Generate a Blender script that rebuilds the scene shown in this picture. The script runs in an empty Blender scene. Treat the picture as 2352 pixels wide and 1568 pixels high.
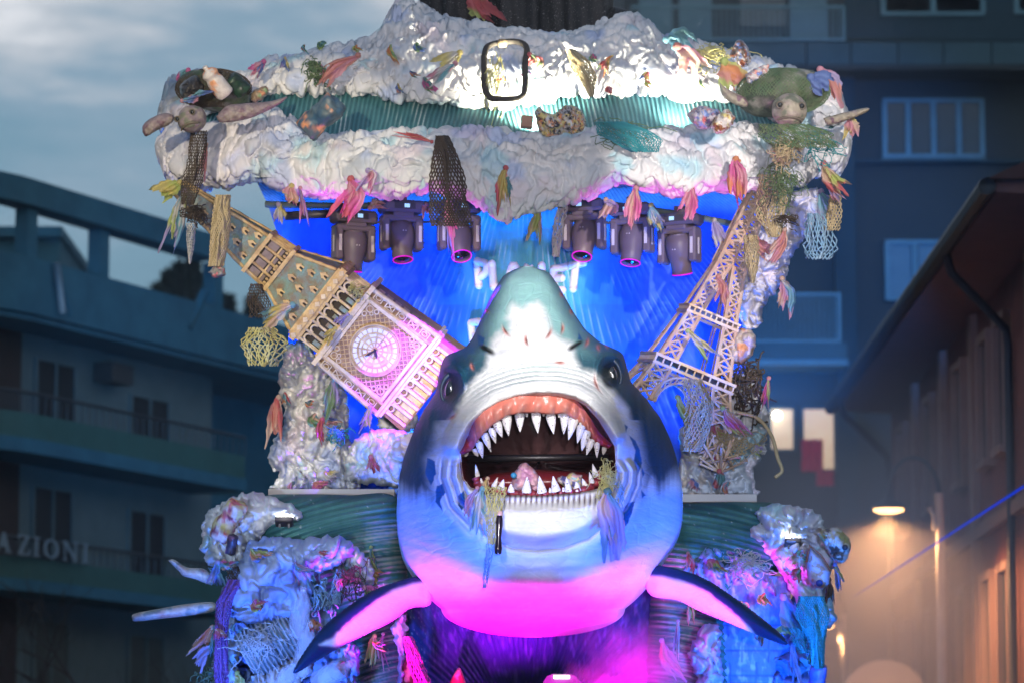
import bpy, math, random
import numpy as np
from mathutils import Matrix, Vector, Euler

# ------------------------------------------------------------------ camera, sky, sun, exposure
S = bpy.context.scene
C = S.collection
PITCH = math.atan(1188.0 / 8820.0)
CAMZ = 1.7
cam_d = bpy.data.cameras.new('camera'); cam = bpy.data.objects.new('camera', cam_d); C.objects.link(cam)
cam.location = (0, 0, CAMZ); cam.rotation_euler = (math.pi/2 + PITCH, 0, 0)
cam_d.lens = 135; cam_d.sensor_width = 36; cam_d.clip_start = 0.5; cam_d.clip_end = 2000
cam_d.dof.use_dof = True; cam_d.dof.focus_distance = 37.6; cam_d.dof.aperture_fstop = 1.4
S.camera = cam

W = bpy.data.worlds.new('World'); S.world = W; W.use_nodes = True
wn, wl = W.node_tree.nodes, W.node_tree.links
wn.clear()
def wnode(t, **k):
    n = wn.new(t)
    for a, b in k.items(): setattr(n, a, b)
    return n
w_out = wnode('ShaderNodeOutputWorld'); w_bg = wnode('ShaderNodeBackground'); w_bg.inputs['Strength'].default_value = 1.0
w_sky = wnode('ShaderNodeTexSky', sky_type='NISHITA', sun_disc=False, sun_elevation=math.radians(2.5), sun_rotation=math.radians(150))
w_skm = wnode('ShaderNodeMix', data_type='RGBA', blend_type='MULTIPLY'); w_skm.inputs[0].default_value = 1
w_skm.inputs[7].default_value = (0.07, 0.07, 0.07, 1)
w_tc = wnode('ShaderNodeTexCoord'); w_sep = wnode('ShaderNodeSeparateXYZ')
w_map = wnode('ShaderNodeMapping'); w_map.inputs['Scale'].default_value = (9, 9, 34)
w_no = wnode('ShaderNodeTexNoise'); w_no.inputs['Scale'].default_value = 1.0; w_no.inputs['Detail'].default_value = 5; w_no.inputs['Roughness'].default_value = 0.62
w_ma = wnode('ShaderNodeMath', operation='MULTIPLY_ADD'); w_ma.inputs[1].default_value = 0.19
w_rp = wnode('ShaderNodeValToRGB')
el = w_rp.color_ramp.elements
el[0].position = 0.0; el[0].color = (0.10, 0.19, 0.28, 1)
el[1].position = 1.0; el[1].color = (0.13, 0.18, 0.28, 1)
for p_, c_ in ((0.155, (0.16, 0.29, 0.40, 1)), (0.188, (0.23, 0.34, 0.45, 1)), (0.21, (0.45, 0.50, 0.57, 1)), (0.235, (0.80, 0.81, 0.85, 1)), (0.262, (0.56, 0.60, 0.67, 1)), (0.3, (0.52, 0.57, 0.66, 1)), (0.5, (0.22, 0.29, 0.41, 1))):
    e_ = el.new(p_); e_.color = c_
w_mix = wnode('ShaderNodeMix', data_type='RGBA'); w_mix.inputs[0].default_value = 0.85
wl.new(w_tc.outputs['Generated'], w_sep.inputs[0]); wl.new(w_tc.outputs['Generated'], w_map.inputs[0])
wl.new(w_map.outputs[0], w_no.inputs['Vector'])
w_sb = wnode('ShaderNodeMath', operation='SUBTRACT'); w_sb.inputs[1].default_value = 0.5
wl.new(w_no.outputs['Fac'], w_sb.inputs[0]); wl.new(w_sb.outputs[0], w_ma.inputs[0]); wl.new(w_sep.outputs[2], w_ma.inputs[2])
wl.new(w_ma.outputs[0], w_rp.inputs[0]); wl.new(w_sky.outputs[0], w_skm.inputs[6])
wl.new(w_skm.outputs[2], w_mix.inputs[6]); wl.new(w_rp.outputs[0], w_mix.inputs[7])
wl.new(w_mix.outputs[2], w_bg.inputs['Color']); wl.new(w_bg.outputs[0], w_out.inputs['Surface'])

sun_d = bpy.data.lights.new('sun', 'SUN'); sun = bpy.data.objects.new('sun', sun_d); C.objects.link(sun)
sun_d.energy = 0.06; sun_d.angle = math.radians(20); sun_d.color = (0.8, 0.88, 1.0)
sun.rotation_euler = (math.radians(62), 0, math.radians(40))

S.view_settings.view_transform = 'Standard'; S.view_settings.look = 'None'
S.view_settings.exposure = 0.35; S.view_settings.gamma = 1.0; S.view_settings.use_curve_mapping = False
S.render.engine = 'CYCLES'
S.cycles.use_denoising = True
S.cycles.use_adaptive_sampling = True; S.cycles.adaptive_threshold = 0.03; S.cycles.light_sampling_threshold = 0.02
S.cycles.max_bounces = 4; S.cycles.diffuse_bounces = 2; S.cycles.glossy_bounces = 2; S.cycles.transmission_bounces = 4
S.cycles.transparent_max_bounces = 8; S.cycles.volume_bounces = 0
S.cycles.sample_clamp_indirect = 4.0; S.cycles.sample_clamp_direct = 0
S.cycles.caustics_reflective = False; S.cycles.caustics_refractive = False

# ------------------------------------------------------------------ helpers
PI = math.pi
cp, sp = math.cos(PITCH), math.sin(PITCH)
def P(px, py, Y):
    "points of the picture plane (2352 wide grid used while measuring) carried out to depth Y metres"
    px, py, Y = np.broadcast_arrays(np.asarray(px, float), np.asarray(py, float), np.asarray(Y, float))
    a = (px - 1176) / 8820.0; b = (784 - py) / 8820.0
    dy = cp - b * sp; dz = sp + b * cp
    t = Y / dy
    return np.stack([a * t, Y, CAMZ + dz * t], -1)
def M_(Y): return Y / 8820.0           # metres per measuring unit at depth Y

_rng = np.random.default_rng(7)
_G = _rng.normal(size=(256, 3)); _G /= np.linalg.norm(_G, axis=1)[:, None]
_PERM = _rng.permutation(256); _PERM = np.concatenate([_PERM]*3)
_R = _rng.random((256, 3))
def _h(i, j, k):
    return _PERM[_PERM[_PERM[i & 255] + (j & 255)] + (k & 255)]
def pn(p, s=0):
    p = np.asarray(p, float) + s * 17.13
    i = np.floor(p).astype(int); f = p - i
    u = f*f*f*(f*(f*6-15)+10)
    r = np.zeros(p.shape[:-1])
    for dx in (0, 1):
        for dy in (0, 1):
            for dz in (0, 1):
                g = _G[_h(i[..., 0]+dx, i[..., 1]+dy, i[..., 2]+dz)]
                d = f - np.array([dx, dy, dz])
                w = (u[..., 0] if dx else 1-u[..., 0]) * (u[..., 1] if dy else 1-u[..., 1]) * (u[..., 2] if dz else 1-u[..., 2])
                r += w * (g*d).sum(-1)
    return r
def fbm(p, o=3, s=0):
    r = 0; a = 1.0; p = np.asarray(p, float)
    for k in range(o):
        r = r + a*pn(p*(2.03**k), s+k*3); a *= 0.5
    return r
def wor(p, s=0):
    p = np.asarray(p, float) + s * 9.7
    i = np.floor(p).astype(int); f = p - i
    d1 = np.full(p.shape[:-1], 9.0); d2 = d1.copy()
    for dx in (-1, 0, 1):
        for dy in (-1, 0, 1):
            for dz in (-1, 0, 1):
                q = _R[_h(i[..., 0]+dx, i[..., 1]+dy, i[..., 2]+dz)] + np.array([dx, dy, dz]) - f
                d = np.sqrt((q*q).sum(-1))
                n1 = np.minimum(d1, d); d2 = np.minimum(d2, np.maximum(d1, d)); d1 = n1
    return d1, d2
def foam_h(p, s=0, k=1.0):
    "relief of crumpled papier-mache foam, metres; p in metres"
    q = p + 0.12*np.stack([fbm(p*3.1, 2, s+1), fbm(p*3.1, 2, s+2), fbm(p*3.1, 2, s+5)], -1)
    d1, d2 = wor(q*4.6/k, s); e1, e2 = wor(q*10.5/k, s+3)
    r1 = np.abs(pn(q*np.array([5.0, 5.0, 3.2])/k, s+4)); r2 = np.abs(pn(q*np.array([11., 11., 8.])/k, s+8))
    g = 0.85+0.55*ss(-.25, .3, pn(p*1.1, s+12)); b1, b2 = wor(q*2.1/k, s+14)
    return k*(g*(0.085*(0.55-d1) + 0.03*(0.5-e1) + 0.045*np.minimum(d2-d1, 0.3) - 0.06*np.exp(-(r1/.06)**2) - 0.045*np.exp(-(r2/.06)**2) + 0.10*r1) + 0.11*(0.5-b1) + 0.11*fbm(p*1.3, 2, s+6))
def ss(a, b, x):
    t = np.clip((x-a)/(b-a), 0, 1); return t*t*(3-2*t)
def lerp(a, b, t): return a + (b-a)*t
def interp(pts, x):
    pts = sorted(pts); return np.interp(x, [p[0] for p in pts], [p[1] for p in pts])
def smooth_pts(pts, n=40):
    "Catmull-Rom through the points"
    p = np.asarray(pts, float); m = len(p)
    if m < 3:
        t = np.linspace(0, 1, n)[:, None]; return p[0]*(1-t)+p[-1]*t
    e = np.vstack([2*p[0]-p[1], p, 2*p[-1]-p[-2]])
    out = []
    for t in np.linspace(0, m-1-1e-6, n):
        k = int(t); f = t-k; a, b, c, d = e[k:k+4]
        out.append(0.5*((2*b)+(-a+c)*f+(2*a-5*b+4*c-d)*f*f+(-a+3*b-3*c+d)*f**3))
    return np.array(out)
def sdf(poly, x, y):
    "signed distance to a polygon, positive inside"
    poly = np.asarray(poly, float); n = len(poly)
    d = np.full(np.shape(x), 1e18); ins = np.zeros(np.shape(x), bool)
    for k in range(n):
        ax, ay = poly[k]; bx, by = poly[(k+1) % n]
        ex, ey = bx-ax, by-ay; wx, wy = x-ax, y-ay
        t = np.clip((wx*ex+wy*ey)/(ex*ex+ey*ey+1e-12), 0, 1)
        d = np.minimum(d, (wx-ex*t)**2+(wy-ey*t)**2)
        c = ((ay <= y) & (by > y)) | ((by <= y) & (ay > y))
        with np.errstate(divide='ignore', invalid='ignore'):
            xi = ax + (y-ay)*ex/(ey if abs(ey) > 1e-12 else 1e-12)
        ins ^= c & (x < xi)
    d = np.sqrt(d); return np.where(ins, d, -d)
def gfaces(nu, nv, cu=False, cv=False):
    "quads of an nu x nv vertex grid (index = i*nv+j)"
    I = np.arange(nu if cu else nu-1); J = np.arange(nv if cv else nv-1)
    i, j = np.meshgrid(I, J, indexing='ij'); i2 = (i+1) % nu; j2 = (j+1) % nv
    return np.stack([i*nv+j, i2*nv+j, i2*nv+j2, i*nv+j2], -1).reshape(-1, 4)

def make_mesh(name, V, F, col=None, smooth=True):
    me = bpy.data.meshes.new(name)
    V = np.asarray(V, float).reshape(-1, 3)
    if isinstance(F, np.ndarray):
        n, k = F.shape
        me.vertices.add(len(V)); me.vertices.foreach_set('co', V.ravel())
        me.loops.add(n*k); me.loops.foreach_set('vertex_index', F.ravel().astype(np.int32))
        me.polygons.add(n); me.polygons.foreach_set('loop_start', (np.arange(n)*k).astype(np.int32))
        me.update(calc_edges=True); me.validate()
    else:
        me.from_pydata(V.tolist(), [], [list(f) for f in F]); me.update()
    if smooth and len(me.polygons):
        me.polygons.foreach_set('use_smooth', np.ones(len(me.polygons), bool))
    if col is not None:
        col = np.broadcast_to(np.asarray(col, float), (len(V), 3))
        ca = me.color_attributes.new('Col', 'FLOAT_COLOR', 'POINT')
        ca.data.foreach_set('color', np.concatenate([np.clip(col, 0, 1), np.ones((len(V), 1))], 1).ravel())
    return me
def tag(o, label=None, cat=None, group=None, kind=None):
    if label: o['label'] = label
    if cat: o['category'] = cat
    if group: o['group'] = group
    if kind: o['kind'] = kind
    return o
def thing(name, label, cat, loc, group=None, rot=None):
    o = bpy.data.objects.new(name, None); C.objects.link(o); o.empty_display_size = 0.1
    o.location = [float(v) for v in loc]
    if rot is not None: o.rotation_euler = rot.to_euler() if isinstance(rot, Matrix) else rot
    return tag(o, label, cat, group)
def part(name, VF, mat, parent=None, col=None, smooth=True, local=False, kind=None, label=None):
    "one mesh object; world-space vertices unless local; parent must be unrotated unless local"
    V, F = VF; V = np.array(V, float).reshape(-1, 3)
    off = np.zeros(3)
    if parent is not None and not local:
        p = parent
        while p is not None: off += np.array(p.location); p = p.parent
        V = V - off
    elif parent is None and not local:
        off = np.array([V[:, 0].mean(), V[:, 1].mean(), V[:, 2].min()]); V = V - off
    me = make_mesh(name, V, F, col, smooth)
    me.materials.append(mat)
    o = bpy.data.objects.new(name, me); C.objects.link(o)
    if parent is not None: o.parent = parent
    elif not local: o.location = off
    if kind: o['kind'] = kind
    if label: o['label'] = label
    return o
def solo(name, VF, mat, label, cat, group=None, col=None, smooth=True, kind=None):
    return tag(part(name, VF, mat, None, col, smooth), label, cat, group, kind)
def copy_tree(o, parent=None, loc=None, rot=None, label=None):
    c = o.copy(); C.objects.link(c); c.parent = parent
    if loc is not None: c.location = [float(v) for v in loc]
    if rot is not None: c.rotation_euler = rot
    if label: c['label'] = label
    for ch in list(o.children): copy_tree(ch, c)
    return c
def merge(*L):
    V = []; F = []; n = 0
    for v, f in L:
        v = np.asarray(v, float).reshape(-1, 3); V.append(v)
        F += [[int(i)+n for i in q] for q in f]; n += len(v)
    return np.vstack(V), F
def box(c, s, R=None):
    c = np.asarray(c, float); s = np.asarray(s, float)/2
    V = np.array([[x, y, z] for x in (-1, 1) for y in (-1, 1) for z in (-1, 1)], float)*s
    if R is not None: V = V @ np.asarray(R).T
    return V + c, [[0, 1, 3, 2], [4, 6, 7, 5], [0, 4, 5, 1], [2, 3, 7, 6], [0, 2, 6, 4], [1, 5, 7, 3]]
def bbox_(c, s, b=0.01, R=None):
    "box with chamfered edges"
    sx, sy, sz = np.asarray(s, float)/2; b = min(b, sx*.45, sy*.45, sz*.45)
    V = []
    for z, k in ((-sz, b), (-sz+b, 0), (sz-b, 0), (sz, b)):
        for x, y in ((-sx+b, -sy+k), (sx-b, -sy+k), (sx-k, -sy+b), (sx-k, sy-b), (sx-b, sy-k), (-sx+b, sy-k), (-sx+k, sy-b), (-sx+k, -sy+b)):
            V.append((x, y, z))
    F = [[7, 6, 5, 4, 3, 2, 1, 0], [24+i for i in range(8)]]
    for r in range(3):
        for i in range(8): F.append([r*8+i, r*8+(i+1) % 8, r*8+8+(i+1) % 8, r*8+8+i])
    V = np.array(V)
    if R is not None: V = V @ np.asarray(R).T
    return V + np.asarray(c, float), F
def tube(path, r, n=8, cap=True, flat=1.0):
    p = np.asarray(path, float); m = len(p); r = np.broadcast_to(np.asarray(r, float), (m,))
    t = np.gradient(p, axis=0); t /= np.linalg.norm(t, axis=1)[:, None]+1e-12
    a = np.array([0, 0, 1.0]) if abs(t[0, 2]) < .9 else np.array([1.0, 0, 0])
    V = []
    for k in range(m):
        a = a - t[k]*(a@t[k]); a /= np.linalg.norm(a)+1e-12; b = np.cross(t[k], a)
        th = np.arange(n)*2*PI/n
        V.append(p[k]+r[k]*(np.cos(th)[:, None]*a*flat+np.sin(th)[:, None]*b))
    F = gfaces(m, n, False, True).tolist()
    if cap: F += [list(range(n))[::-1], [(m-1)*n+i for i in range(n)]]
    return np.vstack(V), F
def seg(a, b, r, n=5): return tube([a, b], r, n)
def lathe(prof, n=24, axis='z', caps=True):
    th = np.arange(n)*2*PI/n; V = []
    for r, z in prof: V.append(np.stack([r*np.cos(th), r*np.sin(th), np.full(n, float(z))], -1))
    V = np.vstack(V); m = len(prof)
    F = gfaces(m, n, False, True)[:, ::-1].tolist()
    if caps: F += [list(range(n)), [(m-1)*n+i for i in range(n)][::-1]]
    if axis == 'y': V = V[:, [0, 2, 1]]*np.array([1, -1, 1])
    return V, F
def ell(c, r, nu=24, nv=14, R=None, h=None):
    "ellipsoid with optional displacement h(unit dir)->scale"
    u = np.arange(nu)*2*PI/nu; v = np.linspace(0.0005, PI-0.0005, nv)
    U, Vv = np.meshgrid(u, v, indexing='ij')
    D = np.stack([np.cos(U)*np.sin(Vv), np.sin(U)*np.sin(Vv), np.cos(Vv)], -1).reshape(-1, 3)
    X = D*np.asarray(r, float)
    if h is not None: X = X*h(D)[:, None]
    if R is not None: X = X@np.asarray(R).T
    return X+np.asarray(c, float), np.ascontiguousarray(gfaces(nu, nv, True, False)[:, ::-1])
def xf(VF, R=None, t=(0, 0, 0), s=1.0):
    V = np.asarray(VF[0], float)*s
    if R is not None: V = V@np.asarray(R).T
    return V+np.asarray(t, float), VF[1]
def rot(axis, deg): return np.array(Matrix.Rotation(math.radians(deg), 3, axis))
def prism(poly, y0, y1):
    "polygon in x,z extruded from y0 to y1"
    p = np.asarray(poly, float); n = len(p)
    V = np.vstack([np.c_[p[:, 0], np.full(n, y0), p[:, 1]], np.c_[p[:, 0], np.full(n, y1), p[:, 1]]])
    F = [list(range(n)), list(range(2*n-1, n-1, -1))]+[[i, n+i, n+(i+1) % n, (i+1) % n] for i in range(n)]
    return V, F
def pillow(poly, Y, th, res=4.0, r=None, back=0.6, hfun=None, seed=0, foam=0.0, fk=1.0, tilt=None):
    """solid body with the outline poly (measuring units), bulging th metres towards and back*th away from the viewer.
    returns VF and the per-vertex px,py arrays"""
    poly = np.asarray(poly, float); x0, y0 = poly.min(0)-res; x1, y1 = poly.max(0)+res
    nx = int((x1-x0)/res)+2; ny = int((y1-y0)/res)+2
    X, Yp = np.meshgrid(x0+np.arange(nx)*res, y0+np.arange(ny)*res, indexing='ij')
    d = sdf(poly, X, Yp)
    e = 0.5
    gx = (sdf(poly, X+e, Yp)-sdf(poly, X-e, Yp)); gy = (sdf(poly, X, Yp+e)-sdf(poly, X, Yp-e)); g = np.sqrt(gx*gx+gy*gy)+1e-9
    out = (d < 0.35*res) & (d > -1.45*res)
    X = np.where(out, X-gx/g*d, X); Yp = np.where(out, Yp-gy/g*d, Yp)
    keep = d > -0.75*res
    dd = np.where(out, 0, np.maximum(d, 0))
    r = r or max(dd.max(), 1)
    prof = np.sqrt(np.clip(1-(1-np.clip(dd/r, 0, 1))**2, 0, 1))
    YY = Y(X, Yp) if callable(Y) else np.full(X.shape, float(Y))
    h = th*prof
    if hfun is not None: h = h+hfun(X, Yp, dd)*np.clip(dd/(3*res), 0, 1)
    if foam: h = h+foam*foam_h(P(X, Yp, YY), seed, fk)*np.clip(dd/(2*res), 0, 1)
    Fr = P(X, Yp, YY-h); Bk = P(X, Yp, YY+back*th*prof+0.004)
    n = nx*ny
    F = gfaces(nx, ny); ok = keep.ravel()[F].all(1); F = F[ok]
    # outer ring edges of the kept cells are joined front to back
    E = np.concatenate([F[:, [0, 1]], F[:, [1, 2]], F[:, [2, 3]], F[:, [3, 0]]])
    key = np.minimum(E[:, 0], E[:, 1])*n+np.maximum(E[:, 0], E[:, 1])
    u, inv, cnt = np.unique(key, return_inverse=True, return_counts=True)
    be = E[cnt[inv] == 1]
    A = np.concatenate([F, F[:, ::-1]+n, np.stack([be[:, 1], be[:, 0], be[:, 0]+n, be[:, 1]+n], -1)])
    V = np.vstack([Fr.reshape(-1, 3), Bk.reshape(-1, 3)])
    used = np.unique(A); mp = np.zeros(2*n, int); mp[used] = np.arange(len(used))
    xs = np.concatenate([X.ravel()]*2)[used]; ys = np.concatenate([Yp.ravel()]*2)[used]
    return (V[used], mp[A]), xs, ys

# ------------------------------------------------------------------ materials
_mats = {}
def mat(name, c=(.8, .8, .8), c2=None, rough=.6, ns=4.0, nd=4.0, amt=.5, bump=0.25, bs=25.0, bd=0.01, vcol=False, metal=0, spec=.4,
        trans=0.0, emit=None, es=0, speck=None, stretch=None, coat=0, alpha=1.0):
    if name in _mats: return _mats[name]
    m = bpy.data.materials.new(name); m.use_nodes = True; _mats[name] = m
    N, L = m.node_tree.nodes, m.node_tree.links
    b = N['Principled BSDF']; out = N['Material Output']
    b.inputs['Roughness'].default_value = rough; b.inputs['Metallic'].default_value = metal
    b.inputs['Specular IOR Level'].default_value = spec; b.inputs['Coat Weight'].default_value = coat
    b.inputs['Coat Roughness'].default_value = 0.2
    tc = N.new('ShaderNodeTexCoord'); vec = tc.outputs['Object']
    if stretch:
        mp = N.new('ShaderNodeMapping'); mp.inputs['Scale'].default_value = stretch; L.new(vec, mp.inputs[0]); vec = mp.outputs[0]
    no = N.new('ShaderNodeTexNoise'); no.inputs['Scale'].default_value = ns; no.inputs['Detail'].default_value = nd; no.inputs['Roughness'].default_value = .6
    L.new(vec, no.inputs['Vector'])
    rp = N.new('ShaderNodeMapRange'); rp.inputs[1].default_value = .35; rp.inputs[2].default_value = .65; L.new(no.outputs['Fac'], rp.inputs[0])
    mx = N.new('ShaderNodeMix'); mx.data_type = 'RGBA'
    if vcol:
        at = N.new('ShaderNodeVertexColor'); at.layer_name = 'Col'
        dk = N.new('ShaderNodeMix'); dk.data_type = 'RGBA'; dk.blend_type = 'MULTIPLY'; dk.inputs[0].default_value = 1
        L.new(at.outputs[0], dk.inputs[6]); dk.inputs[7].default_value = (*(c2 or (.6, .62, .66)), 1)
        L.new(at.outputs[0], mx.inputs[6]); L.new(dk.outputs[2], mx.inputs[7])
    else:
        mx.inputs[6].default_value = (*c, 1); mx.inputs[7].default_value = (*(c2 or [v*.7 for v in c]), 1)
    ml = N.new('ShaderNodeMath'); ml.operation = 'MULTIPLY'; ml.inputs[1].default_value = amt; L.new(rp.outputs[0], ml.inputs[0]); L.new(ml.outputs[0], mx.inputs[0])
    cs = mx.outputs[2]
    if speck:      # (colour, scale, threshold) flecks of paint
        vo = N.new('ShaderNodeTexNoise'); vo.inputs['Scale'].default_value = speck[1]; vo.inputs['Detail'].default_value = 3
        L.new(vec, vo.inputs['Vector'])
        r2 = N.new('ShaderNodeMapRange'); r2.inputs[1].default_value = speck[2]; r2.inputs[2].default_value = speck[2]+.04; L.new(vo.outputs['Fac'], r2.inputs[0])
        m2 = N.new('ShaderNodeMix'); m2.data_type = 'RGBA'; L.new(r2.outputs[0], m2.inputs[0]); L.new(cs, m2.inputs[6]); m2.inputs[7].default_value = (*speck[0], 1)
        cs = m2.outputs[2]
    L.new(cs, b.inputs['Base Color'])
    if bump:
        n2 = N.new('ShaderNodeTexNoise'); n2.inputs['Scale'].default_value = bs; n2.inputs['Detail'].default_value = 4; n2.inputs['Roughness'].default_value = .6
        L.new(vec, n2.inputs['Vector'])
        bp = N.new('ShaderNodeBump'); bp.inputs['Strength'].default_value = bump; bp.inputs['Distance'].default_value = bd
        L.new(n2.outputs['Fac'], bp.inputs['Height']); L.new(bp.outputs[0], b.inputs['Normal'])
    if emit is not None:
        b.inputs['Emission Color'].default_value = (*emit, 1); b.inputs['Emission Strength'].default_value = es
    if alpha < 1: b.inputs['Alpha'].default_value = alpha
    if trans:
        tr = N.new('ShaderNodeBsdfTranslucent'); L.new(cs, tr.inputs[0]); ms = N.new('ShaderNodeMixShader'); ms.inputs[0].default_value = trans
        L.new(b.outputs[0], ms.inputs[1]); L.new(tr.outputs[0], ms.inputs[2]); L.new(ms.outputs[0], out.inputs[0])
    return m
def spot(name, loc, target, color, energy, angle=40, blend=.3, size=.12, parent=None):
    d = bpy.data.lights.new(name, 'SPOT'); o = bpy.data.objects.new(name, d); C.objects.link(o)
    d.energy = energy; d.color = color; d.spot_size = math.radians(angle); d.spot_blend = blend; d.shadow_soft_size = size
    loc = Vector([float(v) for v in loc]); o.location = loc
    o.rotation_euler = (Vector([float(v) for v in target])-loc).to_track_quat('-Z', 'Y').to_euler()
    return o
# ================================================================== SETTING
def strip2(path, z0, z1, th):
    "vertical wall strip of thickness th behind a 2-D path of outer points with outward normals"
    pts, nrm = path; n = len(pts); V = []
    for q, m in zip(pts, nrm):
        i = q-m*th
        V += [(q[0], q[1], z0), (q[0], q[1], z1), (i[0], i[1], z1), (i[0], i[1], z0)]
    F = gfaces(n, 4, False, True)[:, ::-1].tolist()+[[0, 1, 2, 3], [(n-1)*4+k for k in (3, 2, 1, 0)]]
    return np.array(V), F
def bxp(x0, y0, x1, y1, Y, d=0.1):
    "box whose front fills the measured rectangle at depth Y, d metres deep"
    a = P(x0, y1, Y); b = P(x1, y0, Y)
    return box(((a[0]+b[0])/2, Y+d/2, (a[2]+b[2])/2), (abs(b[0]-a[0]), d, abs(b[2]-a[2])))

m_asph = mat('asphalt', (.05, .05, .055), rough=.85, ns=60, bump=.4, bs=120)
m_pave = mat('paving', (.09, .09, .09), rough=.85, ns=8)
gnd = part('ground', (np.array([[-400, -60, -.02], [400, -60, -.02], [400, 900, -.02], [-400, 900, -.02]]), [[0, 1, 2, 3]]), m_pave, kind='structure')
road = part('road', (np.array([[-9, -50, 0], [6, -50, 0], [6, 110, 0], [-9, 110, 0]]), [[0, 1, 2, 3]]), m_asph, kind='structure')
part('pavement', box((6.9, 50, .06), (1.8, 120, .12)), m_pave, kind='structure')

# ---------------- left corner block with the roof pergola
m_lw = mat('left_plaster', (.13, .18, .185), (.08, .125, .13), rough=.9, ns=1.2, bump=.15)
m_lc = mat('left_concrete', (.04, .16, .22), (.025, .11, .165), rough=.9, ns=1.5, amt=.8, bump=.2)
m_lg = mat('green_fascia', (.04, .13, .115), rough=.6, ns=2)
m_ld = mat('dark_shutter', (.02, .022, .026), rough=.6)
m_lbr = mat('dark_brown_cladding', (.045, .028, .025), rough=.7)
m_rail = mat('dark_rail', (.05, .055, .06), rough=.5)
m_glass_d = mat('dim_glass', (.10, .12, .11), rough=.15, spec=.6, bump=0)
m_pale = mat('pale_letter', (.22, .30, .34), rough=.5, bump=0)
LO = np.array([-9.3, 80.0]); LA = np.array([.41, .912]); LN = np.array([.912, -.41])
def ls(px, off=0): a = (px-1176)/8820.; return ((80-.41*off)*a+9.3-.912*off)/(.41-.912*a)
def lz(py): return float(P(150, py, 78.05)[2])
def lpath(off, s1=16.0, arc=True, s0=-3.3):
    pts = [LO+LA*s+LN*off for s in np.linspace(s1, s0, 8)]; nr = [LN]*8
    if arc:
        c = LO+LA*s0-LN*2.4
        for f in np.radians(np.linspace(6, 80, 12)):
            r = LN*math.cos(f)-LA*math.sin(f); pts.append(c+r*(2.4+off)); nr.append(r)
        f = math.radians(80); r = LN*math.cos(f)-LA*math.sin(f); tg = -LN*math.sin(f)-LA*math.cos(f)
        pts.append(c+r*(2.4+off)+tg*6); nr.append(r)
    return pts, nr
lb = thing('apartment_building', 'dim corner apartment block with rounded balconies and concrete roof pergola on the left', 'building', (LO[0], LO[1], 0))
part('wall', strip2(lpath(0, ls(482, 0)), 0, lz(738), 8), m_lw, lb, smooth=False)
part('rear_wing', strip2(lpath(-1.4, 24, False, ls(480, -1.4)), 0, lz(650), 6), m_lc, lb, smooth=False)
part('roof_parapet', strip2(lpath(1.25, 15), lz(748), lz(623), .35), m_lc, lb, smooth=False)
part('roof_slab', strip2(lpath(1.15, 15), lz(762), lz(750), 3), m_lc, lb, smooth=False)
part('pergola_beam', strip2(lpath(1.0, ls(500, 1.0)), lz(497), lz(438), .6), m_lc, lb, smooth=False)
for px in (46, 215, 482):
    s = ls(px, .68); c = LO+LA*s+LN*.68
    part('pergola_post', box((c[0], c[1], (lz(620)+lz(500))/2), (.38, .3, lz(500)-lz(620)), rot('Z', 66)), m_lc, lb, smooth=False)
def on_left(px0, px1, py0, py1, off, d=.12):
    s0, s1 = ls(px0, off), ls(px1, off); c = LO+LA*(s0+s1)/2+LN*(off-d/2)
    return box((c[0], c[1], (lz(py0)+lz(py1))/2), (abs(s1-s0), d, abs(lz(py0)-lz(py1))), rot('Z', math.degrees(math.atan2(LA[1], LA[0]))))
part('corner_panel', on_left(-20, 40, 760, 1700, .05), m_lbr, lb, smooth=False)
def l_window(x0, x1, y0, y1, mm):
    w = part('window', on_left(x0, x1, y0, y1, .03, .1), mm, lb, smooth=False)
    s = (x1-x0)*.5
    part('frame', merge(on_left(x0-5, x0, y0-5, y1, .07, .12), on_left(x1, x1+5, y0-5, y1, .07, .12), on_left(x0, x1, y0-5, y0, .07, .12), on_left(x0+s-2, x0+s+2, y0, y1, .06, .05)), m_lw, w, smooth=False)
for a in ((80, 166, 815, 985, m_ld), (300, 384, 850, 1030, m_ld), (78, 164, 1110, 1300, m_ld), (300, 378, 1128, 1330, m_ld),
          (84, 160, 1420, 1600, m_glass_d), (302, 378, 1430, 1600, m_glass_d)): l_window(*a)
ac = part('air_conditioner', on_left(250, 300, 792, 838, .5, .45), m_rail, lb, smooth=False)
for t0, s1 in ((0.925, 0), (1.255, 1)):
    yr, yf, yb, ys = (925, 972, 1030, 1062) if not s1 else (1252, 1296, 1345, 1372)
    b = part('balcony', strip2(lpath(1.3, ls(560, 1.3)), lz(yb), lz(yf), .12), m_lg, lb, smooth=False)
    part('slab', strip2(lpath(1.4, ls(565, 1.4)), lz(ys), lz(yb)-.004, 1.4), m_lc, b, smooth=False)
    p, nr = lpath(1.24, ls(560, 1.24)); zz = lz(yr)
    part('handrail', tube([(q[0], q[1], zz) for q in p], .035, 6), m_rail, b)
    L_ = []
    for k in range(90):
        t = k/89*(len(p)-1); i = min(int(t), len(p)-2); q = p[i]*(1-(t-i))+p[i+1]*(t-i)
        L_.append(box((q[0], q[1], (zz+lz(yf))/2), (.025, .025, zz-lz(yf))))
    part('bars', merge(*L_), m_rail, b, smooth=False, kind='stuff')
pg = thing('shop_lettering', 'pale serif capitals A Z I O N I along the lower left balcony', 'sign', (LO[0], LO[1], lz(1296)))
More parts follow.
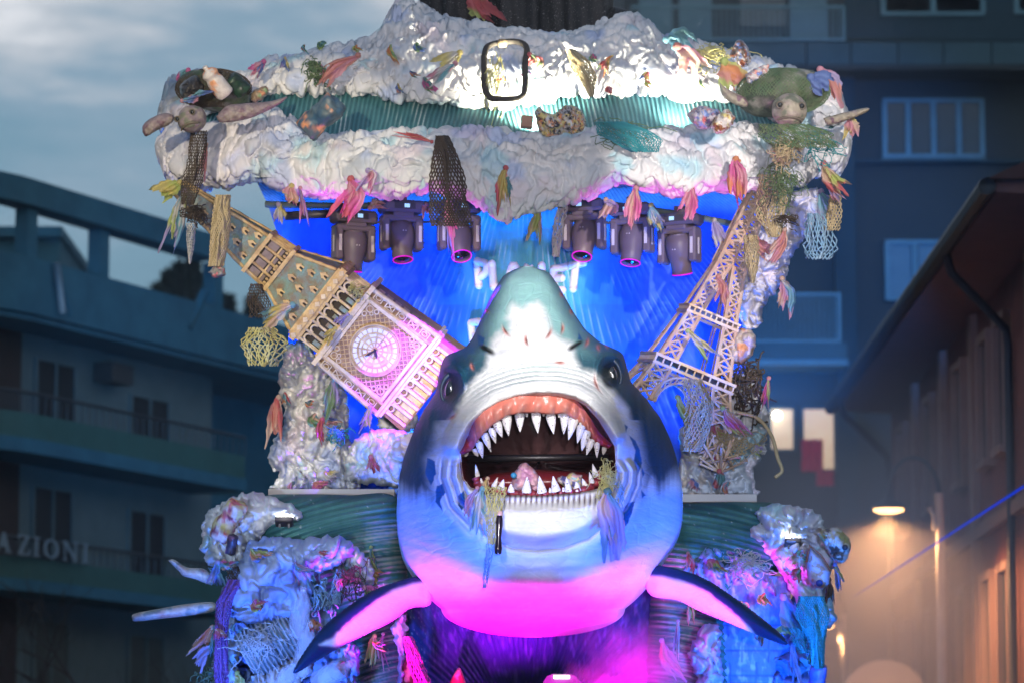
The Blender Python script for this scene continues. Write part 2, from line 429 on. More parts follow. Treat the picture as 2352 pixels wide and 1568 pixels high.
GL = {'A': [[(0, 0), (.28, 0), (.28, .06), (.2, .06), (.26, .26), (.56, .26), (.63, .06), (.54, .06), (.54, 0), (.95, 0), (.95, .06), (.86, .06), (.55, 1), (.4, 1), (.1, .06), (0, .06)]],
      'Z': [[(0, 0), (.8, 0), (.84, .3), (.76, .3), (.68, .08), (.3, .08), (.8, 1), (.04, 1), (.02, .74), (.1, .74), (.16, .92), (.52, .92)]],
      'I': [[(0, 0), (.44, 0), (.44, .07), (.32, .07), (.32, .93), (.44, .93), (.44, 1), (0, 1), (0, .93), (.12, .93), (.12, .07), (0, .07)]],
      'N': [[(0, 0), (.3, 0), (.3, .07), (.2, .07), (.2, .75), (.75, 0), (.85, 0), (.85, .93), (.95, .93), (.95, 1), (.65, 1), (.65, .93), (.75, .93), (.75, .3), (.25, 1), (0, 1), (0, .93), (.1, .9), (.1, .07), (0, .07)]]}
def onl3(px, py, off): s = ls(px, off); c = LO+LA*s+LN*off; return np.array([c[0], c[1], lz(py)])
for ch, x0, x1 in (('A', -12, 25), ('Z', 38, 68), ('I', 75, 90), ('O', 98, 134), ('N', 142, 178), ('I', 188, 202)):
    h0, h1 = 1294, 1250
    if ch == 'O':
        t = np.linspace(0, 2*PI, 20, endpoint=False); V = []
        for off in (1.5, 1.42):
            for k in (1.0, .55):
                for a in t: V.append(onl3((x0+x1)/2+(x1-x0)/2*math.cos(a)*(k if k == 1 else .55), (h0+h1)/2-(h0-h1)/2*math.sin(a)*(k if k == 1 else .8), off))
        n = 20; F = []
        for i in range(n):
            j = (i+1) % n
            F += [[i, j, n+j, n+i], [2*n+i, 3*n+i, 3*n+j, 2*n+j], [i, 2*n+i, 2*n+j, j], [n+i, n+j, 3*n+j, 3*n+i]]
        part('letter', (np.array(V), F), m_pale, pg, smooth=False)
    else:
        for g in GL[ch]:
            mxx = max(q[0] for q in g)
            A = [onl3(x0+(x1-x0)*u/mxx, h0+(h1-h0)*v, 1.5) for u, v in g]; B = [onl3(x0+(x1-x0)*u/mxx, h0+(h1-h0)*v, 1.42) for u, v in g]
            n = len(g); F = [list(range(n)), list(range(2*n-1, n-1, -1))]+[[i, n+i, n+(i+1) % n, (i+1) % n] for i in range(n)]
            part('letter', (np.array(A+B), F), m_pale, pg, smooth=False)
m_strut = mat('pale_strut', (.3, .4, .45), rough=.5)
fl = thing('flag_poles', 'pair of pale leaning poles on the left roof parapet', 'pole', onl3(135, 740, 1.35))
part('pole', seg(onl3(118, 625, 1.36), onl3(133, 735, 1.36), .07), m_strut, fl); part('pole', seg(onl3(123, 635, 1.36), onl3(152, 735, 1.36), .035), m_lc, fl)
ps = thing('support_strut', 'slanting pale strut under the far end of the roof pergola', 'strut', onl3(435, 690, 1.0))
part('pole', seg(onl3(424, 690, 1.2), onl3(462, 590, 1.2), .11), m_lc, ps)
hb = thing('penthouse', 'low rooftop hut seen through the pergola beams on the left', 'building', P(40, 640, 92))
part('wall', bxp(-60, 545, 138, 660, 92, 6), m_lc, hb, smooth=False); part('roof_edge', bxp(-60, 520, 142, 543, 91.7, 6.5), m_lc, hb, smooth=False)

def leaf_cloud(pts, size, seed):
    "many small leaf quads"
    r = np.random.default_rng(seed); n = len(pts)
    a = r.normal(size=(n, 3)); a /= np.linalg.norm(a, axis=1)[:, None]; b = np.cross(a, r.normal(size=(n, 3))); b /= np.linalg.norm(b, axis=1)[:, None]
    s = size*(.6+.8*r.random((n, 1)))
    V = np.stack([pts-a*s, pts+b*s*.45, pts+a*s, pts-b*s*.45], 1).reshape(-1, 3)
    return V, np.arange(4*n).reshape(-1, 4)
m_con = mat('conifer_green', (.03, .06, .045), rough=.8, bump=0); m_bark = mat('bark', (.05, .04, .035), rough=.9)
for k, (px, top, wd) in enumerate(((385, 632, 18), (408, 612, 20), (440, 600, 26), (478, 640, 20), (520, 690, 26), (360, 668, 16), (580, 690, 30))):
    b = P(px, 900, 130); t = P(px, top, 130); r = np.random.default_rng(k)
    n = 1500; h = r.random(n)**.7; rad = (1-h)*wd*1.6*M_(130)*np.sqrt(r.random(n))*(.75+.25*np.sin(h*40)); th = r.random(n)*2*PI
    pts = np.stack([b[0]+rad*np.cos(th), b[1]+rad*np.sin(th), b[2]+h*(t[2]-b[2])], -1)
    nm = ['tallest dark conifer', 'slim dark conifer', 'broad dark conifer', 'short dark conifer', 'half hidden conifer', 'leftmost small conifer', 'rightmost conifer'][k]
    o = thing('conifer_tree', nm+' behind the left roof, '+['second', 'third', 'fourth', 'fifth', 'sixth', 'first', 'last'][k]+' from the left', 'tree', b, 'conifers behind the left roof')
    part('crown', leaf_cloud(pts, .32, k), m_con, o, smooth=False); part('trunk', seg((b[0], b[1], 0), t-np.array([0, 0, .8]), .12), m_bark, o)

# bare street tree in front of the left block
bt = thing('bare_tree', 'leafless street tree with thin dark branches at lower left', 'tree', P(160, 1972, 68)*np.array([1, 1, 0]))
rb = random.Random(5); LB = []
def grow(p, d, L, r, lev):
    pts = [p]; q = p
    for i in range(5):
        d = d+np.array([rb.uniform(-.18, .18), rb.uniform(-.18, .18), rb.uniform(-.05, .13)]); d = d/np.linalg.norm(d); q = q+d*L/5; pts.append(q)
    LB.append(tube(pts, np.linspace(r, r*.6, 6), 6 if lev < 2 else 4))
    if lev < 5:
        for k in range(3 if lev < 3 else 2):
            i = rb.choice((3, 4, 5)); a = rb.uniform(0, 2*PI); nd = d*rb.uniform(.6, 1)+np.array([math.cos(a), math.sin(a), rb.uniform(.1, .5)])*.75
            grow(pts[i], nd/np.linalg.norm(nd), L*rb.uniform(.62, .82), r*.55, lev+1)
grow(np.array(P(160, 1972, 68)*np.array([1, 1, 0])), np.array([0, 0, 1.]), 3.0, .11, 0)
part('trunk', LB[0], m_bark, bt); part('branches', merge(*LB[1:]), m_bark, bt, kind='stuff')

# ---------------- block across the end of the street
m_bw = mat('back_plaster_brown', (.05, .066, .07), (.034, .052, .06), rough=.9, ns=.8)
m_bt = mat('back_plaster_slate', (.03, .07, .09), rough=.9, ns=.8)
m_bs = mat('back_concrete', (.06, .13, .155), rough=.9, ns=1.2)
m_bf = mat('pale_frame', (.13, .29, .34), rough=.5, bump=0)
m_bsh = mat('roller_shutter', (.15, .28, .33), (.10, .2, .25), rough=.6, ns=1, stretch=(1, 1, 40), amt=.9)
m_bgl = mat('night_glass', (.02, .06, .08), rough=.1, spec=.7, bump=0)
m_warm = mat('lit_room', (.8, .7, .5), emit=(1, .66, .36), es=.5, bump=0)
m_bulb = mat('bulb', (1, 1, 1), emit=(1, .9, .72), es=9, bump=0)
m_red = mat('red_cloth', (.75, .02, .09), rough=.9, ns=3)
bb = thing('apartment_building', 'tall dark apartment block with balconies closing the street behind on the right', 'building', P(1900, 1972, 90)*np.array([1, 1, 0]))
part('wall', bxp(1440, -260, 2700, 2200, 90, 12), m_bw, bb, smooth=False)
part('wall_recess', bxp(1942, -260, 2700, 94, 89.93, .05), m_bt, bb, smooth=False)
for k, (x0, x1) in enumerate(((1440, 1850), (1854, 1952), (1956, 2061), (2065, 2165), (2169, 2276), (2280, 2420))):
    part('slab_panel', bxp(x0, 97, x1, 148, 88.6, 1.35), m_bs, bb, smooth=False)
part('slab_soffit', bxp(1440, 149, 2420, 160, 88.62, 1.3), m_bw, bb, smooth=False)
def railing(par, x0, x1, y0, y1, Y, n):
    r = part('railing', merge(bxp(x0, y0, x1, y0+7, Y, .06), bxp(x0, y1-6, x1, y1, Y, .06)), m_bf, par, smooth=False)
    for k in range(n+1): part('bar', bxp(x0+(x1-x0)*k/n-1.2, y0+7, x0+(x1-x0)*k/n+1.2, y1-6, Y+.015, .03), m_bf, r, smooth=False)
    part('post', bxp(x1-3, y0, x1+3, y1, Y-.01, .08), m_bf, r, smooth=False)
railing(bb, 1450, 1938, 12, 94, 88.55, 40)
railing(bb, 1700, 1928, 672, 786, 88.55, 20)
part('balcony_slab', bxp(1600, 787, 1945, 822, 88.5, 1.45), m_bs, bb, smooth=False)
part('balcony_edge', bxp(1600, 823, 1948, 838, 88.55, 1.4), m_bf, bb, smooth=False)
part('pier', bxp(1936, 160, 1962, 2200, 89.6, .5), m_bt, bb, smooth=False)
part('ledge', bxp(1962, 366, 2420, 374, 89.8, .25), m_bt, bb, smooth=False)
part('door', bxp(1814, -40, 1898, 94, 89.9, .08), m_bsh, bb, smooth=False)
part('shutter', bxp(1700, -40, 1806, 60, 89.9, .08), m_bgl, bb, smooth=False)
for x0 in (1468, 1560): part('shutter', bxp(x0, -40, x0+75, 94, 89.9, .08), m_bsh, bb, smooth=False)
def b_window(x0, y0, x1, y1, n, sh=False):
    w = part('window', merge(bxp(x0, y0, x1, y0+9, 89.86, .12), bxp(x0, y1-9, x1, y1, 89.86, .12), bxp(x0, y0+9, x0+9, y1-9, 89.86, .12), bxp(x1-9, y0+9, x1, y1-9, 89.86, .12),
             *[bxp(x0+(x1-x0)*k/n-5, y0+9, x0+(x1-x0)*k/n+5, y1-9, 89.87, .1) for k in range(1, n)]), m_bf, bb, smooth=False)
    for k in range(n):
        a = x0+(x1-x0)*k/n+9; b = x0+(x1-x0)*(k+1)/n-9
        part('pane', bxp(a, y0+9, b, y1-9, 89.93, .03), m_bsh if sh else m_bgl, w, smooth=False)
    if not sh: part('sill', bxp(x0-6, y1, x1+6, y1+7, 89.75, .3), m_bs, w, smooth=False)
b_window(2028, 226, 2261, 363, 4)
b_window(2024, -120, 2262, 36, 2, True)
b_window(2034, 551, 2170, 690, 2, True)
b_window(2330, -120, 2440, 32, 2, True)
for k, (x0, y0, x1, y1) in enumerate(((1772, 938, 1822, 1030), (1846, 938, 1916, 1076))):
    w = part('window', bxp(x0, y0, x1, y1, 89.94, .03), m_warm, bb, smooth=False, label='lit window with warm cream glow')
    part('frame', merge(bxp(x0-6, y0-6, x0, y1+6, 89.86, .1), bxp(x1, y0-6, x1+6, y1+6, 89.86, .1), bxp(x0, y0-6, x1, y0, 89.86, .1), bxp(x0, y1, x1, y1+6, 89.86, .1)), m_bs, w, smooth=False)
solo('wall_lamp', ell(P(1785, 953, 89.7), (.1, .1, .1), 12, 8), m_bulb, 'small round white lamp glowing in the lit left-hand window', 'lamp')
def cloth_np(x0, y0, x1, y1, Y, seed, nx=16, ny=16, amp=.05):
    u, v = np.meshgrid(np.linspace(0, 1, nx), np.linspace(0, 1, ny), indexing='ij')
    X = P(x0+(x1-x0)*u+6*pn(np.stack([u*2, v*3, u*0+seed], -1)), y0+(y1-y0)*v, Y); X[..., 1] += amp*np.sin(u*14+v*2+seed)
    return X.reshape(-1, 3), gfaces(nx, ny)
solo('hanging_cloth', cloth_np(1840, 1008, 1890, 1082, 88.9, 3), m_red, 'red cloth hung out to dry before the lit windows', 'cloth')
solo('hanging_cloth', cloth_np(1875, 1080, 1915, 1115, 88.9, 8), m_red, 'smaller dim red cloth hanging below the lit windows', 'cloth')

# ---------------- red house along the right side of the street
m_rw = mat('red_plaster', (.22, .07, .055), (.15, .05, .045), rough=.9, ns=1.5, amt=.8)
m_rp = mat('pilaster_plaster', (.32, .2, .17), rough=.9, ns=2)
m_rs = mat('soffit_paint', (.20, .10, .09), (.15, .08, .075), rough=.8, ns=2)
m_gut = mat('dark_gutter', (.03, .04, .05), rough=.5)
m_tile = mat('roof_tile', (.10, .05, .045), rough=.9, ns=6)
rh = thing('townhouse', 'red plastered house with wide eaves receding along the right kerb', 'building', (8, 45, 0))
XW = 8.0
part('wall', box((XW+3, 67, 5.6), (6, 27, 11.2)), m_rw, rh, smooth=False)
part('soffit', (np.array([[6.85, 53.6, 11.05], [6.85, 80.3, 11.05], [XW+.02, 80.3, 11.0], [XW+.02, 53.6, 11.0], [6.85, 53.6, 11.2], [6.85, 80.3, 11.2], [XW+.02, 80.3, 11.3], [XW+.02, 53.6, 11.3]]),
     [[0, 1, 2, 3], [4, 7, 6, 5], [0, 4, 5, 1], [1, 5, 6, 2], [0, 3, 7, 4]]), m_rs, rh, smooth=False)
roof = part('roof', (np.array([[6.7, 53.5, 11.22], [6.7, 80.5, 11.22], [11, 80.5, 13.2], [11, 53.5, 13.2], [14.2, 53.5, 11.3], [14.2, 80.5, 11.3]]), [[0, 3, 2, 1], [3, 4, 5, 2], [0, 4, 3], [1, 2, 5], [0, 1, 5, 4]]), m_tile, rh, smooth=False)
part('gutter', tube([(6.72, 53.5, 11.12), (6.72, 80.5, 11.12)], .13, 8), m_gut, rh)
for yy in (60.6, 80):
    part('downpipe', tube([(6.75, yy-1.5, 11.05), (6.85, yy-1.4, 10.75), (7.85, yy-.1, 10.05), (7.9, yy, 9.8), (7.9, yy, .3)], .07, 7), m_gut, rh)
for yy in (70.3, 75.2, 65.6, 58.2): part('pilaster', box((XW-.06, yy, 5.5), (.14, .45, 10.95)), m_rp, rh, smooth=False)
for z0, z1 in ((8.3, 10.3), (4.2, 6.3), (.6, 2.6)):
    for yy in (63.9, 61.7, 67.6, 72.6, 77.6, 56):
        w = part('window', box((XW-.01, yy, (z0+z1)/2), (.06, 1.15, z1-z0)), m_bgl, rh, smooth=False)
        part('frame', merge(box((XW-.06, yy-.65, (z0+z1)/2), (.16, .14, z1-z0+.28)), box((XW-.06, yy+.65, (z0+z1)/2), (.16, .14, z1-z0+.28)), box((XW-.06, yy, z1+.07), (.15, 1.16, .14)), box((XW-.09, yy, z0-.07), (.22, 1.16, .12))), m_rp, w, smooth=False)
part('string_course', box((XW-.05, 67, 7.2), (.14, 26.9, .22)), m_rp, rh, smooth=False)

# ---------------- street lamps
m_post = mat('lamp_post_grey', (.62, .58, .54), rough=.5, metal=0, ns=6)
m_lens = mat('sodium_lens', (1, .8, .5), emit=(1, .52, .20), es=6, bump=0)
def street_lamp(px, lampx, lampy, Y, label, e, parts=True):
    b = P(px, 1972, Y)*np.array([1, 1, 0]); hd = P(lampx, lampy, Y)
    o = thing('street_lamp', label, 'street lamp', b, 'lamps along the right kerb'); zt = hd[2]
    part('post', tube([(b[0], Y, 0), (b[0], Y, 1.2), (b[0], Y, 1.25), (b[0], Y, zt+.25)], [.12, .11, .085, .07], 10), m_post, o)
    part('collar', xf(lathe([(.09, 0), (.12, .03), (.12, .1), (.09, .13)], 12), None, (b[0], Y, zt-3.2)), m_post, o)
    dx = b[0]-hd[0]; t = np.linspace(0, PI, 16)
    part('arm', tube([(b[0]-dx/2+dx/2*math.cos(a), Y, zt+.2+.62*math.sin(a)) for a in t], .035, 8), m_gut, o)
    h = part('head', xf(lathe([(.04, .24), (.07, .2), (.12, .12), (.27, .05), (.29, .0), (.26, -.01)], 20), None, hd), m_gut, o)
    part('lens', xf(lathe([(.25, 0), (.24, -.05), (.14, -.085), (.02, -.095)], 20), None, hd), m_lens, h)
    part('bracket', tube([(b[0]-.16, Y, zt+.02), (b[0]-.09, Y, zt-.12), (b[0]-.08, Y, zt-.35)], [.05, .04, .05], 6), m_post, o)
    l = bpy.data.lights.new('street_lamp_light', 'SPOT'); lo = bpy.data.objects.new('street_lamp_light', l); C.objects.link(lo)
    l.energy = e; l.color = (1, .48, .20); l.shadow_soft_size = .2; l.spot_size = math.radians(165); l.spot_blend = .5
    lo.location = (hd[0], hd[1], hd[2]-.14); lo.parent = None
street_lamp(2170, 2041, 1166, 62, 'curved arm street lamp glowing orange, nearest lamp on the right', 2000)
street_lamp(1946, 1890, 1434, 86, 'farther orange street lamp partly hidden behind the float foam', 2000)
m_sign = mat('pale_sign_back', (.62, .5, .44), rough=.5, ns=2, stretch=(6, 1, .3), amt=.3)
rs = thing('round_sign', 'large pale round sign catching orange light at the bottom right', 'sign', P(2032, 1972, 68)*np.array([1, 1, 0]))
c_ = P(2032, 1618, 68); R_ = 104*M_(68)
part('disc', xf(lathe([(0.01, -.02), (R_*.96, -.02), (R_, 0), (R_*.96, .02), (.01, .02)], 48, 'y'), None, c_), m_sign, rs)
part('post', seg((c_[0], 68.08, 0), (c_[0], 68.08, c_[2]), .045, 8), m_post, rs)

# ---------------- unseen house rows, added beside and behind the crowd to shade the float
m_ow = mat('street_plaster', (.12, .11, .10), (.08, .075, .07), rough=.9, ns=.8)
for lb_, c0, sz, face in (('plain five storey house row added out of view behind the crowd to block sky light', (0, -32, 9), (70, 10, 18), 'y'), ('plain house row added out of view on the left kerb to block sky light', (-27, 12, 8), (10, 70, 16), 'x'), ('plain house row added out of view on the right kerb to block sky light', (19.5, 10, 7), (10, 74, 14), '-x')):
    hr = thing('added_house_row', lb_, 'building', (c0[0], c0[1], 0)); part('wall', box(c0, sz), m_ow, hr, smooth=False)
    part('roof', box((c0[0], c0[1], c0[2]+sz[2]/2+.35), (sz[0]+.8, sz[1]+.8, .7)), m_tile, hr, smooth=False)
    for fl in range(4):
        for k in range(12):
            t = (k-5.5)*5.2; z = 2.2+fl*3.6
            if face == 'y': part('window', box((t, c0[1]+sz[1]/2+.02, z), (1.2, .1, 1.7)), m_bgl, hr, smooth=False)
            else: part('window', box((c0[0]+(sz[0]/2+.02)*(1 if face == 'x' else -1), c0[1]+t, z), (.1, 1.2, 1.7)), m_bgl, hr, smooth=False)
# ================================================================== SHARK
def SX(c): return 882+0.586*np.asarray(c, float)
def SY(c): return 588+0.586*np.asarray(c, float)
SHY = 38.6
sil_l = [(42, 545), (55, 505), (75, 470), (110, 446), (160, 418), (240, 383), (320, 348), (360, 318), (374, 285), (383, 248), (400, 234), (430, 222), (530, 204), (610, 150), (720, 100), (830, 65), (960, 50), (1080, 50), (1200, 72), (1280, 128), (1370, 200), (1440, 315), (1470, 400), (1484, 480), (1490, 550)]
sil_r = [(42, 575), (55, 632), (75, 655), (130, 692), (220, 742), (290, 790), (340, 850), (358, 890), (372, 926), (390, 940), (430, 952), (490, 966), (560, 1030), (640, 1090), (760, 1140), (900, 1170), (1040, 1172), (1120, 1152), (1200, 1095), (1280, 1050), (1370, 965), (1440, 860), (1470, 770), (1486, 670), (1492, 600)]
MOUTH = [(302, 772), (322, 715), (352, 662), (400, 612), (450, 580), (520, 556), (600, 544), (680, 546), (745, 560), (790, 585), (840, 640), (875, 695), (903, 742), (908, 800), (906, 860), (880, 895), (820, 915), (740, 928), (600, 936), (480, 934), (400, 925), (340, 905), (312, 870), (304, 820)]
HEADP = [(560, 20), (640, 40), (760, 240), (870, 350), (940, 380), (962, 490), (950, 600), (965, 740), (1012, 830), (1008, 900), (965, 1000), (880, 1080), (760, 1135), (600, 1152), (450, 1132), (330, 1080), (245, 985), (207, 870), (212, 800), (226, 735), (215, 640), (205, 530), (222, 420), (300, 370), (400, 200), (480, 60)]
CHIN = [(330, 930), (480, 950), (600, 952), (740, 945), (870, 915), (905, 960), (880, 1040), (800, 1105), (700, 1140), (600, 1150), (500, 1140), (400, 1090), (330, 1010), (318, 960)]
WHITE = [(505, 192), (520, 200), (545, 215), (560, 198), (600, 185), (622, 205), (640, 250), (648, 290), (690, 330), (735, 345), (742, 400), (770, 450), (815, 455), (870, 505), (905, 545), (950, 600), (966, 690), (1000, 860), (1003, 905), (985, 960), (1012, 950), (1036, 905), (1075, 935), (1125, 900), (1180, 850), (1250, 1500), (500, 1600), (0, 1500), (0, 900), (60, 915), (110, 950), (160, 945), (190, 975), (212, 930), (205, 860), (195, 800), (222, 760), (235, 680), (290, 610), (330, 520), (370, 470), (405, 440), (412, 395), (430, 330), (448, 305), (495, 300), (498, 255), (485, 245)]
_ty = np.arange(0, 1602, 2.0)
def _tab(pts, sig):
    a = np.interp(_ty, [p[0] for p in pts], [p[1] for p in pts]); k = np.exp(-.5*(np.arange(-60, 61)*2/sig)**2); k /= k.sum()
    return np.convolve(np.pad(a, 60, 'edge'), k, 'valid')
def _blend(pts, s1, s2, y0, y1):
    a, b = _tab(pts, s1), _tab(pts, s2); t = ss(y0, y1, _ty); return a*(1-t)+b*t
XL_T = _blend(sil_l, 7, 32, 560, 700); XR_T = _blend(sil_r, 7, 32, 560, 700)
D0_T = _tab(list(zip([0, 30, 42, 60, 110, 200, 300, 420, 520, 640, 800, 940, 1060, 1180, 1260, 1340, 1420, 1470, 1492, 1600], [.0, .0, .12, .32, .55, .8, 1.0, 1.2, 1.4, 1.42, 1.45, 1.5, 1.55, 1.5, 1.38, 1.15, .75, .38, .1, 0])), 22)
_c = (XL_T+XR_T)/2; _w = (XR_T-XL_T)/2; _wb = np.interp(1380, _ty, _w); _cb = np.interp(1380, _ty, _c)
_rt = np.sqrt(np.clip(1-((_ty-1380)/112.5)**2, .0006, 1)); _lo = _ty > 1380
_w = np.where(_lo, _wb*_rt, _w); _c = np.where(_lo, _cb+(588-_cb)*((_ty-1380)/112).clip(0, 1), _c); XL_T = _c-_w; XR_T = _c+_w
_tu = MOUTH[:13]
LIPP = [(300, 772), (285, 781), (260, 783), (234, 770), (222, 738), (234, 690), (258, 640), (300, 580), (400, 510), (600, 470), (800, 510), (880, 580), (928, 632), (953, 690), (948, 720), (926, 735), (905, 738)]+_tu[::-1][1:]
def shark_d(x, y, fine=True):
    "front relief of the shark in metres at sculpt coordinates"
    xl = np.interp(y, _ty, XL_T); xr = np.interp(y, _ty, XR_T)
    c = (xl+xr)/2; w = (xr-xl)/2+1e-6; u = np.clip((x-c)/w, -1, 1)
    D0 = np.interp(y, _ty, D0_T)
    base = D0*np.sqrt(np.clip(1-u*u, 0, 1))**np.interp(y, [0, 300, 500, 1500], [.9, .9, 1, 1])
    h = sdf(HEADP, x, y)
    d = base + 0.22*ss(-6, 70, h)*ss(120, 420, y)
    m = sdf(MOUTH, x, y)       # positive inside the mouth
    up = ss(800, 740, y)
    # thick upper lip, rounded towards the mouth
    dist = -m
    d = d + up*0.20*np.exp(-((dist-32)/46.)**2) - up*0.14*ss(14, -6, dist)
    # wrinkles above the lip, parallel to it
    wm = ss(40, 60, dist)*ss(150, 110, dist)*np.exp(-((x-600)/205.)**2)*ss(620, 540, y)
    d = d + 0.022*wm*np.cos(dist*2*PI/17.5+1.2*pn(np.stack([x/90, y/60, x*0], -1)))
    # jowl lobes at the ends of the lip
    for jx, jy in ((256, 738), (920, 700)):
        d = d + 0.10*np.exp(-((x-jx)/30.)**2-((y-jy)/44.)**2)
    d = d + 0.15*ss(-2, 26, sdf(LIPP, x, y))*ss(560, 650, y)
    # cheek pouch folds following the outline of the head
    mk = ss(775, 830, y)*ss(1120, 1000, y)*ss(-4, 14, h)*ss(120, 85, h)*ss(230, 280, np.abs(x-606))
    d = d + mk*(0.05*np.cos(h*2*PI/36.+.9*pn(np.stack([x/80, y/110, x*0], -1)))+.03)
    # chin
    ch = sdf(CHIN, x, y)
    d = d + 0.16*ss(-4, 55, ch)
    d = d + 0.018*np.cos(x*2*PI/21.+.4*np.sin(y/30.))*np.exp(-((y-(955+.00007*(x-610)**2))/26.)**2)*ss(300, 360, x)*ss(925, 870, x)
    d = d - 0.05*np.exp(-((ch+3)/7.)**2)*ss(1000, 1080, y)
    # lower lip rim
    d = d + 0.05*np.exp(-((dist-14)/14.)**2)*ss(840, 930, y)
    # eye sockets and brow
    for ex, ey, sg in ((258, 515, -1), (888, 462, 1)):
        rx, ry = (x-ex)/34., (y-ey)/56.
        rr = rx*rx+ry*ry
        d = d - 0.20*np.exp(-rr*1.2) + 0.09*np.exp(-((np.sqrt(rr)-1.55)/.32)**2)*ss(40, -40, y-ey)
        d = d + 0.16*np.exp(-((x-ex-sg*20)/55.)**2-((y-ey+85)/45.)**2)
    # nostrils
    for nx, ny, an in ((402, 368, 28), (752, 350, -32)):
        ca, sa = math.cos(math.radians(an)), math.sin(math.radians(an)); a = (x-nx)*ca+(y-ny)*sa; b = -(x-nx)*sa+(y-ny)*ca
        d = d - 0.10*np.exp(-(a/30.)**4-(b/7.5)**2) + 0.045*np.exp(-(a/34.)**4-((b+17)/9.)**2)
    # scars
    for qx, qy, an, L in SCARS:
        ca, sa = math.cos(math.radians(an)), math.sin(math.radians(an)); a = (x-qx)*ca+(y-qy)*sa; b = -(x-qx)*sa+(y-qy)*ca+.006*a*a
        d = d - 0.035*np.exp(-(a/L)**2-(b/3.2)**2)
    # body folds beside the head and gentle hollows
    for ox in (985, 1010, 170, 195):
        d = d + 0.025*np.exp(-((x-ox-(0.12 if ox > 600 else -.12)*(y-500))/12.)**2)*ss(470, 560, y)*ss(760, 660, y)
    for k, (yy, amp) in enumerate(((1215, .02), (1262, .014), (1180, .014))):
        d = d + amp*np.cos((y-yy-.00022*(x-610)**2*-1)/16.)*np.exp(-((y-yy+.00035*(x-610)**2)/22.)**2)
    if fine:
        q = np.stack([x/60., y/60., x*0], -1)
        d = d + 0.014*fbm(q, 3, 4)*ss(0, .3, 1-np.abs(u))
        w1, w2 = wor(np.stack([x/75., y/46., x*0+.3], -1)+.35*np.stack([pn(q), pn(q, 3), x*0], -1), 5); d = d - (.007*np.exp(-((w2-w1)/.05)**2)-.004*(w2-w1))*ss(0, .25, 1-np.abs(u))
    return d
SCARS = [(475, 295, 55, 20), (557, 330, 80, 20), (647, 305, -60, 20), (699, 285, -85, 17), (690, 416, 0, 17), (346, 432, 70, 12), (832, 500, 70, 26), (795, 338, -70, 15), (268, 628, -35, 14), (842, 358, 85, 10), (875, 350, 80, 9), (418, 150, 45, 9), (403, 214, 35, 9), (697, 152, 60, 9), (735, 218, 80, 9)]
nR, nC = 520, 440
_lv = np.linspace(0, 1, nR); vv = 42+(1492-42)*(_lv+.02*np.sin(_lv*PI*2)*0)
vv = np.where(_lv > .92, 1492-(1492-vv)*(1-.0*_lv), vv)
th = np.linspace(-1, 1, nC)
uu = np.sin(th*PI/2)*.6+th*.4
XL = np.interp(vv, _ty, XL_T); XR = np.interp(vv, _ty, XR_T)
GX = ((XL+XR)/2)[:, None]+((XR-XL)/2)[:, None]*uu[None]; GY = np.repeat(vv[:, None], nC, 1)
md = sdf(MOUTH, GX, GY)
e = .5
gx = sdf(MOUTH, GX+e, GY)-sdf(MOUTH, GX-e, GY); gy = sdf(MOUTH, GX, GY+e)-sdf(MOUTH, GX, GY-e); gn = np.hypot(gx, gy)+1e-9
snap = (md > -1.2) & (md < 3.2)
GX2 = np.where(snap, GX-gx/gn*md, GX); GY2 = np.where(snap, GY-gy/gn*md, GY)
Dd = shark_d(GX2, GY2)
u2 = np.abs(uu)[None]
Fv = P(SX(GX2), SY(GY2), SHY-Dd)
Bv = P(SX(GX), SY(GY), SHY+.01+1.7*np.sqrt(np.clip(1-u2**2, 0, 1))*np.interp(GY, [42, 200, 400, 900, 1300, 1492], [.03, .12, .5, 1, .8, .1]))
F1 = gfaces(nR, nC)
cent = md.ravel()[F1]
F1 = F1[~(cent > -1.3+0).all(1) | (cent.min(1) < 0)]
F1 = F1[(md.ravel()[F1].max(1) < 3.3)]
off = nR*nC
I = np.arange(nR-1)
rimL = np.stack([I*nC, (I+1)*nC, (I+1)*nC+off, I*nC+off], -1); rimR = np.stack([I*nC+nC-1, I*nC+nC-1+off, (I+1)*nC+nC-1+off, (I+1)*nC+nC-1], -1)
J = np.arange(nC-1)
capT = np.stack([J, J+off, J+1+off, J+1], -1); b0 = (nR-1)*nC; capB = np.stack([b0+J, b0+J+1, b0+J+1+off, b0+J+off], -1)
F_all = np.concatenate([F1, gfaces(nR, nC)[:, ::-1]+off, rimL, rimR, capT, capB])[:, ::-1]
# ---- paint
wob = 9*pn(np.stack([GX/26, GY/26, GX*0], -1))+5*pn(np.stack([GX/9, GY/9, GX*0], -1), 3)
drip = (34*pn(np.stack([GX/17, GY/240, GX*0], -1), 6)+16*pn(np.stack([GX/6, GY/160, GX*0], -1), 7))*ss(780, 880, GY)
wsd = sdf(WHITE, GX+wob*.5, GY+wob+drip)
soft = np.where(GY < 640, 26, 64)
wm_ = ss(-soft, soft*.5, wsd)[..., None]
brush = (.5+.5*pn(np.stack([GX/14, GY/150, GX*0], -1), 9))[..., None]
teal = np.array([.28, .52, .50]); navy = np.array([.006, .026, .05]); navy2 = np.array([.003, .06, .12])
dark = lerp(navy, navy2, brush)
tm = (ss(420, 250, GY)*1.0)[..., None]
grey = np.array([.06, .16, .20])
ed = np.clip(1-np.abs(uu)[None], 0, 1)
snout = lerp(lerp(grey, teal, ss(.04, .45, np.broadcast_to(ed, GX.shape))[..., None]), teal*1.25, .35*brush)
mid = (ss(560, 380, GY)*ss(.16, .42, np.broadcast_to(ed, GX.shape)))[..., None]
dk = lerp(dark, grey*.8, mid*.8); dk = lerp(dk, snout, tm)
white = np.array([.80, .80, .79])*np.ones(GX.shape+(1,))
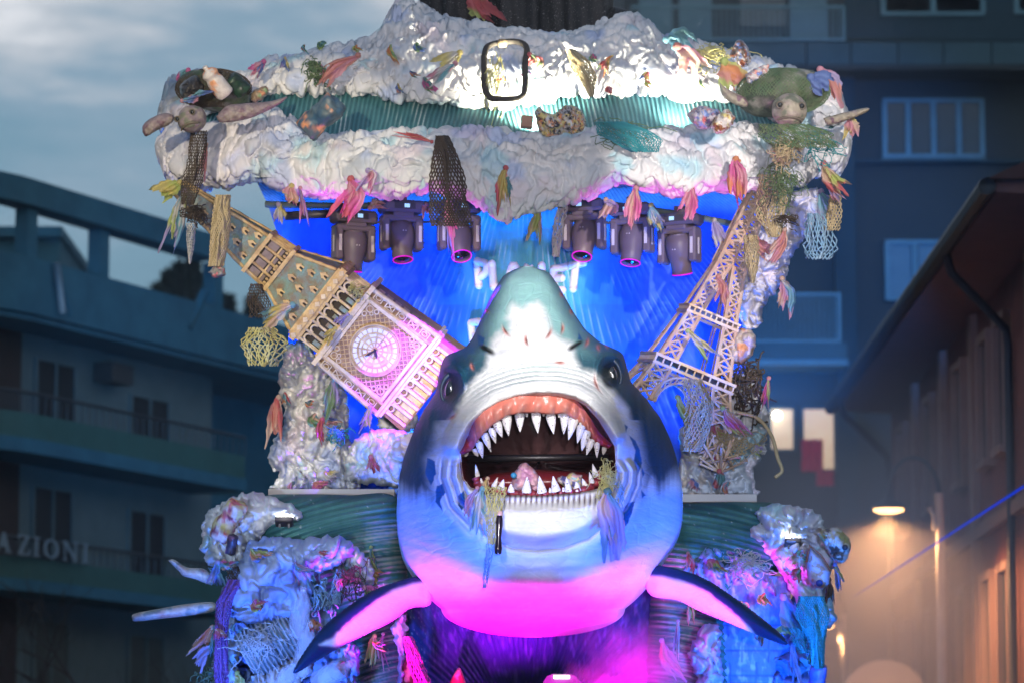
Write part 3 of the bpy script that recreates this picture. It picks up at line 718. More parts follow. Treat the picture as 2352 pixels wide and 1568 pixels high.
white = white*(1-.10*(ss(.45, .9, (.5+.5*pn(np.stack([GX/120, GY/9, GX*0], -1), 2))))[..., None])
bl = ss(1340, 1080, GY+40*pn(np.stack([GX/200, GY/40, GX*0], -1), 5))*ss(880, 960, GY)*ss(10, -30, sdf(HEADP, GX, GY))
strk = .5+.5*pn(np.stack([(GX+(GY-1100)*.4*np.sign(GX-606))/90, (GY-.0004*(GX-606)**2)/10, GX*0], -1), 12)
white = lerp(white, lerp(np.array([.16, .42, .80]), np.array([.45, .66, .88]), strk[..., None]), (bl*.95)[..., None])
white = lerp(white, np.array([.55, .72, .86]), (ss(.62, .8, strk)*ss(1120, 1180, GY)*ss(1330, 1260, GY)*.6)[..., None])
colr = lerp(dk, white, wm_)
# blue jags in the cheek hollows and round the lip ends
JAG = [[(205, 895), (235, 890), (240, 925), (222, 960), (230, 1000), (200, 960)], [(288, 940), (312, 915), (322, 960), (305, 1000), (290, 975)], [(985, 960), (950, 965), (930, 1010), (938, 1060), (925, 1080), (960, 1040)],
       [(960, 700), (985, 720), (1005, 760), (1012, 810), (995, 860), (978, 800), (985, 760)], [(1010, 825), (1024, 850), (1012, 868)], [(1006, 910), (1025, 935), (1012, 950)], [(940, 655), (955, 665), (950, 690)], [(365, 305), (395, 320), (388, 350), (368, 355)], [(765, 300), (780, 330), (760, 330)], [(170, 790), (198, 800), (205, 850), (185, 900), (160, 850)]]
for jg in JAG:
    jm = ss(-2, 3, sdf(jg, GX+wob*.5, GY+wob*.6))[..., None]; colr = lerp(colr, np.array([.01, .10, .26]), jm)
# airbrushed dark line rims: dorsal rim, eye socket, nostril, wrinkles, lower lip ribs, scars
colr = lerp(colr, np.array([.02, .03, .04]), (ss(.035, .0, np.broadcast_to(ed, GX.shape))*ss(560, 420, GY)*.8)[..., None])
for ex, ey in ((258, 515), (888, 462)):
    rr = np.sqrt(((GX-ex)/38.)**2+((GY-ey)/60.)**2); colr = lerp(colr, np.array([.008, .016, .022]), (ss(1.15, .7, rr)*.95)[..., None])
for nx, ny, an in ((402, 368, 28), (752, 350, -32)):
    ca, sa = math.cos(math.radians(an)), math.sin(math.radians(an)); a = (GX-nx)*ca+(GY-ny)*sa; b = -(GX-nx)*sa+(GY-ny)*ca
    colr = lerp(colr, np.array([.01, .01, .01]), np.exp(-(a/32.)**6-(b/6.5)**4)[..., None])
dist = -md
wmk = ss(40, 60, dist)*ss(150, 112, dist)*np.exp(-((GX-600)/225.)**2)*ss(620, 540, GY)
wl_ = np.cos(dist*2*PI/17.5+1.2*pn(np.stack([GX/90, GY/60, GX*0], -1)))
colr = lerp(colr, np.array([.20, .30, .29]), (wmk*ss(-.35, -.95, wl_)*.85)[..., None])
rb_ = np.cos(GX*2*PI/21.+.4*np.sin(GY/30.))*np.exp(-((GY-(950+.00007*(GX-610)**2))/26.)**2)*ss(300, 360, GX)*ss(925, 870, GX)
colr = lerp(colr, np.array([.07, .03, .06]), (ss(0, .9, -rb_)*.9)[..., None])
colr = lerp(colr, np.array([.05, .02, .03]), (ss(14, 2, dist)*ss(870, 930, GY)*.8)[..., None])
colr = lerp(colr, np.array([.10, .12, .2]), (np.exp(-((sdf(CHIN, GX, GY)+3)/4.)**2)*ss(1040, 1100, GY)*.7)[..., None])
hG = sdf(HEADP, GX, GY); mk = ss(775, 830, GY)*ss(1120, 1000, GY)*ss(-4, 14, hG)*ss(120, 85, hG)*ss(230, 280, np.abs(GX-606))
colr = lerp(colr, np.array([.22, .24, .34]), (mk*ss(-.4, -1, np.cos(hG*2*PI/36.+.9*pn(np.stack([GX/80, GY/110, GX*0], -1))))*.8)[..., None])
for qx, qy, an, L in SCARS:
    ca, sa = math.cos(math.radians(an)), math.sin(math.radians(an)); a = (GX-qx)*ca+(GY-qy)*sa; b = -(GX-qx)*sa+(GY-qy)*ca+.006*a*a
    colr = lerp(colr, np.array([.62, .20, .16]), (np.exp(-(a/(L*1.1))**2-((b-2)/6.5)**2)*.85)[..., None])
    colr = lerp(colr, np.array([.10, .03, .03]), (np.exp(-(a/(L*.8))**2-((b+1)/2.2)**2)*.9)[..., None])
sk = thing('shark_figure', 'giant painted great shark with gaping toothy mouth rearing out of the carnival float', 'shark', P(SX(600), SY(1492), SHY))
backc = np.broadcast_to(navy, GX.shape+(3,))
m_skin = mat('shark_paint', vcol=True, c2=(.70, .74, .78), rough=.5, spec=.22, ns=3, amt=.5, bump=.45, bs=14, bd=.016, stretch=(1, 1, 2.5), coat=0)
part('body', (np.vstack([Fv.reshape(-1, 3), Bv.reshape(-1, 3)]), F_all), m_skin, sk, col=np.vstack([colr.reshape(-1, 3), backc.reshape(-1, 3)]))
# ---- mouth lining
mp = np.array(MOUTH, float); mp = np.vstack([mp, mp[:1]]); L = np.r_[0, np.cumsum(np.hypot(*np.diff(mp, axis=0).T))]
tt = np.linspace(0, L[-1], 161)[:-1]; bx_ = np.interp(tt, L, mp[:, 0]); by_ = np.interp(tt, L, mp[:, 1])
rim_d = shark_d(bx_, by_, False)
prof = [(1.02, -.02, 0), (1.0, .05, 0), (.985, .16, 0), (.95, .40, 0), (.90, .75, 0), (.80, 1.15, 10), (.6, 1.45, 25), (.3, 1.6, 35), (.02, 1.65, 38)]
V = []; Cc = []
cxm, cym = 606, 770
for k, (s_, dp, yo) in enumerate(prof):
    x = cxm+(bx_-cxm)*s_; y = cym+(by_-cym)*s_+yo
    V.append(P(SX(x), SY(y), SHY-rim_d+dp))
    t = ss(690, 800, by_)[:, None]
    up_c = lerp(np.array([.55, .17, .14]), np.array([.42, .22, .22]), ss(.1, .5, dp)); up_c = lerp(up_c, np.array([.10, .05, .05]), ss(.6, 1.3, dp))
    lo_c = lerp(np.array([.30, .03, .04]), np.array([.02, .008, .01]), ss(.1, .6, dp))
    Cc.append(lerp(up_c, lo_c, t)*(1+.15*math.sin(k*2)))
m_mouth = mat('mouth_paint', vcol=True, c2=(.7, .6, .65), rough=.25, spec=.6, ns=3, stretch=(1, 1, 6), bump=.3, bs=9)
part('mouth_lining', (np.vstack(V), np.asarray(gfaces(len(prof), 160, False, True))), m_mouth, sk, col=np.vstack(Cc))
a = P(SX(318), SY(792), SHY-.75); b = P(SX(890), SY(786), SHY-.75)
part('jaw_hinge', tube([a, b], .035, 8), mat('black_hinge', (.012, .01, .012), rough=.4), sk)
# tongue floor
tv = [(340, 880), (430, 850), (600, 835), (780, 845), (880, 870), (860, 905), (600, 930), (400, 920)]
(vf, xs, ys) = pillow([(SX(p), SY(q)) for p, q in tv], SHY-.85, .18, 5, 30)
part('tongue', vf, mat('tongue_red', (.16, .015, .02), (.08, .01, .012), rough=.3, ns=4), sk)
# ---- upper gum: lumps over each root
def TX(c): return 1029+.2109*np.asarray(c, float)
def TY(c): return 882+.2109*np.asarray(c, float)
def t2s(x, y): return (TX(x)-882)/.586, (TY(y)-588)/.586
lipl = np.array([(118, 742), (190, 600), (260, 430), (340, 310), (440, 225), (560, 165), (700, 125), (850, 108), (1000, 105), (1150, 110), (1300, 135), (1400, 180), (1480, 265), (1560, 380), (1650, 520), (1790, 655)], float)
gml = np.array([(150, 765), (255, 720), (320, 620), (400, 530), (470, 460), (560, 395), (650, 345), (780, 318), (955, 314), (1120, 330), (1260, 322), (1370, 385), (1470, 465), (1540, 560), (1610, 640), (1745, 700)], float)
A = smooth_pts(lipl, 260); B = smooth_pts(gml, 260); nv_ = 18
_sx, _sy = t2s(A[:, 0], A[:, 1]); _dl = shark_d(_sx, _sy, False)
V = []; Cc = []; roots = [(208, 745), (295, 730), (340, 650), (405, 560), (480, 500), (545, 425), (635, 350), (780, 320), (957, 320), (1118, 345), (1270, 325), (1365, 390), (1455, 465), (1510, 535), (1555, 610), (1622, 650), (1705, 690)]
for i in range(260):
    for j in range(nv_):
        f = j/(nv_-1); q = A[i]*(1-f)+B[i]*f; dl = float(_dl[i])
        lump = max(math.exp(-((B[i][0]-r[0])**2+(B[i][1]-r[1])**2)/(42.**2)) for r in roots)
        bulge = math.sin(f*PI*.9)*(.03+.05*lump*ss(.15, .6, f))-.05*f-(.06 if j == nv_-1 else 0)
        V.append(P(TX(q[0]), TY(q[1]), SHY-dl+.06-bulge))
        side = abs(i-130)/130.
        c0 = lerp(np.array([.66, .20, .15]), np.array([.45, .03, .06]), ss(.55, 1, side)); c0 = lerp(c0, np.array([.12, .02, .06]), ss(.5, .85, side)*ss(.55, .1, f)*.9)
        c0 = lerp(c0, np.array([.80, .42, .36]), .55*lump*ss(.2, .6, f)*(1-ss(.6, .95, side))); c0 = lerp(c0, np.array([.42, .07, .06]), ss(.9, 1, f)*.7); Cc.append(c0)
part('upper_gum', (np.array(V), gfaces(260, nv_)[:, ::-1]), mat('gum_paint', vcol=True, c2=(.8, .7, .7), rough=.3, spec=.5, ns=9, bump=.4, bs=30, coat=.3), sk, col=np.array(Cc))
# lower gum ridge
lg = smooth_pts([(300, 1010), (330, 1090), (420, 1150), (560, 1165), (700, 1180), (860, 1190), (1020, 1195), (1180, 1178), (1330, 1170), (1450, 1155), (1560, 1110), (1630, 1040), (1655, 960)], 90)
V = []
for q in lg:
    x, y = t2s(*q); V.append(P(TX(q[0]), TY(q[1]), SHY-float(shark_d(np.array([x]), np.array([y+16]), False)[0])+.06+.015*rb.random()))
part('lower_gum', tube(V, .035+.008*np.sin(np.arange(90)*1.3), 8), mat('lower_gum_paint', (.38, .05, .06), (.12, .02, .03), rough=.3, ns=14, amt=.9, bump=.5, bs=40), sk)
# ---- teeth
m_tooth = mat('tooth_paint', (.82, .80, .78), rough=.3, ns=20, bump=.2, bs=30, speck=((.10, .09, .09), 55, .62), spec=.5)
def tooth(x0, y0, w, x1, y1, dd, lean):
    xs_, ys_ = t2s(x0, y0); yb = SHY-float(shark_d(np.array([np.clip(xs_, 335, 885)]), np.array([560 if y0 < 850 else 950]), False)[0])*(.55+.45*math.cos((xs_-606)/330.))+dd
    a = P(TX(x0), TY(y0), yb); b = P(TX(x1), TY(y1), yb-lean); ax = b-a; Lh = np.linalg.norm(ax); ax /= Lh
    sd = np.cross(ax, [0, 1, 0]); sd /= np.linalg.norm(sd); fr = np.cross(sd, ax); hw = w*.2109*M_(yb)/2; V = []
    n = 12; ks = [(-.06, .8), (0, .98), (.12, 1.0), (.35, .82), (.6, .55), (.82, .28), (.95, .11), (1, .02)]
    for f, r in ks:
        for i in range(n):
            t = 2*PI*i/n; V.append(a+ax*Lh*f+sd*hw*r*math.cos(t)+fr*hw*.62*r*math.sin(t)+fr*.02*math.sin(f*PI))
    F = gfaces(len(ks), n, False, True).tolist()+[list(range(n))[::-1], [(len(ks)-1)*n+i for i in range(n)]]
    return np.array(V), F
up_t = [(208, 740, 42, 185, 785), (290, 715, 62, 330, 785), (340, 645, 85, 378, 806), (402, 550, 90, 470, 736), (478, 495, 84, 520, 641), (535, 425, 100, 590, 577), (635, 345, 115, 660, 562), (780, 315, 112, 785, 520), (957, 315, 110, 978, 532), (1118, 338, 110, 1150, 542), (1270, 318, 108, 1260, 543), (1368, 385, 115, 1312, 606), (1452, 460, 95, 1408, 642), (1505, 520, 112, 1458, 724), (1558, 612, 92, 1508, 770), (1622, 645, 66, 1622, 802), (1705, 685, 56, 1690, 768),
        (673, 335, 34, 672, 385), (858, 315, 34, 858, 348), (1042, 305, 30, 1042, 338), (1212, 315, 36, 1212, 362), (455, 470, 30, 462, 505), (326, 600, 28, 335, 640), (262, 690, 24, 262, 715), (1440, 425, 30, 1450, 470), (1600, 660, 22, 1596, 690)]
lo_t = [(688, 1168, 82, 684, 1078), (855, 1172, 108, 862, 1002), (1025, 1175, 108, 993, 992), (1178, 1160, 102, 1143, 992), (1312, 1160, 84, 1288, 1006), (1410, 1158, 84, 1398, 1058), (1500, 1120, 72, 1462, 1020), (1568, 1070, 62, 1540, 952), (1612, 1000, 72, 1574, 862), (572, 1138, 84, 606, 1030), (498, 1118, 62, 541, 1008), (322, 1000, 52, 300, 868), (368, 1070, 40, 358, 1016), (1115, 1172, 36, 1110, 1120), (1255, 1162, 32, 1255, 1116), (1368, 1170, 34, 1376, 1124), (1565, 1100, 26, 1560, 1074), (300, 1040, 26, 292, 1010)]
for t_ in up_t: part('tooth', tooth(*t_, .08, .05), m_tooth, sk)
for t_ in lo_t: part('tooth', tooth(*t_, -.02, .02), m_tooth, sk)
# ---- eyes
m_eye = mat('eye_gloss', (.015, .018, .02), rough=.05, spec=1.0, bump=0, coat=1); m_glint = mat('eye_glint', (.75, .78, .8), rough=.2, bump=0)
for ex, ey, an in ((262, 520, 12), (890, 462, -14)):
    dl = float(shark_d(np.array([float(ex)]), np.array([float(ey)]), False)[0]); c = P(SX(ex), SY(ey), SHY-dl+.045)
    o = part('eye', ell(c, (.058, .085, .104), 24, 16, rot('Y', an)), m_eye, sk)
    part('highlight', ell(c+np.array([.012, -.075, -.02]), (.012, .012, .028), 12, 8, rot('Y', an)), m_glint, o)  # painted glint: pale bead in place of light reflecting on the eye
    t = np.linspace(0, 2*PI, 40); rx, ry = .095, .15
    loop = [c+rot('Y', an)@np.array([rx*math.cos(a), -.03, ry*math.sin(a)]) for a in t]
    part('eyelid', tube(loop, .014+.016*np.clip(np.sin(t), 0, 1), 8, False), mat('eyelid_paint', (.012, .03, .04), (.006, .015, .02), rough=.4, ns=12), sk)
# ---- pectoral fins
def fin(poly, spine, Y0, Y1, name):
    ys0 = lambda X, Yp: lerp(Y0, Y1, np.clip((np.abs(X-1235)-260)/300., 0, 1))
    vf, xs, ys = pillow(smooth_pts(poly+poly[:1], 120)[:-1], ys0, .16, 3, 34)
    V = vf[0]; sd_ = sdf(spine, xs+5*pn(np.stack([xs/14, ys/14, xs*0], -1)), ys)
    c = lerp(np.array([.006, .03, .09]), np.array([.80, .79, .78]), ss(-5, 6, sd_)[:, None])
    n = len(V)//2
    return part('pectoral_fin', vf, m_skin, sk, col=c)
fin([(985, 1318), (945, 1325), (900, 1338), (850, 1358), (790, 1398), (740, 1440), (702, 1490), (674, 1538), (682, 1544), (720, 1522), (785, 1484), (850, 1452), (905, 1424), (945, 1396), (990, 1385)],
    [(1000, 1332), (950, 1338), (905, 1352), (862, 1380), (810, 1420), (765, 1462), (735, 1480), (770, 1484), (850, 1456), (905, 1430), (950, 1402), (1000, 1395)], 38.3, 37.3, 'l')
fin([(1480, 1290), (1520, 1298), (1565, 1308), (1620, 1328), (1680, 1366), (1740, 1410), (1790, 1452), (1808, 1474), (1800, 1480), (1740, 1458), (1680, 1432), (1610, 1404), (1555, 1378), (1490, 1362)],
    [(1470, 1320), (1520, 1322), (1575, 1335), (1625, 1358), (1680, 1402), (1722, 1440), (1735, 1460), (1680, 1436), (1610, 1408), (1550, 1384), (1470, 1370)], 38.3, 37.3, 'r')
# ================================================================== CARNIVAL FLOAT: the wave
m_foam = mat('foam_plaster', vcol=True, c2=(.72, .76, .82), rough=.9, spec=.03, ns=2.2, amt=.7, bump=.3, bs=24, bd=.02)
m_wave = mat('wave_paint', vcol=True, c2=(.62, .7, .74), rough=.55, spec=.35, ns=5, amt=.7, stretch=(3, 1, .5), bump=.4, bs=22, bd=.012)
def foam_roll(top, bot, Yc, B, x0, x1, n1, n2, seed, slope=0.0, amp=1.0, rnd=40, k=1.0):
    xs = np.linspace(x0, x1, n1); yt = interp(top, xs); yb = interp(bot, xs)
    e = np.minimum((xs-x0), (x1-xs)); tp = np.sqrt(np.clip(1-(1-np.clip(e/rnd, 0, 1))**2, 0.0004, 1))
    mid = (yt+yb)/2; hf = (yb-yt)/2*tp
    th = np.linspace(0, 2*PI, n2, endpoint=False)
    py = mid[:, None]-hf[:, None]*np.cos(th)[None]
    Y0 = Yc(xs)[:, None]
    sn = np.sin(th)[None]; yy = Y0-B*tp[:, None]*np.where(sn > 0, sn**.8 if False else np.sign(sn)*np.abs(sn)**.85, sn*.8)+slope*(mid[:, None]-py)
    X = P(xs[:, None], py, yy)
    h = amp*foam_h(X, seed, k)*np.clip(tp[:, None]*1.5, .15, 1)
    # push along the section normal
    ny = -np.cos(th)[None]*np.ones_like(py); nY = -np.sin(th)[None]*np.ones_like(py)
    V = P(xs[:, None], py+ny*h/M_(39), yy+nY*h)
    return V.reshape(-1, 3), gfaces(n1, n2, False, True), np.repeat(xs, n2), py.ravel(), h.ravel()
def foam_col(V, h, seed, tints=()):
    n1 = fbm(V*1.7, 3, seed)[:, None]
    c = lerp(np.array([.82, .82, .81]), np.array([.62, .66, .70]), ss(-.15, .4, n1))
    n2 = pn(V*2.6, seed+9)[:, None]
    c = lerp(c, np.array([.36, .50, .82]), .55*ss(.15, .36, n2)); c = lerp(c, np.array([.78, .60, .70]), .4*ss(.15, .36, pn(V*2.1, seed+19)[:, None])); c = lerp(c, np.array([.40, .72, .80]), .6*ss(.2, .36, pn(V*2.9, seed+29)[:, None]))
    c = c*(1-.35*ss(.25, .5, pn(V*7, seed+39)[:, None]))
    for m, col, a in tints: c = lerp(c, np.array(col), (m*a)[:, None])
    return c
wv = thing('wave_canopy', 'breaking wave of white foam and teal ribs roofing the carnival float', 'float wave', P(1160, 1140, 41))
# upper foam
UT = [(360, 245), (385, 205), (420, 180), (455, 165), (500, 175), (560, 172), (590, 150), (612, 138), (650, 128), (690, 120), (720, 112), (745, 108), (800, 98), (850, 85), (872, 66), (885, 35), (905, 10), (940, -2), (990, 30), (1060, 48), (1130, 60), (1240, 68), (1330, 62), (1400, 44), (1450, 36), (1490, 55), (1525, 85), (1560, 98), (1610, 110), (1670, 118), (1720, 128), (1760, 140), (1800, 158), (1850, 180), (1900, 188), (1932, 205), (1952, 245)]
UB = [(360, 300), (420, 300), (500, 260), (600, 222), (700, 210), (800, 215), (900, 226), (1000, 240), (1100, 245), (1200, 240), (1300, 222), (1400, 214), (1500, 216), (1600, 224), (1700, 235), (1800, 290), (1952, 300)]
V, F, fx, fy, hh = foam_roll(UT, UB, lambda x: 39.9+1.0*((x-1160)/800)**2, .45, 360, 1952, 560, 130, 3, .0042, .85)
part('upper_foam', (V, F[:, ::-1]), m_foam, wv, col=foam_col(V, hh, 3))
# lower foam lip
LT = [(355, 300), (400, 285), (480, 282), (560, 272), (640, 268), (690, 292), (740, 316), (800, 318), (860, 306), (950, 306), (1050, 302), (1150, 292), (1220, 302), (1300, 312), (1400, 302), (1500, 308), (1560, 300), (1620, 306), (1700, 288), (1760, 292), (1850, 302), (1958, 290)]
LB_ = [(355, 370), (385, 415), (420, 430), (500, 425), (580, 410), (650, 432), (700, 446), (800, 452), (880, 446), (960, 440), (1030, 440), (1080, 456), (1130, 482), (1180, 497), (1250, 486), (1320, 466), (1385, 430), (1430, 418), (1490, 436), (1540, 448), (1600, 448), (1680, 430), (1760, 436), (1850, 425), (1930, 400), (1958, 360)]
V, F, fx, fy, hh = foam_roll(LT, LB_, lambda x: 38.55+1.5*((x-1160)/800)**2, .5, 355, 1958, 600, 130, 11, .002, .8)
lil = ss(760, 560, fx)*.5
part('lower_foam', (V, F[:, ::-1]), m_foam, wv, col=foam_col(V, hh, 11, ((lil, (.66, .60, .78), .5),)))
# ribbed band between the two
nx, ny = 900, 40
u, v = np.meshgrid(np.linspace(395, 1925, nx), np.linspace(0, 1, ny), indexing='ij')
yt = interp(UB, u)-14; yb = interp(LT, u)+22
py = lerp(yt, yb, v); cr = ((u-1160)/800)**2
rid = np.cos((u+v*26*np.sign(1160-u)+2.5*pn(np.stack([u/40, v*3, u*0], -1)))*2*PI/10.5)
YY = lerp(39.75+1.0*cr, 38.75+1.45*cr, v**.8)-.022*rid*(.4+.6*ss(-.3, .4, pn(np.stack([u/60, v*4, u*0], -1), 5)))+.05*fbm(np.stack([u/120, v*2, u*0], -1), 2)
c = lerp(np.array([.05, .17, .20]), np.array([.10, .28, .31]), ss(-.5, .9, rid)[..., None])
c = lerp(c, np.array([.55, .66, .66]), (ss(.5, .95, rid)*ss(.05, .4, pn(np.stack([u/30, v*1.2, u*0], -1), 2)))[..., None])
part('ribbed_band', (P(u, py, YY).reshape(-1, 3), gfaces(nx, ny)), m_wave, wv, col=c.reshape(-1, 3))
# backdrop sheet that curls forward into the lip
nx, ny = 620, 300
u, v = np.meshgrid(np.linspace(0, 1, nx), np.linspace(408, 1150, ny), indexing='ij')
xl_ = np.interp(v, [408, 470, 560, 700, 1150], [585, 615, 645, 662, 662]); xr_ = np.interp(v, [408, 470, 560, 700, 1150], [1745, 1740, 1730, 1715, 1715])
u = lerp(xl_, xr_, u)
colw = np.interp(v, [400, 470, 560, 700, 900, 1150], [420, 290, 205, 170, 190, 260])
cb = np.exp(-((u-1222)/colw)**4)
q = np.clip((600-v)/190., 0, 1)
base = 41.7-3.1*(1-np.sqrt(np.clip(1-(q*.999)**2, 0, 1)))
side = np.abs(u-1188)/540.
YY = base+.55*(1-cb)*ss(410, 520, v)-1.1*ss(.75, 1.0, side)*ss(430, 520, v)-.55*cb*ss(420, 600, v)
ang = (u-1222)/np.maximum(v-150, 60.)*900.
st = np.cos((ang+.25*(v-408)*np.sign(u-1222)*0+6*pn(np.stack([u/90, v/90, u*0], -1)))*2*PI/26.)
sw = ss(-.15, .35, pn(np.stack([u/95, v/75, u*0], -1), 8))
YY = YY-.006*st*sw-.03*fbm(np.stack([u/60, v/60, u*0], -1), 3, 3)
c = lerp(np.array([.02, .12, .60]), np.array([.08, .40, .48]), cb[..., None])
c = lerp(c, np.array([.04, .26, .30]), (ss(.05, .4, pn(np.stack([u/70, v/240, u*0], -1), 14))*cb)[..., None])
c = lerp(c, np.array([.55, .72, .80]), (ss(.6, 1, st)*sw*(.3+.5*cb))[..., None])
und = ss(500, 455, v+14*pn(np.stack([u/60, v*0, u*0], -1), 4))
c = lerp(c, np.array([.40, .52, .54]), und[..., None]); c = lerp(c, np.array([.14, .24, .27]), (und*ss(.1, .9, -st)*.8)[..., None])
wobz = fbm(np.stack([u/130, v/200, u*0], -1), 3, 21)
c = c*(1+.35*wobz)[..., None]
bd = part('backdrop', (P(u, v, YY).reshape(-1, 3), gfaces(nx, ny)), m_wave, wv, col=c.reshape(-1, 3))
u_b = u
def backY(x, y):
    j = int(np.clip((y-408)/742*(ny-1), 0, ny-1)); i = int(np.argmin(np.abs(u_b[:, j]-x))); return float(YY[i, j])
# PLANET lettering, strokes of thick plaster on the backdrop
m_let = mat('plaster_letter', (.86, .78, .80), (.74, .64, .70), rough=.6, ns=18, bump=.5, bs=40)
def strokes(L, r=.045):
    out = []
    for s_ in L:
        pts = smooth_pts(s_, 14) if len(s_) > 2 else np.array(s_, float)
        if len(s_) == 2: pts = np.array([pts[0]*(1-t)+pts[1]*t for t in np.linspace(0, 1, 6)])
        w = [P(x, y, backY(x, y)-.03) for x, y in pts]; out.append(tube(w, r, 8, True))
        out += [ell(w[0], (r,)*3, 8, 6), ell(w[-1], (r,)*3, 8, 6)]
    return merge(*out)
for ch in ([[(1096, 600), (1100, 656)], [(1096, 602), (1116, 606), (1118, 622), (1108, 634), (1099, 634)]], [[(1130, 606), (1134, 660)], [(1134, 660), (1152, 661)]],
           [[(1164, 664), (1180, 608), (1198, 664)], [(1171, 645), (1190, 645)]], [[(1212, 664), (1212, 610), (1244, 664), (1244, 610)]],
           [[(1272, 618), (1270, 666)], [(1272, 618), (1294, 615)], [(1271, 640), (1290, 639)], [(1270, 666), (1292, 667)]], [[(1322, 610), (1316, 664)], [(1300, 613), (1340, 604)]],
           [[(1082, 742), (1088, 800)], [(1082, 742), (1102, 740), (1112, 756), (1102, 772), (1086, 772)]]):
    part('letter', strokes(ch), m_let, bd)

# foam pillars and rocks: each its own lump of plaster
def jitter(pts, amp, seed):
    p = np.asarray(pts, float); t = np.roll(p, -1, 0)-np.roll(p, 1, 0); n = np.stack([t[:, 1], -t[:, 0]], -1)/(np.hypot(t[:, 0], t[:, 1])[:, None]+1e-9)
    a = np.arctan2(p[:, 1]-p[:, 1].mean(), p[:, 0]-p[:, 0].mean()); q = np.stack([p[:, 0]/26, p[:, 1]/26, p[:, 0]*0+seed], -1)
    return p+n*amp*(2.0*np.abs(pn(q))-.35+1.0*pn(q*2.7))[:, None]
def foam_lump(name, poly, Y, th, label, cat='foam rock', seed=0, tints=(), amp=1.7, k=.85, res=2.8, r=None, n=150, back=.8):
    vf, xs, ys = pillow(jitter(smooth_pts(list(poly)+[poly[0]], n)[:-1], 9, seed), Y, th, res, r, back, None, seed, amp, k)
    c = foam_col(vf[0], None, seed)
    for f, col, a in tints: c = lerp(c, np.array(col), (np.clip(f(xs, ys, vf[0]), 0, 1)*a)[:, None])
    return solo(name, vf, m_foam, label, cat, col=c)
nz = lambda sc, s, a=.0, b=.3: (lambda x, y, V: ss(a, b, pn(V*sc, s)))
foam_lump('foam_pillar', [(655, 790), (700, 790), (760, 850), (795, 900), (805, 1000), (822, 1060), (812, 1128), (628, 1128), (642, 1090), (615, 1060), (630, 1010), (652, 960), (640, 880)], 40.3, .45, 'tall bluish foam pillar standing under the leaning clock tower', seed=31, tints=((nz(2.5, 3), (.30, .40, .68), .7),))
foam_lump('foam_rock', [(788, 1062), (806, 1022), (850, 985), (905, 985), (965, 1000), (985, 1060), (975, 1125), (860, 1112), (800, 1104)], 39.5, .35, 'white crumpled foam boulder at the foot of the clock tower', seed=33)
foam_lump('foam_rock', [(860, 975), (900, 930), (950, 935), (960, 990), (900, 1010)], 40.4, .2, 'small shaded foam stone between clock tower and pillar', seed=34)
foam_lump('foam_pillar', [(1560, 985), (1600, 940), (1640, 900), (1690, 860), (1735, 850), (1748, 900), (1768, 960), (1752, 1040), (1728, 1100), (1738, 1140), (1560, 1142), (1560, 1050)], 40.4, .5, 'pale foam pillar on the right behind the lattice tower foot', seed=35)
foam_lump('foam_curl', [(1770, 470), (1830, 435), (1885, 440), (1868, 520), (1818, 590), (1806, 640), (1765, 690), (1742, 752), (1706, 752), (1692, 690), (1702, 620), (1724, 560), (1740, 500)], 40.6, .35, 'bulging lilac foam curl hanging below the right end of the canopy', seed=36, k=1.0, tints=((lambda x, y, V: x*0+1, (.66, .64, .84), .5),))
foam_lump('foam_curl', [(380, 400), (440, 395), (500, 420), (470, 445), (430, 440), (395, 425)], 40.0, .2, 'drooping white foam end under the left turtle', seed=37)
# plinths
m_pl = mat('plinth_board', (.62, .60, .58), (.5, .48, .47), rough=.7, ns=4)
solo('plinth_board', bxp(616, 1122, 906, 1138, 39.6, 1.2), m_pl, 'pale plinth board under the left foam pillar', 'board', smooth=False)
solo('plinth_board', bxp(1540, 1134, 1738, 1152, 39.7, 1.2), m_pl, 'pale plinth board under the right foam pillar', 'board', smooth=False)

# side waves
def side_wave(poly, Y, flow, label, seed, grey):
    fl = smooth_pts(list(poly)+[poly[0]], 110)[:-1]
    def hf(X, Yp, dd):
        f = flow(X, Yp); return .018*np.cos(f*2*PI/13.)+.03*fbm(np.stack([X/70, Yp/70, X*0], -1), 2, seed)
    vf, xs, ys = pillow(fl, Y, .6, 2.6, 90, .5, hf)
    f = flow(xs, ys); n1 = pn(np.stack([f/16, (xs+ys)/160, xs*0], -1), seed)
    c = lerp(np.array([.025, .11, .12]), np.array([.09, .27, .25]), ss(-.5, .5, n1)[:, None])
    g = ss(-10, 40, sdf(grey, xs+14*n1, ys+14*n1)); sp_ = ss(-.15, .3, pn(np.stack([f/5, (ys)/18, xs*0], -1), seed+4))
    c = lerp(c, np.array([.50, .48, .47]), (g*sp_)[:, None])
    dts = ss(.42, .5, pn(np.stack([xs/5, ys/5, xs*0], -1), seed+2)); c = lerp(c, np.array([.7, .72, .7]), (dts*.7)[:, None])
    return solo('side_wave', vf, m_wave, label, 'float wave', col=c)
side_wave([(560, 1180), (600, 1140), (680, 1134), (800, 1136), (915, 1146), (935, 1300), (935, 1640), (770, 1640), (770, 1450), (720, 1330), (620, 1270), (560, 1240)], 39.2,
          lambda X, Y: np.hypot((X-985)*.8, Y-1760), 'dark green ribbed wave sweeping down on the left of the shark', 41, [(800, 1230), (860, 1190), (960, 1170), (960, 1700), (800, 1700), (790, 1350)])
side_wave([(1540, 1158), (1620, 1153), (1720, 1152), (1790, 1160), (1815, 1220), (1800, 1290), (1770, 1330), (1700, 1390), (1690, 1640), (1490, 1640), (1495, 1300)], 39.3,
          lambda X, Y: np.hypot((X-1480)*.8, Y-1760), 'dark green ribbed wave sweeping down on the right of the shark', 42, [(1490, 1250), (1560, 1240), (1640, 1300), (1650, 1700), (1480, 1700)])
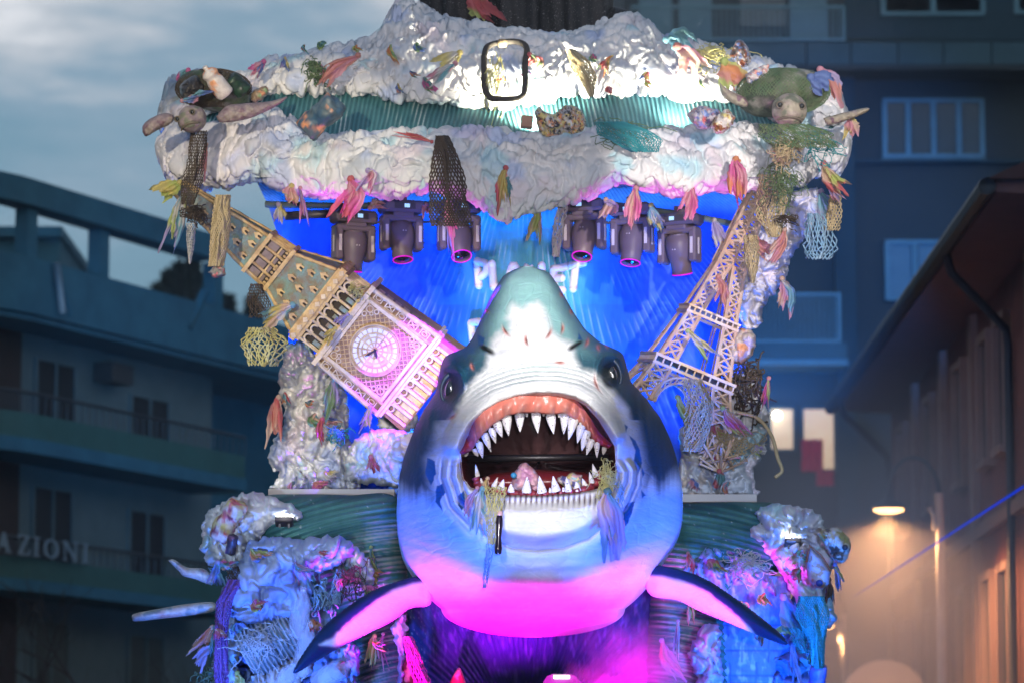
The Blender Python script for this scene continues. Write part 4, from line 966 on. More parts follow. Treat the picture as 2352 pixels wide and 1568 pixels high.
foam_lump('foam_crest', [(460, 1250), (466, 1200), (490, 1165), (530, 1142), (575, 1132), (622, 1138), (692, 1172), (686, 1196), (620, 1212), (590, 1250), (560, 1300), (505, 1310), (472, 1286)], 38.7, .45, 'white foam crest capping the left side wave', seed=43)
foam_lump('foam_crest', [(1712, 1212), (1742, 1200), (1735, 1172), (1790, 1157), (1850, 1165), (1888, 1188), (1895, 1215), (1930, 1232), (1945, 1280), (1905, 1320), (1918, 1400), (1905, 1440), (1860, 1430), (1800, 1330), (1760, 1270)], 38.8, .45, 'white foam crest capping the right side wave', seed=44)
BLUE = ((lambda x, y, V: x*0+1, (.34, .46, .78), .75), (nz(2.2, 5, -.05, .25), (.10, .20, .62), .5))
foam_lump('foam_fold', [(812, 1248), (770, 1228), (700, 1236), (640, 1232), (580, 1240), (556, 1280), (520, 1330), (508, 1385), (530, 1412), (580, 1432), (640, 1424), (692, 1416), (712, 1370), (722, 1322), (770, 1302), (806, 1282)], 38.2, .4, 'large blue crumpled plaster fold below the left foam crest', seed=45, tints=BLUE, k=1.25, amp=1.3)
foam_lump('foam_fold', [(778, 1260), (812, 1250), (845, 1280), (862, 1320), (850, 1345), (820, 1335), (800, 1300)], 38.4, .2, 'small white and lilac plaster flap right of the blue fold', seed=46)
foam_lump('foam_fold', [(500, 1440), (540, 1430), (560, 1470), (545, 1520), (560, 1600), (500, 1600), (520, 1520)], 38.4, .2, 'white plaster strip beside the hanging purple net', seed=47)
foam_lump('foam_fold', [(565, 1560), (620, 1530), (700, 1500), (720, 1540), (640, 1600), (560, 1610)], 38.3, .2, 'tan plaster lip under the ribbed barrel', seed=48, tints=((lambda x, y, V: x*0+1, (.5, .42, .36), .6),))
foam_lump('foam_fold', [(1570, 1285), (1610, 1250), (1660, 1248), (1720, 1270), (1775, 1320), (1790, 1370), (1740, 1350), (1700, 1340), (1640, 1390), (1590, 1400), (1560, 1350)], 38.9, .3, 'ragged pale blue foam edge on the right side wave', seed=49, tints=BLUE, k=.9)
foam_lump('foam_fold', [(1590, 1470), (1620, 1430), (1650, 1440), (1655, 1500), (1665, 1560), (1650, 1620), (1590, 1620), (1600, 1560), (1580, 1510)], 38.5, .25, 'lilac foam stalk below the right fin', seed=50, tints=((lambda x, y, V: x*0+1, (.52, .44, .80), .7),))
foam_lump('foam_fold', [(900, 1440), (925, 1400), (935, 1450), (925, 1520), (935, 1600), (905, 1600), (912, 1520)], 38.2, .1, 'thin lilac plaster shred under the left fin root', seed=51, tints=((lambda x, y, V: x*0+1, (.45, .4, .8), .6),))
foam_lump('foam_fold', [(770, 1500), (800, 1470), (830, 1500), (822, 1560), (800, 1620), (760, 1620), (775, 1560)], 38.0, .15, 'bright blue plaster lump behind the left fin tip', seed=52, tints=BLUE)
foam_lump('foam_fold', [(500, 1400), (560, 1370), (700, 1380), (800, 1420), (835, 1480), (830, 1640), (480, 1640), (490, 1500)], 39.1, .35, 'broad blue plaster mound behind the ribbed barrel', seed=53, tints=BLUE, k=1.1, res=3.4)
foam_lump('foam_fold', [(1780, 1380), (1850, 1370), (1900, 1430), (1885, 1520), (1870, 1640), (1760, 1640), (1770, 1500)], 39.1, .35, 'broad blue plaster mound behind the teal net sack', seed=54, tints=BLUE, k=1.1, res=3.4)
# blue painted panel with worn blocks, right
u, v = np.meshgrid(np.linspace(1640, 1815, 90), np.linspace(1322, 1640, 140), indexing='ij')
edge = 6*pn(np.stack([v/25, v*0, v*0], -1)); px_ = u+edge*(np.abs(u-1727)/87)
YY2 = 38.75+.5*((u-1727)/110)**2*.4+.03*fbm(np.stack([u/30, v/30, u*0], -1), 3, 2)
jt = np.maximum(np.exp(-((np.mod(v-1405, 58)-29)/2.2)**2), np.exp(-((np.mod(u-1640+29*np.floor((v-1405)/58), 62)-31)/2.)**2))
YY2 = YY2+.015*jt*ss(1400, 1415, v)
cc = lerp(np.array([.16, .30, .72]), np.array([.55, .66, .90]), ss(.0, .4, fbm(np.stack([u/22, v/34, u*0], -1), 3, 8))[..., None]); cc = lerp(cc, np.array([.05, .12, .5]), (jt*.6*ss(1400, 1415, v))[..., None])
g0 = P(px_, v, YY2); g1 = g0+np.array([0, .12, 0]); nn = 90*140
Fp = gfaces(90, 140); E_ = np.concatenate([Fp[:, [0, 1]], Fp[:, [1, 2]], Fp[:, [2, 3]], Fp[:, [3, 0]]]); ky = np.minimum(E_[:, 0], E_[:, 1])*nn+np.maximum(E_[:, 0], E_[:, 1]); _, iv, ct = np.unique(ky, return_inverse=True, return_counts=True); be = E_[ct[iv] == 1]
solo('block_panel', (np.vstack([g0.reshape(-1, 3), g1.reshape(-1, 3)]), np.concatenate([Fp, Fp[:, ::-1]+nn, np.stack([be[:, 1], be[:, 0], be[:, 0]+nn, be[:, 1]+nn], -1)])), m_wave, 'bright blue worn masonry panel beneath the right fin', 'panel', col=np.vstack([cc.reshape(-1, 3)]*2))
# dark blue trough under the belly
nx2, ny2 = 300, 130
u, v = np.meshgrid(np.linspace(890, 1525, nx2), np.linspace(1330, 1640, ny2), indexing='ij')
f = np.hypot((u-1210)*.8, (v-1720)); YY3 = 39.5-.9*np.sqrt(np.clip(1-((u-1208)/330)**2, 0, 1))+.7*np.exp(-((u-1250)/130)**2-((v-1650)/130)**2)-.012*np.cos((u-1210)/np.maximum(f, 40)*140)-.03*fbm(np.stack([u/40, v/40, u*0], -1), 3, 6)
cc = lerp(np.array([.03, .05, .22]), np.array([.10, .12, .42]), ss(.0, .5, pn(np.stack([u/7, v/26, u*0], -1), 12))[..., None]); cc = lerp(cc, np.array([.5, .5, .62]), (ss(.25, .5, pn(np.stack([u/4, v/9, u*0], -1), 15))*ss(1020, 940, u))[..., None])
solo('wave_trough', (P(u, v, YY3).reshape(-1, 3), gfaces(nx2, ny2)), m_wave, 'dark blue ribbed trough of the wave below the shark belly', 'float wave', col=cc.reshape(-1, 3))
# statue legs at the very top
m_st = mat('black_speckled_cloth', (.012, .013, .015), rough=.6, ns=8, speck=((.5, .5, .5), 90, .66), bump=.5, bs=12)
sta = thing('draped_statue', 'hem of a dark speckled draped figure standing on top of the foam', 'statue', P(1180, 60, 41.2))
for cx, hw, s0 in ((1062, 92, 1), (1205, 80, 5), (1318, 82, 9)):
    n1, n2 = 26, 72; V = []
    for i in range(n1):
        y = 75-i*8
        for j in range(n2):
            t = 2*PI*j/n2; fo = 1+.10*math.sin(t*7+s0+.03*i)+.06*math.sin(t*13+s0*2-.05*i); V.append(P(cx+hw*fo*math.cos(t), y, 41.3-(.36*fo*math.sin(t))))
    part('robe_fold', (np.array(V), gfaces(n1, n2, False, True)), m_st, sta)
(vf, xs, ys) = pillow([(1395, 60), (1388, 30), (1410, 16), (1440, 22), (1450, 45), (1425, 60)], 41.4, .2, 3)
part('robe_train', vf, m_st, sta)
# ================================================================== CLOCK TOWER (leaning replica)
K = .00213
m_gold = mat('tower_gold', (.74, .55, .26), (.34, .20, .09), rough=.55, ns=9, amt=.8, bump=.5, bs=26)
m_cream = mat('tower_cream', (.78, .65, .44), (.40, .30, .19), rough=.6, ns=8, amt=.7, bump=.5, bs=26)
m_stone = mat('tower_teal_stone', (.20, .33, .31), (.24, .17, .11), rough=.7, ns=9, amt=1.0, bump=.8, bs=16, bd=.02)
m_tdark = mat('tower_dark_recess', (.05, .04, .035), rough=.8, ns=8)
m_dial = mat('dial_white', (.80, .78, .76), rough=.4, ns=12, amt=.3)
R_t = np.stack([[.613, 0, .79], [0, 1, 0], [-.79, 0, .613]], 1) @ rot('Y', 0) @ rot('X', 6) @ rot('Z', -13)
ct = thing('clock_tower', 'leaning gold and teal clock tower replica with round dial on the left of the float', 'tower', P(871, 793, 39.6), rot=Matrix(R_t.tolist()))
def kb(x0, x1, z0, z1, y0, y1): return box(((x0+x1)/2*K, (y0+y1)/2*K, (z0+z1)/2*K), (abs(x1-x0)*K, abs(y1-y0)*K, abs(z1-z0)*K))
def frus(z0, z1, h0, h1, d0, d1):
    V = np.array([(-h0, -d0, z0), (h0, -d0, z0), (h0, d0, z0), (-h0, d0, z0), (-h1, -d1, z1), (h1, -d1, z1), (h1, d1, z1), (-h1, d1, z1)], float)*K
    return V, [[3, 2, 1, 0], [4, 5, 6, 7], [0, 1, 5, 4], [1, 2, 6, 5], [2, 3, 7, 6], [3, 0, 4, 7]]
def tp_(name, vf, m, par=None, sm=False): return part(name, vf, m, par or ct, smooth=sm, local=True)
m_umber = mat('tower_umber', (.34, .21, .10), (.16, .09, .05), rough=.7, ns=10, amt=.8, bump=.6, bs=30)
st = tp_('clock_stage', frus(-196, 190, 236, 218, 205, 190), m_umber)
sh = tp_('shaft', frus(-345, -196, 232, 226, 200, 195), m_umber)
for i in range(9):
    x = -200+i*50; tp_('rib', kb(x-7, x+7, -340, -225, -218, -196), m_cream, sh)
    if i < 8:
        tp_('panel', kb(x+12, x+38, -335, -262, -204, -199), m_gold, sh)
        tp_('arch', (tube([(K*(x+25+17*math.cos(a)), -K*208, K*(-232+17*math.sin(a))) for a in np.linspace(0, 2*PI, 13)], .009, 5, False)), m_cream, sh, True)
for i in range(4):
    for sx in (-1, 1): tp_('rib', kb(sx*212-4 if sx > 0 else -212-14, sx*212+14 if sx > 0 else -212+4, -340, -225, -150+i*90, -136+i*90), m_cream, sh)
for z0, z1, h in ((-205, -190, 246), (-222, -208, 238), (182, 206, 240)): tp_('cornice', kb(-h, h, z0, z1, -h*.93, h*.93), m_cream)
# dial and its square frame
Yf = -203
tp_('dial_field', kb(-168, 168, -168, 168, Yf-6, Yf+20), m_umber, st)
for a, b, c, d in ((-178, 178, 164, 180), (-178, 178, -180, -164), (-180, -164, -163, 163), (164, 180, -163, 163)): tp_('dial_frame', kb(a, b, c, d, Yf-18, Yf+10), m_cream, st)
dl = tp_('dial', xf(lathe([(.004, -.012), (120*K, -.012), (124*K, 0), (124*K, .02)], 64, 'y'), None, (0, (Yf-10)*K, 0)), m_gold, None, True)
def ring(r, w, y, n=64): return tube([(r*K*math.cos(a), y*K, r*K*math.sin(a)) for a in np.linspace(0, 2*PI, n+1)], w*K, 6, False)
for r, w in ((124, 5), (112, 3), (84, 4), (64, 3), (38, 3), (16, 4)): tp_('dial_ring', ring(r, w, Yf-18), m_gold, dl, True)
def tile(r0, r1, a0, a1, y0, y1):
    V = []
    for y in (y0, y1):
        for r, a in ((r0, a0), (r1, a0), (r1, a1), (r0, a1)): V.append((r*K*math.cos(a), y*K, r*K*math.sin(a)))
    return np.array(V), [[0, 1, 2, 3], [7, 6, 5, 4], [0, 4, 5, 1], [1, 5, 6, 2], [2, 6, 7, 3], [3, 7, 4, 0]]
for i in range(24):
    a = 2*PI*i/24; tp_('dial_tile', tile(89, 108, a+.025, a+2*PI/24-.025, Yf-22, Yf-14), m_dial, dl)
for i in range(12):
    a = 2*PI*i/12; tp_('dial_tile', tile(68, 80, a+.04, a+2*PI/12-.04, Yf-21, Yf-14), m_dial if i % 2 else m_cream, dl)
    tp_('dial_tile', tile(42, 60, a+.10, a+2*PI/12-.10, Yf-20, Yf-14), m_dial, dl)
    tp_('dial_tile', tile(19, 34, a+.16, a+2*PI/12-.16, Yf-20, Yf-14), m_dial, dl)
for an, L, w in ((158, 58, 6), (232, 40, 8)):
    a = math.radians(an-52+52); d = np.array([math.cos(a), 0, math.sin(a)]); n_ = np.array([-math.sin(a), 0, math.cos(a)])
    q = [-d*10-n_*w*.5, -d*10+n_*w*.5, d*L*.6+n_*w, d*L, d*L*.6-n_*w]
    V = np.array([(p+np.array([0, Yf-30, 0]))*K for p in q]+[(p+np.array([0, Yf-25, 0]))*K for p in q])
    tp_('clock_hand', (V, [[0, 1, 2, 3, 4], [9, 8, 7, 6, 5]]+[[i, 5+i, 5+(i+1) % 5, (i+1) % 5] for i in range(5)]), m_tdark, dl)
for sx in (-1, 1):
    for sz in (-1, 1):
        for r, ox, oz in ((16, 142, 142), (11, 150, 108), (11, 108, 150), (8, 128, 122)):
            tp_('corner_ornament', tube([((sx*ox+r*math.cos(a))*K, (Yf-10)*K, (sz*oz+r*math.sin(a))*K) for a in np.linspace(0, 2*PI, 15)], 3.2*K, 5, False), m_cream, st, True)
for i in range(-11, 12):      # lozenge lattice over the dial field
    for a in (1, -1):
        p = [(x, z) for x, z in ((-165, i*30-a*165), (165, i*30+a*165))]
        t0 = max([0]+[((-165 if d > 0 else 165)-z0)/d for z0, d in ((p[0][1], p[1][1]-p[0][1]),)]); t1 = min([1]+[((165 if d > 0 else -165)-z0)/d for z0, d in ((p[0][1], p[1][1]-p[0][1]),)])
        if t1-t0 > .06:
            f = lambda t: ((-165+330*t)*K, (Yf-8)*K, (p[0][1]+(p[1][1]-p[0][1])*t)*K)
            tp_('field_strip', seg(f(t0), f(t1), 2.6*K, 4), m_gold, st)
for i in range(15): tp_('frieze_cross', merge(seg((K*(-170+i*24), -K*212, K*184), (K*(-150+i*24), -K*212, K*204), 2.5*K, 4), seg((K*(-150+i*24), -K*212, K*184), (K*(-170+i*24), -K*212, K*204), 2.5*K, 4)), m_gold, st)
# flanking strips with square ornaments, lattice strip over the dial
for sx in (-1, 1):
    for z in np.linspace(-140, 140, 5):
        x = sx*208
        tp_('side_panel', merge(kb(x-20, x-15, z-24, z+24, -212, -196), kb(x+15, x+20, z-24, z+24, -212, -196), kb(x-15, x+15, z+20, z+25, -212, -196), kb(x-15, x+15, z-25, z-20, -212, -196)), m_cream, st)
        if round(z/70) % 2 == 0: tp_('boss', tube([((x+10*math.cos(a))*K, -208*K, (z+14*math.sin(a))*K) for a in np.linspace(0, 2*PI, 13)], 3*K, 5, False), m_cream, st, True)
        else: tp_('cross', merge(seg((K*(x-13), -.207*1 if 0 else -208*K, K*(z-18)), (K*(x+13), -208*K, K*(z+18)), 3*K), seg((K*(x+13), -208*K, K*(z-18)), (K*(x-13), -208*K, K*(z+18)), 3*K)), m_cream, st)
    tp_('colonnette', seg((K*sx*186, K*(Yf-10), -K*190), (K*sx*182, K*(Yf-10), K*185), 8*K, 8), m_gold, st, True)
    tp_('corner_pier', seg((K*sx*240, K*-206, -K*215), (K*sx*222, K*-196, K*195), 13*K, 8), m_cream, st, True)
    for z in np.linspace(-150, 150, 7):   # right and left faces
        tp_('side_panel', kb(sx*(229-.02*z)-3, sx*(229-.02*z)+3, z-18, z+18, -150, -40), m_gold, st)
# belfry
tp_('belfry_core', frus(206, 338, 178, 172, 160, 155), m_tdark)
for i in range(8):
    x = -185+i*52.8
    if i < 7:
        tp_('belfry_arch', tube([(K*(x+26+20*math.cos(a)), -K*182, K*(288+24*math.sin(a))) for a in np.linspace(0, PI, 9)], 6*K, 6), m_cream, None, True)
        tp_('louvre', kb(x+16, x+37, 208, 262, -175, -168), m_stone)
    tp_('belfry_column', seg((K*x, -K*185, K*206), (K*x, -K*182, K*330), 7*K, 8), m_cream, None, True)
for sx in (-1, 1):
    for i in range(5): tp_('belfry_column', seg((K*sx*186, K*(-130+i*65), K*206), (K*sx*184, K*(-130+i*65), K*330), 7*K, 6), m_cream, None, True)
for z0, z1, h in ((322, 340, 200), (340, 372, 214), (372, 384, 200), (206, 216, 206)): tp_('cornice', kb(-h, h, z0, z1, -h*.93, h*.93), m_gold)
for i in range(9): tp_('cornice_lozenge', xf(box((0, 0, 0), (22*K, 8*K, 22*K), rot('Y', 45)), None, (K*(-190+i*47.5), -K*204, K*356)), m_cream)
# steep roofs with gold dormers
def roofsec(z0, z1, h0, h1, rows, name):
    r = tp_(name, frus(z0, z1, h0, h1, h0*.93, h1*.93), m_stone)
    for sx in (-1, 1):
        tp_('hip_rib', tube([(K*sx*(h0+(h1-h0)*t), -K*.93*(h0+(h1-h0)*t), K*(z0+(z1-z0)*t)) for t in np.linspace(0, 1, 9)], 8*K*(1+.35*(np.arange(9) % 2)), 6), m_gold, r, True)
        tp_('hip_rib', tube([(K*sx*(h0+(h1-h0)*t), K*.93*(h0+(h1-h0)*t), K*(z0+(z1-z0)*t)) for t in np.linspace(0, 1, 9)], 8*K*(1+.35*(np.arange(9) % 2)), 6), m_gold, r, True)
    sl = (h1-h0)*.93/(z1-z0)
    for z, xs in rows:
        y = -(h0*.93+sl*(z-z0))
        for x in xs:
            o = [(-14, -14), (-14, 8), (-20, 6), (0, 30), (20, 6), (14, 8), (14, -14), (6, -14), (6, 2), (0, 8), (-6, 2), (-6, -14)]
            tp_('dormer', prism([((x+a)*K, (z+b)*K) for a, b in o], (y-16)*K, (y+12)*K), m_gold, r)
            tp_('dormer', kb(x-6, x+6, z-12, z+6, y-9, y), m_tdark, r)
    return r
roofsec(384, 600, 186, 108, [(410, (-125, -42, 42, 125)), (470, (-95, 0, 95)), (530, (-75, 15, 80))], 'lower_roof')
tp_('lantern_core', frus(600, 745, 108, 92, 100, 86), m_tdark)
for z0, z1, h in ((596, 616, 126), (732, 752, 116), (656, 664, 112)): tp_('cornice', kb(-h, h, z0, z1, -h*.93, h*.93), m_gold)
for i in range(5):
    x = -104+i*52; tp_('lantern_mullion', seg((K*x, -K*106, K*616), (K*x*.93, -K*99, K*735), 7*K, 6), m_gold, None, True)
    for sx in (-1, 1): tp_('lantern_mullion', seg((K*sx*112, K*x*.9, K*616), (K*sx*104, K*x*.85, K*735), 7*K, 6), m_gold, None, True)
for i in range(12): tp_('baluster', ell((K*(-110+i*20), -K*112, K*626), (7*K, 7*K, 9*K), 8, 6), m_gold, None, True)
for i in range(4): tp_('lantern_panel', kb(-97+i*51, -62+i*51, 672, 722, -99, -92), mat('lantern_stone', (.28, .22, .2), (.16, .12, .11), rough=.8, ns=14), None)
for i in range(4): tp_('lantern_panel', kb(-97+i*51, -62+i*51, 640, 654, -103, -96), _mats['lantern_stone'], None)
roofsec(752, 1240, 98, 34, [(785, (-52, 20, 70)), (850, (-20, 48)), (915, (-45, 20)), (985, (0, 40)), (1060, (-15,))], 'upper_spire')

# ================================================================== LATTICE TOWER (leaning replica)
m_rust = mat('lattice_paint', (.72, .62, .50), (.60, .30, .16), rough=.6, ns=4, amt=.65, bump=.4, bs=30)
R_l = np.stack([[.926, 0, -.379], [0, 1, 0], [.379, 0, .926]], 1) @ rot('X', 4) @ rot('Z', 11)
lt = thing('lattice_tower', 'leaning rusty iron lattice tower replica on the right of the float', 'tower', P(1378.2+.4686*418, 422.6+.4686*935, 39.7), rot=Matrix(R_l.tolist()))
def HW(z): return np.interp(z, [-190, 0, 30, 296, 330, 576, 928, 1000], [262, 196, 186, 124, 115, 70, 42, 40])
def LW(z): return np.interp(z, [-190, 0, 296, 330, 576], [105, 86, 62, 58, 62])
def bar(a, b, r=6.5): return tube([np.array(a)*K, np.array(b)*K], r*K, 4)
def panel_lat(a0, b0, a1, b1, nb):
    "lattice between two chords a0->a1 and b0->b1 with nb crossed bays"
    L = []; f = lambda p, q, t: np.array(p)*(1-t)+np.array(q)*t
    for i in range(nb):
        t0, t1 = i/nb, (i+1)/nb
        A, B, A2, B2 = f(a0, a1, t0), f(b0, b1, t0), f(a0, a1, t1), f(b0, b1, t1)
        L += [bar(A, B2, 5.5), bar(B, A2, 5.5), bar(A2, B2, 5)]
    return L
for sx in (-1, 1):
    for sy in (-1, 1):
        for zA, zB, nb in ((-190, -10, 3), (38, 286, 4), (322, 576, 5)):
            L = []
            def cor(z, ix, iy): h = HW(z); w = LW(z); return (sx*(h-ix*w), sy*(h-iy*w), z)
            for ix in (0, 1):
                for iy in (0, 1): L.append(bar(cor(zA, ix, iy), cor(zB, ix, iy), 8.5 if sy < 0 and iy == 0 else 4))
            for (i0, j0, i1, j1) in (((0, 0, 1, 0), (0, 0, 0, 1)) if sy < 0 else ((0, 0, 0, 1),)):
                L += panel_lat(cor(zA, i0, j0), cor(zA, i1, j1), cor(zB, i0, j0), cor(zB, i1, j1), nb)
            tp_('leg', merge(*L), m_rust, lt)
L = []
for a, b in (((-1, -1), (1, -1)), ((1, -1), (1, 1)), ((1, 1), (-1, 1)), ((-1, 1), (-1, -1))):
    c = lambda s, z: (s[0]*HW(z), s[1]*HW(z), z)
    L.append(bar(c(a, 576), c(a, 1000), 9)); L += panel_lat(c(a, 576), c(b, 576), c(a, 1000), c(b, 1000), 8)
    mid = lambda s, t, z: tuple((np.array(c(s, z))+np.array(c(t, z)))/2)
    L.append(bar(mid(a, b, 576), mid(a, b, 1000), 7))
tp_('upper_shaft', merge(*L), m_rust, lt)
def platform(z, h, ht, nsl):
    o = tp_('platform', merge(kb(-h, h, z+ht*.7, z+ht, -h, h), kb(-h, h, z-6, z+8, -h, -h+14), kb(-h, h, z-6, z+8, h-14, h), kb(-h, -h+14, z-6, z+8, -h+14, h-14), kb(h-14, h, z-6, z+8, -h+14, h-14)), m_rust, lt)
    S_ = []
    for i in range(nsl+1):
        x = -h+8+(2*h-16)*i/nsl
        for s in (-1, 1): S_ += [kb(x-4, x+4, z+8, z+ht*.7, s*(h-9)-4, s*(h-9)+4), kb(s*(h-9)-4, s*(h-9)+4, z+8, z+ht*.7, x-4, x+4)]
    part('railing', merge(*S_), m_rust, o, smooth=False, local=True, kind='stuff')
platform(-10, 214, 48, 10); platform(286, 138, 36, 9); platform(985, 52, 26, 4)
for s in (-1, 1):
    for ax in (0, 1):
        pts = []; pt2 = []
        for a in np.linspace(0, PI, 17):
            x, z = 165*math.cos(a), -190+165*math.sin(a); x2, z2 = 138*math.cos(a), -190+138*math.sin(a); h = HW(z)*.99
            pts.append((x*K, s*h*K, z*K) if ax == 0 else (s*h*K, x*K, z*K)); pt2.append((x2*K, s*h*K, z2*K) if ax == 0 else (s*h*K, x2*K, z2*K))
        tp_('arch', merge(tube(pts, 7*K, 5), tube(pt2, 6*K, 5), *[tube([pts[i], pt2[min(i+1, 16)]], 4*K, 4) for i in range(0, 17)]), m_rust, lt)

# ================================================================== STAGE LIGHTS UNDER THE WAVE
m_mh = mat('fixture_grey', (.14, .11, .15), (.10, .08, .11), rough=.45, ns=6, bump=.1)
m_mhd = mat('fixture_dark', (.06, .055, .065), rough=.4, bump=0)
m_badge = mat('pale_badge', (.62, .58, .62), rough=.3, bump=0)
m_lensd = mat('lens_glass', (.01, .01, .02), rough=.03, spec=1, bump=0, coat=1)
m_lring = mat('lens_ring_lit', (.4, .0, .4), emit=(1, .0, .9), es=.45, bump=0)
m_lcd = mat('small_display', (.2, .3, .4), emit=(.35, .6, 1), es=.9, bump=0)
SC = 1.15
def moving_head(loc, yaw, tilt, label, flip):
    o = thing('moving_head_light', label, 'stage light', loc, 'moving head lights under the wave', rot=(0, 0, math.radians(yaw))); o.scale = (SC, SC, SC)
    q = lambda n, vf, m, par=None, sm=False: part(n, vf, m, par or o, smooth=sm, local=True)
    b = q('base', merge(bbox_((0, 0, 0), (.40, .24, .11), .025), bbox_((0, 0, -.075), (.2, .18, .05), .02), box((0, .02, .09), (.10, .06, .08))), m_mh)
    q('display', box((.02*flip, -.121, 0), (.05, .006, .035)), m_lcd, b); q('control_panel', box((.0, -.1205, 0), (.2, .003, .06)), m_mhd, b)
    q('yoke_bar', bbox_((0, 0, -.105), (.385, .15, .06), .02), m_mh)
    for s in (-1, 1):
        a = q('yoke_arm', bbox_((s*.158, 0, -.25), (.07, .16, .30), .022), m_mh)
        q('badge', bbox_((s*.158, -.0815, -.25), (.028, .006, .15), .006), m_badge, a)
        q('badge', bbox_((s*.194, 0, -.25), (.006, .03, .15), .003), m_badge, a)
    Rt = rot('X', tilt); prof = [(.07, .15), (.105, .13), (.122, .06), (.118, -.04), (.095, -.13), (.090, -.22), (.082, -.225), (.078, -.2)]
    h = q('head', xf(lathe(prof, 20), Rt, (0, 0, -.275)), m_mh, None, True)
    q('lens', xf(lathe([(.08, -.205), (.06, -.222), (.03, -.232), (.005, -.235)], 20), Rt, (0, 0, -.275)), m_lensd, h, True)
    q('lens_ring', xf(tube([(.09*math.cos(a), .09*math.sin(a), -.224) for a in np.linspace(0, 2*PI, 25)], 0.006, 6, False), Rt, (0, 0, -.275)), m_lring, h, True)
    q('badge', xf(ell((0, -.114, .02), (.025, .006, .016), 12, 6), Rt, (0, 0, -.275)), m_badge, h, True)
    return o
MH = []
for px, py, Y, yaw, tl, lb_, fp in ((812, 500, 39.9, 24, 8, 'leftmost stage light hanging beside the clock tower roof', 1), (922, 477, 39.9, 18, -14, 'second stage light from the left, lens tipped towards the crowd', 1), (1054, 477, 39.9, 14, -30, 'third stage light from the left, behind the dark hanging net', 1),
                                (1342, 474, 39.9, -16, -24, 'stage light right of the centre, beside the pale stringy net', -1), (1452, 484, 39.9, -22, -14, 'second stage light from the right, above a magenta rag', -1), (1560, 506, 39.9, -28, 16, 'rightmost stage light hanging beside the lattice tower', -1)):
    MH.append(moving_head(P(px, py, Y), yaw, tl, lb_, fp))
m_pipe = mat('rig_pipe', (.10, .14, .13), (.06, .07, .08), rough=.5, ns=12)
solo('rig_bar', seg(P(655, 497, 40), P(805, 488, 40), .045, 6), m_mhd, 'flat black rigging bar left of the stage lights', 'pipe')
solo('rig_pipe', tube([P(610, 470, 40.3), P(800, 474, 40.1), P(1180, 466, 39.9), P(1400, 470, 39.9), P(1560, 492, 40), P(1700, 518, 40.1)], .035, 8), m_pipe, 'long dark pipe carrying the stage lights under the wave', 'pipe')

lampx = [(812, 500), (922, 477), (1054, 477), (1342, 474), (1452, 484), (1560, 506)]
for k, nm in ((0, 'first and second'), (1, 'second and third'), (3, 'fourth and fifth'), (4, 'fifth and sixth')):
    (x0, y0), (x1, y1) = lampx[k], lampx[k+1]; pts = [P(x0+(x1-x0)*t, y0+(y1-y0)*t-6+(34+10*(k % 2))*math.sin(PI*t)+5*math.sin(9*t), 40.05-.12*math.sin(3*t)) for t in np.linspace(0, 1, 22)]
    solo('power_cable', tube(pts, .011, 6), m_mhd, 'sagging black cable between the %s stage lights from the left' % nm, 'cable')
# ================================================================== DEBRIS HUNG ON THE FLOAT
m_rag = mat('rag_cloth', vcol=True, c2=(.8, .8, .82), rough=.8, spec=.2, ns=16, amt=.4, trans=.45, bump=.3, bs=60)
m_film = mat('plastic_film', vcol=True, c2=(.9, .9, .92), rough=.25, spec=.6, ns=10, amt=.3, trans=.4, bump=.6, bs=30, alpha=.8)
m_paint = mat('splattered_paint', vcol=True, c2=(.55, .5, .5), rough=.4, spec=.45, ns=14, amt=.6, bump=.6, bs=26, coat=.1)
COL = dict(lime=(.55, .68, .12), yellow=(.78, .66, .16), salmon=(.80, .30, .24), pink=(.82, .34, .46), magenta=(.78, .08, .40), red=(.70, .06, .09), cyan=(.16, .52, .66), blue=(.08, .22, .66), lilac=(.50, .42, .76), white=(.78, .76, .76), orange=(.85, .30, .06), teal=(.05, .30, .32), peach=(.82, .56, .42), green=(.14, .36, .10))
COL = {k: tuple(v*.78+.16 for v in c) for k, c in COL.items()}
